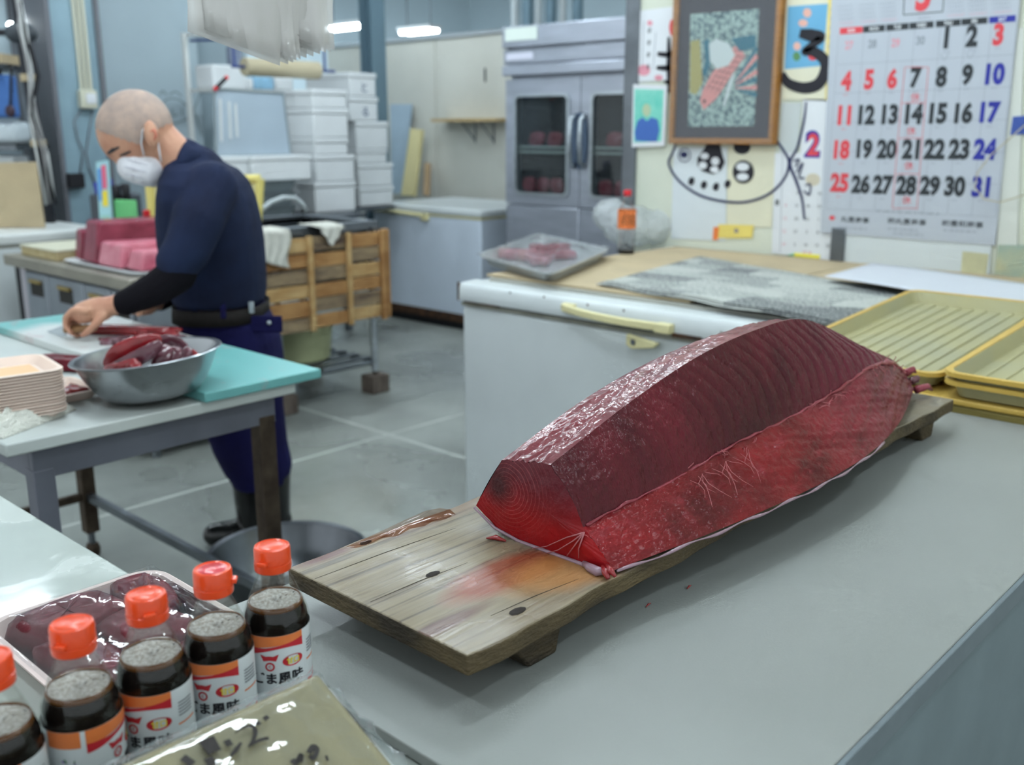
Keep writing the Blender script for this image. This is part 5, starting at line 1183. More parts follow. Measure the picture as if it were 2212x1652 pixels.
for k, y in enumerate((146, 223, 299, 376, 450)): on_wall(t, 'red_pen_line', RED, .0143, .0004, strokes=[(((1958 - 6.6 * k, y), (1984 - 6.6 * k, y - 1), (2009 - 6.3 * k, y)), .002)])
for x, y in ((1981, 210), (1972, 283), (1967, 358), (1962, 432)): on_wall(t, 'red_pen_note', RED, .0143, .0004, text=('休', (x, y), .032, 0, 1.0))
for x, y in ((2043, 122), (2099, 118)): on_wall(t, 'pencil_tick', GREYP, .0143, .0004, strokes=[(((x - 8, y - 6), (x, y + 8), (x + 12, y - 12)), .0015)])
for s, x, y, w in (('丸豊商事', 1850, 474, .9), ('㈱丸豊商事', 1962, 478, .9), ('㈱豊和商事', 2082, 483, .9)): on_wall(t, 'company_line', DARK, .0143, .0004, text=(s, (x, y), .022, .01, 1.25))
on_wall(t, 'red_seal', RED, .0143, .0004, poly=ell_px(1801, 470, 6, 5))
for i, (y, xs_) in enumerate(((458, (1820, 2105)), (492, (1800, 1890)), (495, (1905, 2000)), (498, (2020, 2130)), (505, (1880, 2050)))):
    on_wall(t, 'fine_print', GREYP, .0143, .0004, text=('lil iill il ' * (2 if i else 3), (sum(xs_) / 2, y), .009, 0, 1.6 if i else 2.2))
for i, rw in enumerate(rows):
    for j, (n, x, y) in enumerate(rw):
        if not (i == 0 and j < 4): on_wall(t, 'fine_print', RED if j == 0 else GREYP, .0143, .0004, text=('lil il', (x - 2, y + 30), .007, 0, 1.2))
on_wall(t, 'month_box', DARK, .0143, .0004, strokes=[(((1958, -40), (1955, 33)), .003), (((1955, 33), (2040, 26)), .003), (((2040, 26), (2044, -40)), .003)])
on_wall(t, 'month_numeral', RED, .0145, .0004, text=('5', (1999, -12), .115, .05, .75))
on_wall(t, 'fine_print', GREYP, .0143, .0004, text=('lil ill il', (2000, 39), .008, 0, 1.5))
for x0 in (1830, 1878, 1922, 2066, 2114, 2166):
    for k in range(5): on_wall(t, 'mini_month', PINKP if k == 0 else GREYP, .0143, .0004, text=('1 2 3 4 5 6 7', (x0 + 2 - k, 50 - (x0 - 1830) * .07 - 9 * k), .008, 0, 1.0))
# brushed sign behind the frame: big strokes and a drawn fish
BRUSH = mat('sign_paint', (34, 34, 42), .7); NAVY = mat('navy_pen', (36, 42, 84), .6)
t = poster('white_notice', 'white notice with pink blossoms and black writing at the wall end', [(1377, 24), (1371, 178), (1450, 172), (1456, 14)], PWHITE, .003)
for k, ch in enumerate('####'): on_wall(t, 'writing', DARK, .0043, .0003, text=(ch, (1404 - k, 66 + 26 * k), .022, .01, 1))
on_wall(t, 'writing', GREYP, .0043, .0003, strokes=[(((1392, 45), (1388, 150)), .003)]); on_wall(t, 'writing', GREYP, .0043, .0003, strokes=[(((1418, 70), (1412, 150)), .003)])
on_wall(t, 'pink_blossom', PINKP, .0043, .0003, poly=ell_px(1392, 152, 14, 12)); on_wall(t, 'pink_blossom', PINKP, .0043, .0003, poly=ell_px(1405, 50, 6, 6)); on_wall(t, 'pink_blossom', RED, .0043, .0003, poly=ell_px(1453, 60, 6, 18)); on_wall(t, 'pink_blossom', PINKP, .0043, .0003, poly=ell_px(1424, 168, 9, 6))
t = poster('blue_poster', 'blue picture poster with yellow border behind the brushed letter', [(1698, 8), (1690, 215), (1790, 218), (1808, -60), (1702, -60)], PCREAM, .003)
on_wall(t, 'blue_picture', PBLUE, .0043, .0004, poly=[(1703, 14), (1696, 150), (1778, 142), (1790, 8)]); on_wall(t, 'yellow_border', PYELLOW, .0043, .0004, poly=[(1792, -60), (1784, 216), (1790, 217), (1806, -60)])
FIGP = mat('figure_pink', (226, 176, 160), .6)
for (x, y, a, b) in ((1745, 28, 9, 10), (1736, 50, 10, 8), (1723, 100, 8, 9), (1757, 122, 10, 9)): on_wall(t, 'painted_figure', FIGP if y < 110 else RED, .0047, .0003, poly=ell_px(x, y, a, b))
on_wall(t, 'painted_leaf', PR_GRN, .0047, .0003, poly=ell_px(1722, 122, 8, 10))
for k in range(9): on_wall(t, 'border_writing', GREYP, .0047, .0003, text=('#', (1797 - 1.2 * k, 20 + 20 * k), .012, 0, 1))
t = thing('brushed_sign', 'big black brushed letters and drawn fish outline on the wall', 'sign', tuple(wpt(1590, 440)))
def bs_(name, m, off, strokes=None, poly=None): return on_wall(t, name, m, off, .0012, poly, strokes)
bs_('brush_letter', BRUSH, .0052, [(((1729, 72), (1752, 76), (1776, 80), (1758, 96), (1738, 112), (1760, 112), (1782, 130), (1784, 155), (1768, 182), (1738, 190), (1705, 180), (1690, 160)), [.03, .046, .034, .03, .024, .036, .040, .046, .046, .042, .036, .03])])
bs_('brush_letter', BRUSH, .0052, [(((1446, 80), (1447, 140), (1446, 200)), [.01, .03, .012])]); bs_('brush_letter', BRUSH, .0052, [(((1422, 116), (1440, 118), (1462, 114)), [.016, .022, .022])]); bs_('brush_letter', BRUSH, .0052, [(((1420, 146), (1440, 147), (1462, 144)), [.014, .024, .024])]); bs_('brush_letter', BRUSH, .0052, [(((1436, 176), (1452, 178)), .012)])
bs_('fish_outline', NAVY, .0050, [(((1462, 305), (1455, 328), (1446, 354), (1468, 390), (1510, 420), (1560, 434), (1612, 436), (1660, 420), (1694, 388), (1706, 352), (1696, 328), (1680, 305)), [.008, .009, .010, .010, .010, .010, .010, .010, .010, .012, .010, .008])])
bs_('fish_tail', NAVY, .0056, [(((1743, 220), (1738, 262), (1724, 318), (1708, 352), (1722, 392), (1734, 430), (1739, 474)), [.006, .010, .009, .012, .012, .010, .008])])
bs_('fish_eye', NAVY, .0050, poly=ell_px(1479, 334, 8, 7)); bs_('fish_eye_ring', NAVY, .0050, [(ell_px(1480, 335, 13, 14) + [ell_px(1480, 335, 13, 14)[0]], .004)])
bs_('brush_letter', BRUSH, .0050, poly=[(1528, 312), (1520, 325), (1508, 342), (1508, 358), (1520, 370), (1542, 376), (1560, 366), (1567, 350), (1562, 334), (1556, 312)])
for x, y, a, b in ((1524, 337, 9, 7), (1547, 348, 9, 9), (1520, 357, 9, 8), (1545, 366, 9, 7)): bs_('letter_hole', PWHITE, .0063, poly=ell_px(x, y, a, b, 16))
bs_('brush_letter', BRUSH, .0050, poly=ell_px(1607, 371, 23, 25)); bs_('letter_hole', PWHITE, .0063, poly=ell_px(1606, 360, 14, 9, 16)); bs_('letter_hole', PWHITE, .0063, poly=ell_px(1606, 382, 13, 8, 16)); bs_('brush_letter', BRUSH, .0050, poly=ell_px(1604, 318, 18, 15))
for x, y in ((1495, 391), (1522, 399), (1548, 403), (1573, 397)): bs_('brush_drop', BRUSH, .0050, poly=ell_px(x, y, 6.5, 9, 14, .3))
for pts in (((1716, 348), (1728, 344), (1720, 360)), ((1722, 372), (1736, 352), (1728, 382), (1740, 384)), ((1742, 400), (1752, 398), (1750, 420), (1738, 412))): bs_('scribble', NAVY, .0070, [(pts, .006)])
# sheets under the sign
poster('plain_sheet', 'plain white sheet pasted under the drawn fish', [(1456, 318), (1450, 515), (1568, 520), (1572, 318)], mat('sheet_white', (214, 222, 226), .6), .002)
poster('plain_sheet', 'plain cream sheet pasted beside the white sheet', [(1574, 318), (1570, 492), (1668, 490), (1676, 318)], PCREAM, .0021)
poster('grey_sheet', 'pale grey sheet pasted right of the picture frame', [(1690, 222), (1684, 330), (1722, 334), (1732, 222)], mat('sheet_grey', (196, 204, 204), .6), .0021)
t = poster('old_calendar', 'older white calendar sheet half hidden left of the big calendar', [(1736, 214), (1730, 330), (1675, 330), (1668, 546), (1798, 562), (1812, 214)], PWHITE, .003)
on_wall(t, 'year_print', RED, .0045, .0004, text=('2', (1758, 312), .085, .03, .9)); on_wall(t, 'year_print', BLUE, .0043, .0004, text=('2', (1757, 311), .105, .06, .95)); on_wall(t, 'number', DARK, .0045, .0004, text=('8', (1680, 437), .024, .02, 1.2))
for i in range(5):
    for j in range(5):
        if (i, j) != (0, 0): on_wall(t, 'number', DARK if j else PINKP, .0045, .0004, text=(str(1 + (i * 7 + j * 5) % 29), (1700 + 24 * j - 1.5 * i, 415 + 28 * i + .8 * j), .012, 0, 1))
on_wall(t, 'number', RED, .0045, .0004, text=('15 16', (1745, 545), .012, 0, 1)); on_wall(t, 'stain', mat('tape_stain', (206, 198, 176), .7), .0046, .0003, poly=ell_px(1757, 388, 16, 14, 12)); on_wall(t, 'rule_line', GREYP, .0044, .0003, strokes=[(((1692, 330), (1686, 545)), .002)])
t = poster('yellow_sticker', 'small yellow sticker with orange end low on the wall', [(1553, 484), (1549, 514), (1626, 514), (1630, 486)], PYELLOW, .004, cat='sticker')
on_wall(t, 'orange_end', PR_OR, .0053, .0004, poly=[(1543, 490), (1541, 518), (1552, 518), (1555, 490)]); on_wall(t, 'blue_print', BLUE, .0053, .0004, text=('lil', (1592, 498), .018, .02, 1.2))
# portrait photo
t = poster('portrait_photo', 'small white framed photo of a person in blue before green', [(1373, 182), (1370, 318), (1440, 315), (1446, 184)], PWHITE, .012, .006, 'photo')
on_wall(t, 'green_backdrop', mat('photo_green', (96, 196, 178), .4, col2=(140, 214, 196), vs=14), .0182, .0004, poly=[(1376, 192), (1374, 308), (1434, 305), (1439, 194)])
on_wall(t, 'blue_clothing', mat('photo_blue', (62, 104, 178), .4), .0187, .0004, poly=[(1376, 285), (1382, 262), (1393, 253), (1403, 262), (1412, 253), (1426, 258), (1430, 282), (1424, 306), (1378, 304)])
on_wall(t, 'face', mat('photo_skin', (180, 196, 160), .5), .0188, .0004, poly=ell_px(1402, 238, 9, 14))
# framed fish picture
FRM = mat('gold_wood_frame', (176, 122, 56), .45, col2=(150, 98, 44), vs=20, stretch=(1, 1, 6))
c4 = [wl(1470, -70), wl(1455, 310), wl(1681, 315), wl(1701, -70)]
fr = thing('framed_picture', 'framed fish picture in black mount and gold wooden frame', 'picture', (WX, -(c4[0][0] + c4[2][0]) / 2, c4[1][1]))
xl, xr, zb, zt = c4[1][0], c4[2][0], c4[1][1], c4[0][1]; W_ = .024
for (a0, a1, b0, b1) in ((xl, xr, zb, zb + W_), (xl, xr, zt - W_, zt), (xl, xl + W_, zb + W_, zt - W_), (xr - W_, xr, zb + W_, zt - W_)):
    G().box(WX - .045, WX - .004, -a1, -a0, b0, b1).build('frame_bar', FRM, fr, bevel=.004)
G().box(WX - .028, WX - .006, -(xr - W_), -(xl + W_), zb + W_, zt - W_).build('mount', mat('black_mount', (54, 56, 66), .6), fr)
X_ = .0285
pic = bpy.data.materials.new('speckled_picture'); pic.use_nodes = True; MATS['speckled_picture'] = pic; N, L, Bn = nodes_of(pic); Bn.inputs['Roughness'].default_value = .6
tc = N.new('ShaderNodeTexCoord'); n1 = N.new('ShaderNodeTexNoise'); n1.inputs['Scale'].default_value = 90; n1.inputs['Detail'].default_value = 3; L.new(tc.outputs['Object'], n1.inputs[0]); r = N.new('ShaderNodeValToRGB'); r.color_ramp.elements[0].position = .42; r.color_ramp.elements[1].position = .56; r.color_ramp.elements[0].color = lin((66, 96, 104)); r.color_ramp.elements[1].color = lin((168, 196, 190)); L.new(n1.outputs['Fac'], r.inputs[0]); L.new(r.outputs[0], Bn.inputs['Base Color'])
on_wall(fr, 'picture_sheet', pic, X_, .0005, poly=[(1500, 32), (1494, 274), (1637, 272), (1648, 20)])
FP = mat('picture_pink', (220, 150, 146), .6); FT = mat('picture_teal', (40, 112, 132), .6); FWT = mat('picture_white', (206, 220, 220), .6); FYE = mat('picture_yellow', (170, 164, 100), .6)
on_wall(fr, 'painted_fish', FP, X_ + .0006, .0004, poly=[(1528, 238), (1520, 218), (1526, 196), (1545, 160), (1572, 128), (1595, 100), (1612, 112), (1618, 122), (1598, 150), (1578, 180), (1556, 212)])
on_wall(fr, 'painted_eye', BLACK, X_ + .0012, .0003, poly=ell_px(1530, 219, 3, 4, 10))
for k in range(8): on_wall(fr, 'painted_scale_line', DARK, X_ + .0011, .0003, strokes=[(((1536 + 8 * k, 186 - 11 * k), (1566 + 8 * k, 196 - 12 * k)), .0022)])
for k in range(4): on_wall(fr, 'painted_scale_line', DARK, X_ + .0012, .0003, strokes=[(((1534 + 9 * k, 196 + 4 * k), (1590 + 8 * k, 108 + 4 * k)), .0018)])
on_wall(fr, 'painted_foam', FWT, X_ + .0014, .0004, poly=[(1540, 96), (1556, 84), (1584, 96), (1596, 120), (1582, 142), (1556, 150), (1542, 132)])
on_wall(fr, 'painted_weed', FT, X_ + .0008, .0004, poly=[(1528, 90), (1540, 84), (1542, 140), (1534, 166), (1526, 160), (1532, 130)]); on_wall(fr, 'painted_weed', FYE, X_ + .0007, .0004, poly=[(1500, 90), (1520, 86), (1526, 180), (1512, 205), (1498, 200)])
for k in range(7): on_wall(fr, 'painted_fin_ray', FP if k % 2 else FT, X_ + .0008, .0004, strokes=[(((1596, 176 + 3 * k), (1643, 104 + 17 * k)), [.003, .018])])
on_wall(fr, 'painted_fin', FWT, X_ + .0018, .0004, poly=[(1592, 158), (1596, 160), (1584, 200), (1574, 232), (1570, 226), (1580, 186)]); on_wall(fr, 'painted_top_fin', FT, X_ + .0009, .0004, poly=[(1588, 84), (1640, 76), (1642, 104), (1606, 112)])
G().box(WX - .047, WX - .0455, -(xr - .004), -(xl + .004), zb + .004, zt).build('film_cover', clear('picture_film', rough=.06, edge=.3, fog=.03, bump=.15, bs=12), fr)
# things low on the wall and at its right
t = thing('green_ruler', 'green plastic ruler with yellow end lying at the wall foot', 'ruler', tuple(on_z(1660, 545, ZC)))
a, b, c = on_z(1558, 531, ZC + .006), on_z(1718, 551, ZC + .006), on_z(1772, 556, ZC + .006); G().tube([a, b], .012, 6).build('green_bar', mat('ruler_green', (120, 176, 138), .5), t); G().tube([b, c], .012, 6).build('yellow_end', mat('ruler_yellow', (226, 214, 70), .5), t)
tag(G().box(WX - .02, WX - .001, wpt(1828, 530).y, wpt(1798, 530).y, .90, 1.03).build('grey_post', STEEL_DARK, bevel=.003), 'short grey steel bar at the wall foot below the calendar', 'bar')
poster('white_plate', 'blank white plate screwed to the wall below the calendar', [(1828, 505), (1826, 565), (2138, 596), (2144, 525)], mat('plate_white', (210, 218, 220), .5), .006, .004, 'panel')
poster('pale_plate', 'pale plate at the right picture edge beside the calendar', [(2176, 60), (2154, 535), (2198, 538), (2215, 60)], mat('plate_pale', (212, 216, 208), .5), .004, .003, 'panel')
poster('blue_tape', 'blue tape strip at the right picture edge', [(2190, 252), (2184, 292), (2260, 286), (2260, 246)], mat('tape_blue', (58, 84, 160), .5), .0085, .001, 'tape')
poster('tape_remnant', 'yellowed tape remnant under the big calendar', [(2082, 542), (2078, 590), (2132, 598), (2138, 548)], mat('old_tape', (196, 194, 156), .6, var=.1, vs=20), .0112, .001, 'tape')
poster('green_label', 'faded green label at the right edge above the paper', [(2158, 528), (2150, 592), (2260, 606), (2260, 530)], mat('faded_green', (150, 172, 160), .6, col2=(186, 186, 150), vs=12), .0082, .001, 'label')
t = tag(G().tube([wpt(*p, X=WX - .045) for p in ((2216, 268), (2180, 300), (2140, 335), (2112, 372), (2106, 405), (2125, 430), (2160, 437), (2216, 420))], .0022, 8).build('loose_wire', mat('beige_wire', (186, 178, 150), .6), smooth=True), 'loose beige wire loop hanging over the calendar corner', 'wire')
# clips that keep the loop off the wall
G().tube([wpt(2216, 268, X=WX - .047), wpt(2216, 268, X=WX)], .004, 8).build('nail', STEEL_DARK, t)
# ================================================================== steel refrigerator
rf = thing('steel_refrigerator', 'tall two door stainless refrigerator with glass windows', 'refrigerator', (5.1, 3.83, 0))
RX = 4.75; RY0, RY1 = 3.236, 4.436; RM = 3.834
FRS = mat('fridge_steel', (176, 182, 194), .34, .55, var=.1, vs=3, stretch=(1, 1, 6), bump=.02, bs=14)
G().box(RX + .05, RX + .75, RY0, RY1, .1, 2.0).build('cabinet', FRS, rf, bevel=.006)
G().box(RX + .02, RX + .05, RY0, RY1 + .012, 1.72, 2.005).build('header_panel', FRS, rf, bevel=.004)
for z0, z1, dx in ((1.885, 2.01, .0), (1.79, 1.88, .012), (1.72, 1.785, .0)): G().box(RX - .02 + dx, RX + .025, RY0, RY1 + .014, z0, z1).build('header_band', FRS, rf, bevel=.008)
for y in (RY0 + .05, RY1 - .05, RY0 + .6):
    for x in (RX + .1, RX + .68): G().tube([(x, y, 0), (x, y, .1)], .025, 10).build('foot', STEEL_DARK, rf)
DARKIN = mat('dark_interior', (62, 58, 66), .7, col2=(40, 38, 46), vs=7); WGL = clear('window_glass', (225, 232, 232), .04, .3, .05, (120, 125, 130))
def rdoor(y0, y1, z0, z1, window, side):
    ext = 'door'; m = .09
    if not window:
        return G().box(RX, RX + .05, y0, y1, z0, z1).build('door', FRS, rf, bevel=.008)
    g = G(); W0, W1, H0, H1 = y0 + m, y1 - m, z0 + .07, z1 - .10
    for a, b, c, d in ((y0, y1, z0, H0), (y0, y1, H1, z1), (y0, W0, H0, H1), (W1, y1, H0, H1)): g.box(RX, RX + .05, a, b, c, d)
    o = g.build('door', FRS, rf)
    gg = G(); gg.prism(rrect(W1 - W0 + .02, H1 - H0 + .02, .03), (RX - .006, W1 + .01, H0 - .01), (0, -1, 0), (0, 0, 1), .006)
    bez = G()
    out = rrect(W1 - W0 + .03, H1 - H0 + .03, .04); inn = rrect(W1 - W0 - .01, H1 - H0 - .01, .03); n = len(out)
    P = lambda p, off, x: Vector((x, W1 + off - p[0], H0 - off + p[1]))
    vs = [P(p, .015, RX - .001) for p in out] + [P(p, .015, RX - .012) for p in out] + [P(p, -.005, RX - .012) for p in inn] + [P(p, -.005, RX - .001) for p in inn]
    bez.add(vs, [(k * n + i, k * n + (i + 1) % n, (k + 1) * n + (i + 1) % n, (k + 1) * n + i) for k in range(3) for i in range(n)]); bez.build('window_bezel', STEEL, o, smooth=40)
    G().box(RX + .004, RX + .008, W0 - .002, W1 + .002, H0 - .002, H1 + .002).build('window_pane', WGL, o)
    G().box(RX + .044, RX + .05, W0, W1, H0, H1).build('window_recess', DARKIN, o)
    zc = H0 + (H1 - H0) * .47
    G().box(RX + .012, RX + .042, W0, W1, zc, zc + .012).build('shelf', WHITE_PL, o); G().box(RX + .012, RX + .03, W0, W1, zc - .03, zc - .018).build('shelf', WHITE_PL, o)
    for k in range(3): slab(G(), (RX + .028, W0 + (W1 - W0) * (.25 + .27 * k), H0 + .05), axz(90), (.05, .012, .045), 70 + k, .004).build('stored_fish', PINK, o, smooth=True)
    for k in range(2): slab(G(), (RX + .028, W0 + (W1 - W0) * (.3 + .35 * k), zc + .055), axz(90), (.06, .012, .04), 75 + k, .004).build('stored_fish', PINK, o, smooth=True)
    # recessed grip plate and bow handle by the meeting edge
    yh = y0 + .035 if side < 0 else y1 - .035
    cy = y0 if side < 0 else y1
    half = []
    for k in range(17):
        a = -math.pi / 2 + math.pi * k / 16; half.append((.07 * math.cos(a) * (-side), .165 * math.copysign(abs(math.sin(a)) ** .7, math.sin(a))))
    G().prism(half, (RX - .004, cy, 1.335), (0, -1, 0), (0, 0, 1), .004).build('grip_plate', mat('grip_plate_blue', (96, 112, 134), .35, .7), o)
    G().tube([(RX - .006, yh, 1.335 - .155), (RX - .045, yh, 1.335 - .12), (RX - .055, yh, 1.335), (RX - .045, yh, 1.335 + .12), (RX - .006, yh, 1.335 + .155)], .013, 10).build('handle', STEEL, o, smooth=True)
    return o
rdoor(RM + .003, RY1, .945, 1.70, True, -1); rdoor(RY0, RM - .003, .945, 1.70, True, 1)
rdoor(RM + .003, RY1, .14, .938, False, -1); rdoor(RY0, RM - .003, .14, .938, False, 1)
G().box(RX - .024, RX - .0195, 4.16, 4.42, 1.925, 2.0).build('white_sticker', mat('bright_sticker', (228, 240, 232), .5), rf); G().box(RX - .012, RX - .0075, 4.20, 4.42, 1.815, 1.855).build('white_sticker', mat('bright_sticker2', (222, 224, 240), .5), rf)

# ================================================================== far chest freezer
ENB = mat('blue_white_enamel', (214, 226, 240), .4, var=.04, vs=3)
ff = thing('chest_freezer', 'far white chest freezer beside the steel refrigerator', 'freezer', (5.35, 5.4, 0))
FX2 = 4.93
G().box(FX2, 5.78, 4.84, 5.98, .06, .80).build('body', ENB, ff, bevel=.012); G().box(FX2 + .03, 5.74, 4.88, 5.94, 0, .06).build('plinth', BLACK, ff)
G().box(FX2 - .004, 5.78, 4.836, 5.984, .80, .812).build('gasket', CREAM, ff); ld = G().box(FX2 - .012, 5.785, 4.828, 5.99, .812, .868).build('lid', ENAMEL, ff, bevel=.016)
G().tube([(FX2 - .01, 5.82, .822), (FX2 - .04, 5.76, .818), (FX2 - .045, 5.6, .812), (FX2 - .04, 5.46, .806), (FX2 - .01, 5.40, .80)], .014, 8).build('handle', CREAM, ld, smooth=True); G().box(FX2 - .03, FX2, 5.36, 5.42, .765, .815).build('latch', CREAM, ff, bevel=.004)
G().box(FX2 - .003, FX2 + .001, 4.86, 5.97, .06, .12).build('rust_foot', RUSTY, ff)

# ================================================================== cold room panels
cw = struct(G().box(5.93, 5.99, 4.0, 7.75, 0, 2.1).build('wall_cold_room', mat('panel_core', (170, 168, 160), .6)))
for k, (a, b) in enumerate(((4.0, 5.08), (5.09, 6.30), (6.31, 7.10), (7.11, 7.74))): G().box(5.90, 5.93, a, b, .02, 2.12).build('panel', PANELW, cw, bevel=.004)
G().box(5.885, 6.0, 4.0, 7.75, 2.12, 2.15).build('top_trim', mat('trim_aluminium', (200, 204, 206), .4, .6), cw)
nm = thing('painted_numeral', 'black numeral one painted high on the cold room panel', 'numeral', tuple(on_x(1048, 182, 5.897)))
a = on_x(1048, 162, 5.8985); g = G(); put_text(g, '1', a, EX, EY, 1, .05, .8, h=.105); g.build('digit', BLACK, nm)
sh = thing('wall_shelf', 'narrow wooden shelf on brackets on the cold room panel', 'shelf', tuple(on_x(1020, 262, 5.9)))
sa, sb_ = on_x(946, 260, 5.8), on_x(1087, 258, 5.8); sz = sa.z
G().box(5.72, 5.897, sb_.y, sa.y, sz - .012, sz + .012).build('board', mat('shelf_wood', (190, 166, 120), .7), sh)
for x in (1018, 1058):
    p = on_x(x, 270, 5.85); G().tube([(5.895, p.y, sz - .18), (5.895, p.y, sz - .012), (5.74, p.y, sz - .016), (5.895, p.y, sz - .16)], .006, 6).build('bracket', STEEL_DARK, sh)
# leaning pieces
def lean(name, label, cat, quad, X0, X1, th, m, zf_=.8685):
    """board leaning on the cold room wall: foot at X0, head at X1"""
    p = [on_x(*quad[0], X1), on_x(*quad[1], X1), on_x(*quad[2], X0), on_x(*quad[3], X0)]; p[2].z = p[3].z = zf_
    n = (p[1] - p[0]).cross(p[2] - p[0]).normalized(); n = n if n.x < 0 else -n
    g = G(); g.add(p + [q - n * th for q in p], [(0, 1, 2, 3), (7, 6, 5, 4), (0, 4, 5, 1), (1, 5, 6, 2), (2, 6, 7, 3), (3, 7, 4, 0)]); return tag(g.build(name, m), label, cat)
lean('grey_sheet', 'blue grey plastic sheet leaning left of the yellow plank', 'sheet', [(843, 225), (890, 225), (868, 424), (846, 424)], 5.75, 5.87, .012, mat('blue_grey_sheet', (168, 188, 202), .45, var=.05))
lean('yellow_plank', 'pale yellow wooden plank leaning on the cold room wall', 'plank', [(886, 277), (911, 280), (894, 420), (866, 420)], 5.62, 5.74, .03, mat('pale_wood', (222, 210, 156), .7, var=.05, vs=4))
lean('wooden_stick', 'short brown stick leaning on the cold room wall', 'stick', [(916, 352), (927, 352), (925, 410), (914, 410)], 5.75, 5.87, .02, mat('brown_stick', (196, 168, 132), .7))
# blue steel column and pipes far behind
p = on_f(806, 120, 8.0); BLU = mat('blue_grey_steel', (112, 138, 152), .5, .3)
cl_ = thing('far_column', 'blue grey steel column rising behind the foam boxes', 'column', (p.x, p.y, 0)); G().box(p.x - .07, p.x + .07, p.y - .07, p.y - .06, 0, 3.9).build('flange', BLU, cl_); G().box(p.x - .07, p.x + .07, p.y + .06, p.y + .07, 0, 3.9).build('flange', BLU, cl_); G().box(p.x - .008, p.x + .008, p.y - .06, p.y + .06, 0, 3.9).build('web', BLU, cl_)
for k, x in enumerate((1112, 1140, 1162, 1190, 1215, 1248)):
    p = on_f(x, 30, 8.6); tag(G().tube([(p.x, p.y, 0), (p.x, p.y, 3.9)], .045 if k % 2 else .03, 10).build('wall_pipe', BLU if k % 2 else mat('pale_pipe', (196, 206, 210), .5), smooth=60), ['first', 'second', 'third', 'fourth', 'fifth', 'sixth'][k] + ' vertical pipe from the left above the refrigerator', 'pipe', 'pipes above the refrigerator')

# ================================================================== foam boxes and bench behind the sink
bn = thing('back_bench', 'steel bench under the white foam boxes', 'bench', (4.2, 5.75, 0))
G().box(2.95, 4.22, 5.20, 6.38, .842, .87).build('bench_top', STEEL_DARK, bn, bevel=.003); G().box(4.22, 4.80, 5.58, 6.38, .842, .87).build('bench_top', STEEL_DARK, bn, bevel=.003)
for x in (3.0, 3.7, 4.4):
    for y in (5.66, 6.2): G().box(x - .02, x + .02, y - .02, y + .02, 0, .842).build('leg', STEEL_DARK, bn)
def fbox(label, x0, x1, yt, yb, Yf, dy, z0=None, mark=None):
    a = on_y(x0, yb, Yf); b = on_y(x1, yt, Yf); z0 = a.z if z0 is None else z0; z1 = on_y((x0 + x1) / 2, yt, Yf).z; X0, X1 = a.x, on_y(x1, yb, Yf).x; h = z1 - z0
    t = thing('foam_box', label, 'box', ((X0 + X1) / 2, Yf + dy / 2, z0), 'white foam boxes on the back bench')
    G().box(X0, X1, Yf, Yf + dy, z0, z1 - min(.035, h * .3)).build('box_body', FOAM, t, bevel=.008); G().box(X0 - .006, X1 + .006, Yf - .006, Yf + dy + .006, z1 - min(.034, h * .3), z1 - .001).build('lid', FOAM, t, bevel=.006)
    if mark: g = G(); put_text(g, mark, (X0 + (X1 - X0) * .55, Yf - .001, z0 + h * .38), (1, 0, 0), (0, 0, 1), 1, .02, 1, h=.06); g.build('pen_mark', mat('pen_blue_grey', (96, 112, 136), .7), t)
    return z1
# left front column, built up from the bench
def column(specs, Yf, dy, tops, x_list, labels, marks):
    z = .8705
    for (yt, (x0, x1), lab, mk) in zip(tops, x_list, labels, marks): z = fbox(lab, x0, x1, yt, yt + 40, Yf, dy, z, mk) + .001
column(None, 5.42, .5, [392, 334, 298, 234, 193], [(681, 768), (683, 766), (681, 752), (678, 752), (676, 749)], ['bottom box of the left foam box stack', 'second box from the bottom of the left foam stack', 'middle box of the left foam box stack', 'second box from the top of the left foam stack', 'top box of the left foam box stack'], [None, None, None, None, None])
column(None, 5.62, .5, [402, 352, 322, 262, 209, 157], [(778, 850), (776, 848), (772, 836), (770, 838), (756, 816), (756, 812)], ['bottom box of the right foam box stack', 'second box from the bottom of the right foam stack', 'third box from the bottom of the right foam stack', 'third box from the top of the right foam stack', 'second box from the top of the right foam stack, marked in pen', 'top box of the right foam box stack, marked in pen'], [None, None, None, None, 'る', 'と'])
GREYT = mat('grey_plastic_tray', (128, 140, 144), .5, var=.06)
# grey stacked trays left of the boxes
for k, (yt, yb) in enumerate(((415, 436), (398, 416), (380, 398))):
    a, b = on_y(556, yb, 5.25), on_y(654, yt, 5.25); t = thing('grey_tray', ['bottom grey tray stacked behind the sink', 'middle grey tray stacked behind the sink', 'top grey tray stacked behind the sink'][k], 'tray', ((a.x + b.x) / 2, 5.45, .8705 + .075 * k), 'grey trays behind the sink')
    foam_tray(t, a.x, b.x, 5.25, 5.65, .8705 + .076 * k, .075, GREYT, rim=.015, slope=.03, th=.008)
z1 = .8705 + .228
def pbox(name, label, cat, x0, x1, yt, yb, Yf, dy, m, z0=None, bev=.008, grp=None):
    a = on_y(x0, yb, Yf); b = on_y(x1, yt, Yf); o = G().box(a.x, b.x, Yf, Yf + dy, z0 if z0 is not None else a.z, b.z).build(name, m, bevel=bev); return tag(o, label, cat, grp)
wb = thing('foam_box', 'long low white foam box under the grey ribbed panel', 'box', (3.55, 5.45, z1), 'white foam boxes on the back bench')
a, b = on_y(545, 372, 5.26), on_y(676, 334, 5.26); G().box(a.x, b.x - .02, 5.26, 5.62, z1 + .0005, b.z - .03).build('box_body', FOAM, wb, bevel=.008); G().box(a.x - .005, b.x - .015, 5.255, 5.625, b.z - .03, b.z).build('lid', FOAM, wb, bevel=.006)
zt_ = b.z
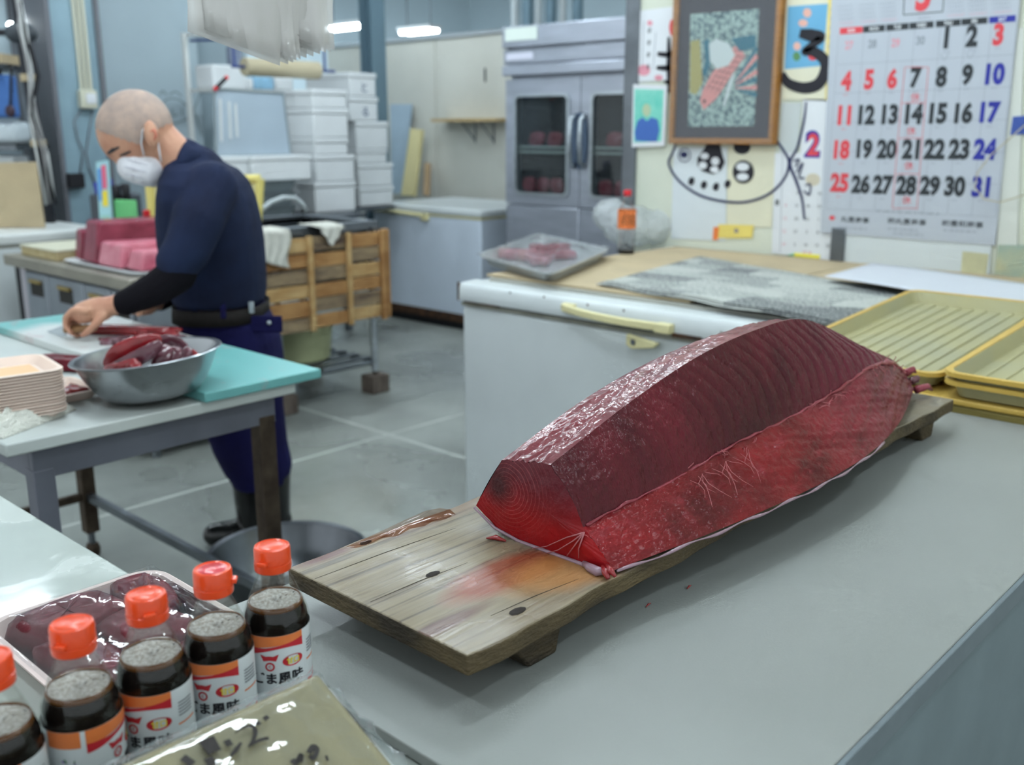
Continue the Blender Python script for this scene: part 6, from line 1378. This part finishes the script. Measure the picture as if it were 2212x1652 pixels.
w2 = thing('foam_box', 'white foam box standing left of the grey trays', 'box', (3.3, 5.45, .87), 'white foam boxes on the back bench')
a2, b2 = on_y(455, 380, 5.30), on_y(541, 334, 5.30); G().box(a2.x, b2.x - .02, 5.30, 5.7, .8705, zt_ - .035).build('box_body', FOAM, w2, bevel=.008); G().box(a2.x - .005, b2.x - .015, 5.295, 5.705, zt_ - .035, zt_).build('lid', FOAM, w2, bevel=.006)
# ribbed grey panel standing on them
gp = thing('ribbed_plastic_board', 'grey ribbed plastic panel standing left of the foam boxes', 'panel', (3.47, 5.33, zt_))
q = [on_y(463, 192, 5.36), on_y(612, 202, 5.36), on_y(628, 330, 5.33), on_y(466, 326, 5.33)]; q[2].z = q[3].z = zt_ + .001
GPM = mat('translucent_grey', (168, 184, 196), .3, var=.05, vs=3, coat=.2)
g = G(); nn_ = Vector((0, .02, 0)); g.add(q + [p + nn_ for p in q], [(0, 1, 2, 3), (7, 6, 5, 4), (0, 4, 5, 1), (1, 5, 6, 2), (2, 6, 7, 3), (3, 7, 4, 0)]); g.build('panel_sheet', GPM, gp, bevel=.003)
for u in (.07, .19, .28): a = q[0].lerp(q[1], u); b = q[3].lerp(q[2], u); G().tube([a.lerp(b, .12 + u * .3) + Vector((0, -.004, 0)), a.lerp(b, .8 - u * .3) + Vector((0, -.004, 0))], .007, 6).build('rib', WHITE_PL, gp)
for (i, j) in ((0, 1), (1, 2), (2, 3), (3, 0)): G().tube([q[i], q[j]], .008, 6).build('edge_bead', GREYT, gp)
mk = thing('marker_pen', 'black marker pen with red ends clipped on the grey panel corner', 'pen', tuple(on_y(462, 192, 5.35))); a, b = on_y(463, 194, 5.345), on_y(491, 166, 5.345)
G().tube([a.lerp(b, .15), a.lerp(b, .85)], .013, 8).build('barrel', BLACK, mk); G().tube([a, a.lerp(b, .15)], .013, 8).build('cap', PETC, mk); G().tube([a.lerp(b, .85), b], .012, 8).build('end', PETC, mk)
# rack with paper roll and packets behind
rk = thing('storage_rack', 'steel storage rack holding the paper roll behind the foam boxes', 'rack', (3.95, 5.95, 0))
ra, rb = on_y(455, 190, 6.05), on_y(640, 192, 6.05)
for x in (ra.x, rb.x):
    for y in (6.33,): G().box(x - .015, x + .015, y - .015, y + .015, .8705, 2.02).build('upright', WHITE_PL, rk)
G().box(ra.x, rb.x, 6.03, 6.345, ra.z - .02, ra.z).build('shelf', WHITE_PL, rk); G().box(ra.x, rb.x, 6.20, 6.345, 2.0, 2.02).build('shelf', WHITE_PL, rk)
zsh = ra.z
for k, (x0, x1, yt, m, lab) in enumerate(((462, 532, 142, FOAM, 'white packet at the left end of the rack shelf'), (535, 548, 168, FOAM, 'narrow white packet on the rack shelf'), (550, 592, 166, mat('pale_blue_pack', (150, 196, 224), .5, var=.15, vs=20), 'pale blue packet on the rack shelf'), (596, 634, 168, FOAM, 'white packet at the right end of the rack shelf'))):
    pbox('packet', lab, 'packet', x0, x1, yt, 190, 6.06, .22, m, zsh + .0005, .015, 'packets on the rack')
a, b = on_y(528, 148, 5.70), on_y(686, 149, 5.70); zr = (a.z + b.z) / 2
ROD = mat('blue_rod', (60, 76, 130), .4, .3)
pr = thing('paper_roll', 'brown paper roll on a blue rod holder under the hanging bags', 'paper roll', ((a.x + b.x) / 2, 5.70, zr - .06))
G().tube([(a.x, 5.70, zr), (b.x, 5.70, zr)], .056, 28).build('roll', mat('kraft_paper', (184, 174, 146), .8, var=.05), pr, smooth=50)
G().tube([(a.x - .09, 5.70, zr), (b.x + .14, 5.70, zr)], .010, 10).build('rod', ROD, pr)
for x in (a.x - .07, b.x + .06): G().tube([(x, 5.70, zr), (x, 5.70, zr + .16), (x, 6.20, zr + .18)], .009, 8).build('hanger', ROD, pr)
pbox('dark_frame_box', 'small dark framed packet above the paper roll', 'packet', 500, 522, 100, 138, 6.10, .06, mat('frame_grey', (120, 130, 150), .5), zsh + .14)
# ================================================================== sink with wooden pallet front
sk = thing('sink_unit', 'steel sink on legs behind a stained wooden slat front', 'sink', (3.08, 4.42, 0))
SX0, SX1, SY0, SY1 = 2.55, 3.435, 4.135, 4.80
zs = .935
for (x0, x1, y0, y1) in ((SX0, SX1, SY0, SY0 + .05), (SX0, SX1, SY1 - .05, SY1), (SX0, SX0 + .05, SY0 + .05, SY1 - .05), (SX1 - .05, SX1, SY0 + .05, SY1 - .05)): G().box(x0, x1, y0, y1, zs - .045, zs).build('rim', STEEL_DARK, sk, bevel=.004)
g = G()
for (x0, x1, y0, y1, z0_, z1_) in ((SX0 + .04, SX1 - .04, SY0 + .04, SY0 + .05, zs - .3, zs - .02), (SX0 + .04, SX1 - .04, SY1 - .05, SY1 - .04, zs - .3, zs - .02), (SX0 + .04, SX0 + .05, SY0 + .05, SY1 - .05, zs - .3, zs - .02), (SX1 - .05, SX1 - .04, SY0 + .05, SY1 - .05, zs - .3, zs - .02), (SX0 + .04, SX1 - .04, SY0 + .04, SY1 - .04, zs - .31, zs - .3)): g.box(x0, x1, y0, y1, z0_, z1_)
g.build('basin', STEEL_DARK, sk)
for x in (SX0 + .03, 2.80, SX1 - .03):
    for y in (SY0 + .03, SY1 - .03):
        lg = G().tube([(x, y, .12), (x, y, zs - .04)], .019, 12).build('leg', STEEL, sk, smooth=60)
        G().tube([(x, y, .1), (x, y, .15)], .010, 8).build('screw_foot', RUST, lg)
        G().box(x - .06, x + .06, y - .05, y + .05, 0, .10).build('foot_block', mat('weathered_block', (120, 108, 98), .85, col2=(84, 74, 68), vs=12, stretch=(4, 4, 1)), lg, bevel=.004)
for y in (SY0 + .03, SY1 - .03): G().tube([(SX0 + .03, y, .17), (SX1 - .03, y, .17)], .013, 8).build('lower_rail', STEEL_DARK, sk)
for x in (SX0 + .03, SX1 - .03): G().tube([(x, SY0 + .03, .17), (x, SY1 - .03, .17)], .013, 8).build('lower_rail', STEEL_DARK, sk)
for k in range(5): G().box(SX0 + .03, SX1 - .03, SY0 + .05 + .11 * k, SY0 + .10 + .11 * k, .183, .193).build('shelf_slat', STEEL_DARK, sk)
# slat front: battens and slats, each its own piece
SLW = [mat('pallet_wood_%s' % n, c, .75, col2=c2, vs=5, bump=.3, bs=40, stretch=(1, 4, 4), detail=7) for n, c, c2 in (('pale', (206, 176, 126), (178, 140, 88)), ('tan', (190, 148, 96), (150, 104, 60)), ('stained', (172, 150, 116), (92, 76, 66)))]
pf = thing('wooden_slat_panel', 'stained wooden pallet panel fixed across the sink front', 'panel', (3.07, 4.10, .42))
PX_ = [2.60, 2.955, 3.195, 3.455]
zr_ = [.886, .808, .732, .655, .578, .500, .425]
for c in range(3):
    x0, x1 = (PX_[c] + .006 if c else PX_[c]), PX_[c + 1] - .006
    for r in range(6):
        dz = .003 * math.sin(r * 3 + c * 2); low = -.012 if c == 0 else 0
        k = (r + c * 2) % 3 if c != 1 else 2 - (r % 2)
        G().box(x0, x1, 4.098 + .002 * ((r + c) % 2), 4.116, zr_[r + 1] + .004 + dz + low * (r > 3), zr_[r] - .004 + dz + low * (r > 4)).build('slat', SLW[k], pf, bevel=.003)
for x, w_ in ((2.955, .028), (3.195, .024), (3.42, .03)): G().box(x - w_ / 2, x + w_ / 2, 4.074, 4.098, .415, .892).build('batten', SLW[1 if x > 3.3 else 0], pf, bevel=.003)
G().box(3.445, 3.465, 4.08, 4.12, .425, .892).build('batten', SLW[1], pf, bevel=.003)
for x in (2.7, 3.4): G().box(x - .02, x + .02, 4.116, 4.136, .84, .90).build('hook', STEEL_DARK, pf)
# cloths, hose
def hang_cloth(name, label, x0, x1, zt_, drop):
    def f(u, v):
        x = x0 + (x1 - x0) * u; s = v * (drop(u) + .10)
        if s < .10: return Vector((x + .004 * math.sin(v * 40), 4.125 + (.10 - s), zt_ + .004 + .004 * math.sin(u * 14) ** 2))
        return Vector((x + .015 * math.sin(v * 9 + u * 3) * u, 4.070 - .018 * math.sin(u * 13 + v * 4) ** 2, zt_ + .004 - (s - .10)))
    return tag(G().sheet(f, 16, 20, .003, (0, -1, 0)).build(name, TOWEL, smooth=True), label, 'cloth')
hang_cloth('white_cloth', 'white cloth bunched over the sink edge beside the man', 2.62, 2.82, zs, lambda u: .13 + .06 * u)
hang_cloth('white_cloth', 'small triangular white cloth over the sink edge', 2.99, 3.16, zs, lambda u: .005 + .10 * (1 - abs(2 * u - 1.1) ** 1.2 if abs(2 * u - 1.1) < 1 else 0))
hs = thing('water_hose', 'pale curved hose arching over the sink', 'hose', (2.9, 4.6, zs))
G().tube([on_y(x, y, 4.78) for x, y in ((552, 470), (566, 452), (585, 437), (612, 427), (636, 428), (652, 440), (662, 458))], .014, 10).build('hose_pipe', mat('pale_hose', (190, 200, 202), .4), hs, smooth=True)
p = on_y(552, 470, 4.78); G().tube([p, (p.x, 4.78, zs)], .016, 10).build('hose_base', STEEL, hs)
# green bucket below
bk = thing('green_bucket', 'pale green plastic tub on the lower sink rack', 'bucket', (3.08, 4.46, .194))
G().lathe([(0, .001), (.17, .001), (.185, .012), (.205, .2), (.215, .202), (.215, .21), (.198, .208), (.178, .016), (0, .012)], (3.10, 4.46, .194), 40).build('tub_wall', mat('pale_green_plastic', (200, 206, 160), .45), bk, smooth=40)
# yellow tray standing behind the man
yb = thing('yellow_board', 'upright yellow plastic tray standing behind the man', 'tray', tuple(on_f(440, zf(0, 5.0, .94), 5.0)))
q = [on_f(322, 392, 5.0), on_f(562, 386, 5.0), on_f(556, zf(0, 5.0, .94), 5.0), on_f(330, zf(0, 5.0, .94), 5.0)]
g = G(); e1 = (q[1] - q[0]).normalized(); 
g.add(q + [p + FW * .012 for p in q], [(0, 1, 2, 3), (7, 6, 5, 4), (0, 4, 5, 1), (1, 5, 6, 2), (2, 6, 7, 3), (3, 7, 4, 0)]); g.build('tray_floor', mat('pale_yellow_tray', (230, 224, 168), .4), yb, bevel=.003)
for i, j in ((0, 1), (1, 2), (3, 0)): G().tube([q[i], q[j]], .022, 8).build('rim', mat('yellow_rim', (230, 216, 128), .4), yb, smooth=60)

# ================================================================== steel under-counter fridge on the left
uc = thing('under_counter_fridge', 'low steel under counter fridge with recessed handles left of the man', 'counter', (2.35, 4.45, 0))
UX = 1.97; UZ = .80
USM = mat('undercounter_steel', (150, 156, 164), .4, .8, var=.12, vs=4)
G().box(UX, 2.44, 3.95, 5.18, .08, .745).build('cabinet', USM, uc, bevel=.004); G().box(UX - .04, 2.46, 3.93, 5.22, .750, UZ).build('worktop', mat('worn_worktop', (150, 146, 134), .5, .3, var=.15, vs=6), uc, bevel=.004)
G().box(UX - .012, UX + .002, 5.10, 5.16, .0, .75).build('corner_post', BLACK, uc); G().box(UX - .014, UX, 5.03, 5.095, .0, .75).build('corner_post', mat('pale_post', (186, 182, 190), .5), uc)
for k, (y1, y0) in enumerate(((5.02, 4.78), (4.77, 4.40), (4.39, 4.15), (4.14, 3.97))):
    d = G().box(UX - .022, UX, y0, y1, .10, .735).build('door', USM, uc, bevel=.004); yc = (y0 + y1) / 2
    G().box(UX - .0235, UX - .0215, yc - .075, yc + .065, .625, .690).build('handle_recess', mat('dark_recess', (44, 42, 38), .7), d); G().box(UX - .034, UX - .022, yc - .06, yc + .06, .688, .702).build('handle', mat('brass_handle', (170, 146, 80), .4, .6), d)
for y in (4.0, 5.1):
    for x in (2.02, 2.38): G().tube([(x, y, 0), (x, y, .08)], .02, 8).build('foot', STEEL_DARK, uc)
# boards, tuna blocks and clutter on it
PALEW = mat('pale_board_wood', (206, 192, 150), .7, col2=(186, 166, 118), vs=6, stretch=(1, 6, 6)); PALET = mat('board_paper_top', (214, 212, 190), .7)
wbd = thing('wooden_board', 'pale wooden board lying at the counter end behind the table', 'cutting board', (2.2, 5.0, UZ))
G().box(1.99, 2.42, 4.74, 5.14, UZ + .0005, UZ + .045).build('board', PALEW, wbd, bevel=.004); G().box(1.985, 2.425, 4.735, 5.145, UZ + .045, UZ + .052).build('paper_cover', PALET, wbd)
tag(G().lathe([(0, .001), (.06, .001), (.085, .015), (.09, .016), (.082, .018), (.055, .005), (0, .005)], (2.30, 4.98, UZ + .052), 24).build('foam_plate', FOAM, smooth=40), 'small white foam plate on the pale wooden board', 'plate')
TB = flesh('loin_block', (120, 30, 52), (158, 62, 84), .45, .3, 20, (1, 1, 1), coat=.25); TP = flesh('pink_block', (196, 96, 116), (226, 150, 164), .45, .3, 20, (1, 1, 1), coat=.25)
fpl = thing('foam_sheet_tray', 'flat white foam tray under the tuna blocks', 'tray', (2.3, 4.3, UZ)); foam_tray(fpl, 1.985, 2.43, 3.96, 4.70, UZ + .0005, .016, FOAM, rim=.012, slope=.01)
def block(name, label, pts, z0, z1, m, top):
    P = [Vector((x, y, z0)) for x, y in pts]; c = sum(P, Vector()) / len(P); Q = [c.xy.to_3d() + (p - c).xy.to_3d() * top + Vector((0, 0, z1)) for p in P]; n = len(P)
    g = G(); g.add(P + Q, [tuple(range(n - 1, -1, -1)), tuple(range(n, 2 * n))] + [(i, (i + 1) % n, n + (i + 1) % n, n + i) for i in range(n)]); return tag(g.build(name, m, bevel=.014, seg=3), label, 'fish', 'tuna blocks on the counter')
block('tuna_block', 'small dark tuna block at the left end of the tray', [(2.04, 4.66), (2.02, 4.55), (2.32, 4.53), (2.32, 4.66)], UZ + .018, UZ + .155, TB, .88)
block('tuna_block', 'tall dark red tuna block on the foam tray', [(2.02, 4.54), (2.0, 4.36), (2.40, 4.24), (2.40, 4.50)], UZ + .018, UZ + .205, TB, .85)
block('tuna_block', 'pale pink fatty tuna block in front of the dark block', [(2.0, 4.35), (2.0, 4.14), (2.41, 4.06), (2.41, 4.22)], UZ + .018, UZ + .125, TP, .9)
block('tuna_block', 'pink tuna block nearest the man elbow', [(2.02, 4.12), (2.02, 3.99), (2.40, 3.98), (2.40, 4.04)], UZ + .018, UZ + .105, TP, .9)
# sauce bottle on it
sx_, sy_ = on_z(322, 528, UZ).x, on_z(322, 528, UZ).y
sbx = on_f(322, 520, 4.85); bx, by = sbx.x, sbx.y
sb3 = thing('soy_bottle', 'dark soy bottle with red cap and orange label behind the man arm', 'bottle', (bx, by, .80))
stand = G().lathe([(0, 0), (.034, 0), (.036, .01), (.036, .12), (.03, .15), (.015, .185), (.014, .20)], (bx, by, .80), 24).build('bottle_wall', SAUCE, sb3, smooth=50); G().lathe([(.0365, .055), (.0365, .115)], (bx, by, .80), 32).build('label', mat('orange_label2', (240, 120, 40), .5), sb3, smooth=True); G().lathe([(.016, .198), (.017, .20), (.017, .225), (0, .228)], (bx, by, .80), 16).build('cap', PETC, sb3, smooth=40); g = G(); curved_text(g, '#', 0, .80 + .03, .03, bx, by, .0368, math.atan2(-by, -bx), .02); g.build('label_print', PWHITE, sb3)
cst = tag(G().box(2.48, 2.93, 4.83, 5.44, .0, .80).build('side_cabinet', USM, bevel=.004), 'plain steel cabinet in the corner between fridge and sink', 'cabinet')
# ================================================================== corner clutter between freezer and sink
def fcard(name, label, cat, quad, f, th, m):
    q = [on_f(x, y, f) for x, y in quad]; lo = min(p.z for p in q); g = G(); g.add(q + [p + FW * th for p in q], [(0, 1, 2, 3), (7, 6, 5, 4), (0, 4, 5, 1), (1, 5, 6, 2), (2, 6, 7, 3), (3, 7, 4, 0)]); return tag(g.build(name, m, bevel=.003), label, cat)
# small things standing at the back of the counter, on a common ledge
def ledge_y(f, z=.8005): return zf(0, f, z)
fc = 5.10
fcard('green_board', 'bright green plastic board standing behind the soy bottle', 'cutting board', [(246, 431), (292, 433), (302, ledge_y(5.3)), (252, ledge_y(5.3))], 5.3, .02, mat('green_board_plastic', (116, 204, 132), .5))
tb_ = thing('brush_package', 'tall blue and pink cleaning brush package standing on the counter', 'package', tuple(on_f(230, 480, 5.25)))
q = [on_f(x, y, 5.25) for x, y in ((207, 350), (233, 345), (246, ledge_y(5.25)), (219, ledge_y(5.25)))]
g = G(); g.add(q + [p + FW * .015 for p in q], [(0, 1, 2, 3), (7, 6, 5, 4), (0, 4, 5, 1), (1, 5, 6, 2), (2, 6, 7, 3), (3, 7, 4, 0)]); g.build('card', mat('package_card', (170, 216, 224), .4), tb_)
for (u0, u1, v0, v1, m) in ((.08, .4, .08, .45, mat('package_blue', (96, 160, 220), .4)), (.42, .8, .05, .32, mat('package_pink', (226, 110, 140), .4)), (.35, .8, .34, .52, PR_YEL), (.1, .85, .62, .8, mat('bristle_teal', (160, 206, 196), .7))):
    P = lambda u, v: q[0].lerp(q[1], u).lerp(q[3].lerp(q[2], u), v) - FW * .003
    G().add([P(u0, v0), P(u1, v0), P(u1, v1), P(u0, v1)] + [P(u0, v0) + FW * .003, P(u1, v0) + FW * .003, P(u1, v1) + FW * .003, P(u0, v1) + FW * .003], [(0, 1, 2, 3), (0, 4, 5, 1), (1, 5, 6, 2), (2, 6, 7, 3), (3, 7, 4, 0)]).build('print_block', m, tb_)
bg_ = G(); c = on_f(268, 0, 5.2); c = on_f(268, ledge_y(5.2, .84), 5.2)
bg_.ell(c, (RT, FW, UPV), (.05, .04, .045), 14, 10).ell(c + Vector((-.02, 0, .05)) , (RT, FW, UPV), (.03, .03, .04), 12, 8); hold2 = thing('plastic_bag', 'small crumpled clear bag before the green board', 'bag', (c.x, c.y, .80)); remeshed(bg_, 'film', BUB, hold2, .008, 2)
kb = thing('knife_block', 'blue handled knives and dark tools in a holder by the wall', 'knife holder', tuple(on_f(240, 470, 5.45)))
a = on_f(222, 470, 5.45); G().box(a.x - .02, a.x + .22, a.y - .02, a.y + .1, .8005, 1.06).build('holder', mat('dark_holder', (70, 76, 84), .6), kb, bevel=.01)
for x, y, m in ((212, 395, BLUE), (232, 388, BLUE), (250, 402, BLACK), (270, 398, BLACK)): p = on_f(x, y, 5.48); G().tube([p, (p.x + .01, p.y + .02, 1.0)], [.026, .018], 8).build('tool_handle', m, kb, smooth=True)
# ================================================================== white freezer on the left
fl = thing('chest_freezer', 'white chest freezer at the left edge below the tan board', 'freezer', (1.9, 5.95, 0))
G().box(1.15, 2.585, 5.49, 6.33, .06, .80).build('body', ENAMEL, fl, bevel=.012); G().box(1.2, 2.54, 5.53, 6.3, 0, .06).build('plinth', BLACK, fl); G().box(1.14, 2.595, 5.48, 6.34, .81, .872).build('lid', WHITE_PL, fl, bevel=.016); G().box(1.15, 2.585, 5.49, 6.33, .80, .81).build('gasket', GASK, fl)
fcard('tan_board', 'tan cardboard panel standing on the left white freezer', 'cardboard', [(-60, 352), (76, 350), (96, zf(0, 5.55, .874)), (-60, zf(0, 5.55, .874))], 5.55, .02, CARD)
# ================================================================== column, conduits and the cluttered left edge
COLM = mat('column_paint', (140, 168, 180), .5, col2=(126, 152, 164), vs=4, detail=7); COLD = mat('column_side_grey', (104, 106, 112), .6)
cm = thing('steel_column', 'broad blue grey steel column with conduits behind the man', 'column', (2.96, 6.65, 0))
G().box(2.80, 3.10, 6.42, 6.45, 0, 3.9).build('front_face', COLM, cm); G().box(2.78, 2.81, 6.40, 6.95, 0, 3.9).build('side_face', COLD, cm); G().box(3.09, 3.12, 6.40, 6.95, 0, 3.9).build('side_face', COLD, cm)
CONDM = mat('beige_conduit', (206, 206, 186), .5)
pz_ = [on_y(x, 195, 6.39).x for x in (179, 189, 199)]
for x in pz_: G().tube([(x, 6.405, on_y(189, 195, 6.39).z), (x, 6.405, 3.9)], .011, 8).build('conduit', CONDM, cm)
a, b = on_y(178, 234, 6.36), on_y(209, 195, 6.36); bxs = G().box(a.x, b.x, 6.36, 6.419, a.z, b.z).build('switch_box', CONDM, cm, bevel=.006); G().box(a.x + .03, b.x - .01, 6.353, 6.36, a.z + .03, b.z - .02).build('switch_plate', PWHITE, bxs, bevel=.003)
for pts in (((175, 238), (160, 262), (168, 300), (180, 330), (172, 380)), ((200, 240), (192, 290), (186, 330), (192, 360), (205, 395))): G().tube([on_y(x, y, 6.405) for x, y in pts], .006, 6).build('cable', mat('grey_cable', (120, 130, 136), .6), cm, smooth=True)
a = on_y(160, 385, 6.38); G().box(a.x - .04, a.x + .06, 6.36, 6.419, a.z - .06, a.z + .03).build('socket', BLACK, cm, bevel=.004)
# cable post
bp2 = thing('cable_post', 'black post wrapped with cables at the left picture edge', 'post', tuple(on_f(92, 480, 5.9).xy.to_3d()))
bot = on_f(96, 392, 5.9); top_ = on_f(28, -40, 5.9); foot = Vector((bot.x, bot.y, .873))
G().tube([foot, bot, top_, top_ + (top_ - bot) * .9], [.04, .034, .03, .03], 10).build('pole', mat('black_paint', (34, 36, 44), .5), bp2, smooth=True)
r_ = random.Random(9)
for k in range(6):
    pts = [bot.lerp(top_, u) + RT * (r_.uniform(.01, .09)) - FW * (.04 + .01 * k) + UPV * r_.uniform(-.02, .02) for u in (-.1, .15, .35, .55, .75, 1.05)]
    G().tube(pts, .006, 6).build('cable', [BLACK, WHITE_PL, mat('grey_cable2', (150, 150, 150), .6)][k % 3], bp2, smooth=True)
for u in (.2, .53): G().tube([bot.lerp(top_, u) - UPV * .02, bot.lerp(top_, u) + UPV * .02], .042, 10).build('tape_band', CARD, bp2)
p = bot.lerp(top_, .75); G().tube([p, p - RT * .25 + UPV * .01], .018, 8).build('cross_arm', BLACK, bp2); G().ell(p, (RT, FW, UPV), (.09, .07, .06), 14, 10).build('clamp', mat('dark_clamp', (60, 66, 72), .5), bp2, smooth=True)
# shelf rack at the extreme left with bags
lr = thing('side_rack', 'grey rack shelf with bags at the left picture edge', 'rack', tuple(on_f(0, 480, 6.3).xy.to_3d()))
for z, x1 in ((on_f(40, 312, 6.2).z, 70), (on_f(40, 140, 6.2).z, 44)):
    a = on_f(-60, 300, 6.2); b = on_f(x1, 300, 6.2); c = (a + b) / 2; G().obox((c.x, c.y, z - .015), (RT, FW, UPV), ((b - a).length / 2, .22, .015)).build('shelf', STEEL_DARK, lr)
for x in (-50, 64):
    a = on_f(x, 300, 6.38); G().tube([(a.x, a.y, 0), (a.x, a.y, 2.2)], .018, 8).build('upright', STEEL_DARK, lr)
z_ = on_f(40, 312, 6.2).z
def fblock(name, label, cat, x0, x1, yt, f, z0, dep, m, bev=.02):
    a, b = on_f(x0, yt, f), on_f(x1, yt, f); c = (a + b) / 2; h = a.z - z0
    return tag(G().obox((c.x, c.y, z0 + h / 2), (RT, FW, UPV), ((b - a).length / 2, dep, h / 2)).build(name, m, bevel=bev, seg=3), label, cat)
fblock('plastic_bag', 'stuffed white plastic bag on the left rack shelf', 'bag', -30, 52, 262, 6.2, z_ + .0005, .12, mat('white_bag', (214, 226, 232), .4, bump=.8, bs=14), .04)
fblock('grey_case', 'flat grey case under the rack shelf at left', 'case', -40, 44, 336, 6.1, .8725, .10, mat('grey_case', (170, 176, 178), .5), .01)
z2 = on_f(40, 140, 6.2).z
hb = thing('blue_bag', 'blue bag hanging from the left rack shelf', 'bag', tuple(on_f(14, 255, 6.1)))
a, b = on_f(-20, 255, 6.1), on_f(34, 162, 6.1); c = (a + b) / 2; G().obox(c, (RT, FW, UPV), ((on_f(34, 200, 6.1) - on_f(-20, 200, 6.1)).length / 2, .05, (b.z - a.z) / 2)).build('bag_body', mat('bag_blue', (70, 116, 184), .6), hb, bevel=.02); G().tube([Vector((c.x, c.y, b.z)), Vector((c.x, c.y, z2 - .03))], .01, 6).build('strap', BLACK, hb)
ld_ = thing('ladle', 'dark long handled ladle hanging before the blue bag', 'ladle', tuple(on_f(23, 250, 6.0))); G().tube([on_f(24, 150, 6.0), on_f(23, 228, 6.0)], .008, 6).build('handle', BLACK, ld_); G().ell(on_f(22, 240, 6.0), (RT, FW, UPV), (.03, .015, .036), 12, 8).build('scoop', mat('ladle_dark', (60, 44, 56), .5), ld_, smooth=True); G().tube([on_f(24, 150, 6.0), on_f(24, 142, 6.2)], .006, 6).build('hook', BLACK, ld_)
fblock('tan_box', 'small tan box on top of the left rack', 'box', -30, 24, 118, 6.2, z2 + .0005, .12, CARD, .004)
GLOBE = mat('lit_globe', (240, 252, 255), .4, emit=14)
for k, (x, y, r) in enumerate(((23, 55, .022), (54, 47, .034))):
    p = on_f(x, y, 6.6); t = thing('globe_lamp', ['smaller lit globe lamp beside the cable post', 'larger lit globe lamp beside the cable post'][k], 'lamp', tuple(p)); G().ell(p, (RT, FW, UPV), (r, r, r), 16, 12).build('globe', GLOBE, t, smooth=True); G().tube([p + UPV * r, (p.x, p.y, 3.9)], .006, 6).build('cord', BLACK, t)
struct(G().obox(on_f(-60, 240, 8.2).xy.to_3d() + UPV * 1.95, (RT, FW, UPV), (2.2, .05, 1.95)).build('wall_left', WALLBLUE))
# pencil drawing of a fish on the wall behind the man
gd = thing('wall_drawing', 'faint pencil drawing of a fish on the wall behind the man', 'drawing', tuple(on_y(385, 290, 6.998)))
PENC = mat('pencil_grey', (126, 140, 148), .8)
def yl(x, y): p = on_y(x, y, 7.0); return (p.x, p.z)
for pts in (((345, 232), (362, 214), (388, 216), (408, 234), (418, 240), (400, 258), (375, 266), (352, 252), (345, 232)), ((434, 198), (424, 225), (418, 240), (428, 262), (436, 292)), ((345, 205), (352, 196), (360, 206)), ((366, 204), (380, 198), (392, 208)), ((360, 235), (362, 250)), ((372, 234), (374, 250), (384, 246)), ((392, 234), (394, 250))):
    g = G(); stroke(g, [yl(*p) for p in pts], .010, (0, 7.0, 0), (1, 0, 0), (0, 0, 1), .001); g.build('pencil_line', PENC, gd)
# ================================================================== pack of clear bags hanging in front
BAG = clear('clear_poly_bag', (250, 252, 252), .12, .4, .6, (255, 253, 250), bump=.35, bs=20, tl_f=.3)
hb = thing('hanging_plastic_bags', 'pack of clear plastic bags hanging at the top of the picture', 'bag', tuple(on_f(590, 140, 1.62)))
A_, B_, C_ = on_f(405, 68, 1.56), on_f(604, 142, 1.66), on_f(724, 108, 1.74)
for k in range(11):
    u = k / 10; off = (C_ - B_) * u
    def f(s, v, off=off, k=k):
        p = A_.lerp(B_, s) + off; top = Vector((0, 0, .44 - .09 * s * 0)); sag = .012 * math.sin(s * 7 + k * 1.3) * (1 - v) + .004 * math.sin(s * 23 + v * 17 + k)
        return p + Vector((0, 0, (2.02 - p.z) * v)) + FW * (sag * .6) + RT * (.02 * v * (s - .4) + .004 * math.sin(v * 11 + k))
    G().sheet(f, 14, 14, .0006, tuple(-FW)).build('bag_sheet', BAG, hb, smooth=True)
cen = (A_ + C_) / 2; G().tube([Vector((cen.x, cen.y, 2.0)), Vector((cen.x, cen.y, 3.9))], .004, 6).build('cord', WHITE_PL, hb)
G().obox((cen.x, cen.y, 2.02), (RT, FW, UPV), (.13, .02, .012)).build('hanger_bar', STEEL_DARK, hb)
# dark rag hanging at the left end of the cutting table
tag(G().sheet(lambda u, v: Vector((.695 - .10 * u, 2.06 + .012 * math.sin(v * 9 + u * 5), .772 - .30 * v * (.75 + .25 * math.sin(u * 6)))), 10, 14, .012, (0, -1, 0)).build('dark_rag', mat('dark_rag', (42, 36, 34), .95, bump=.5, bs=50), smooth=True), 'dark rag hanging at the left end of the cutting table', 'cloth')
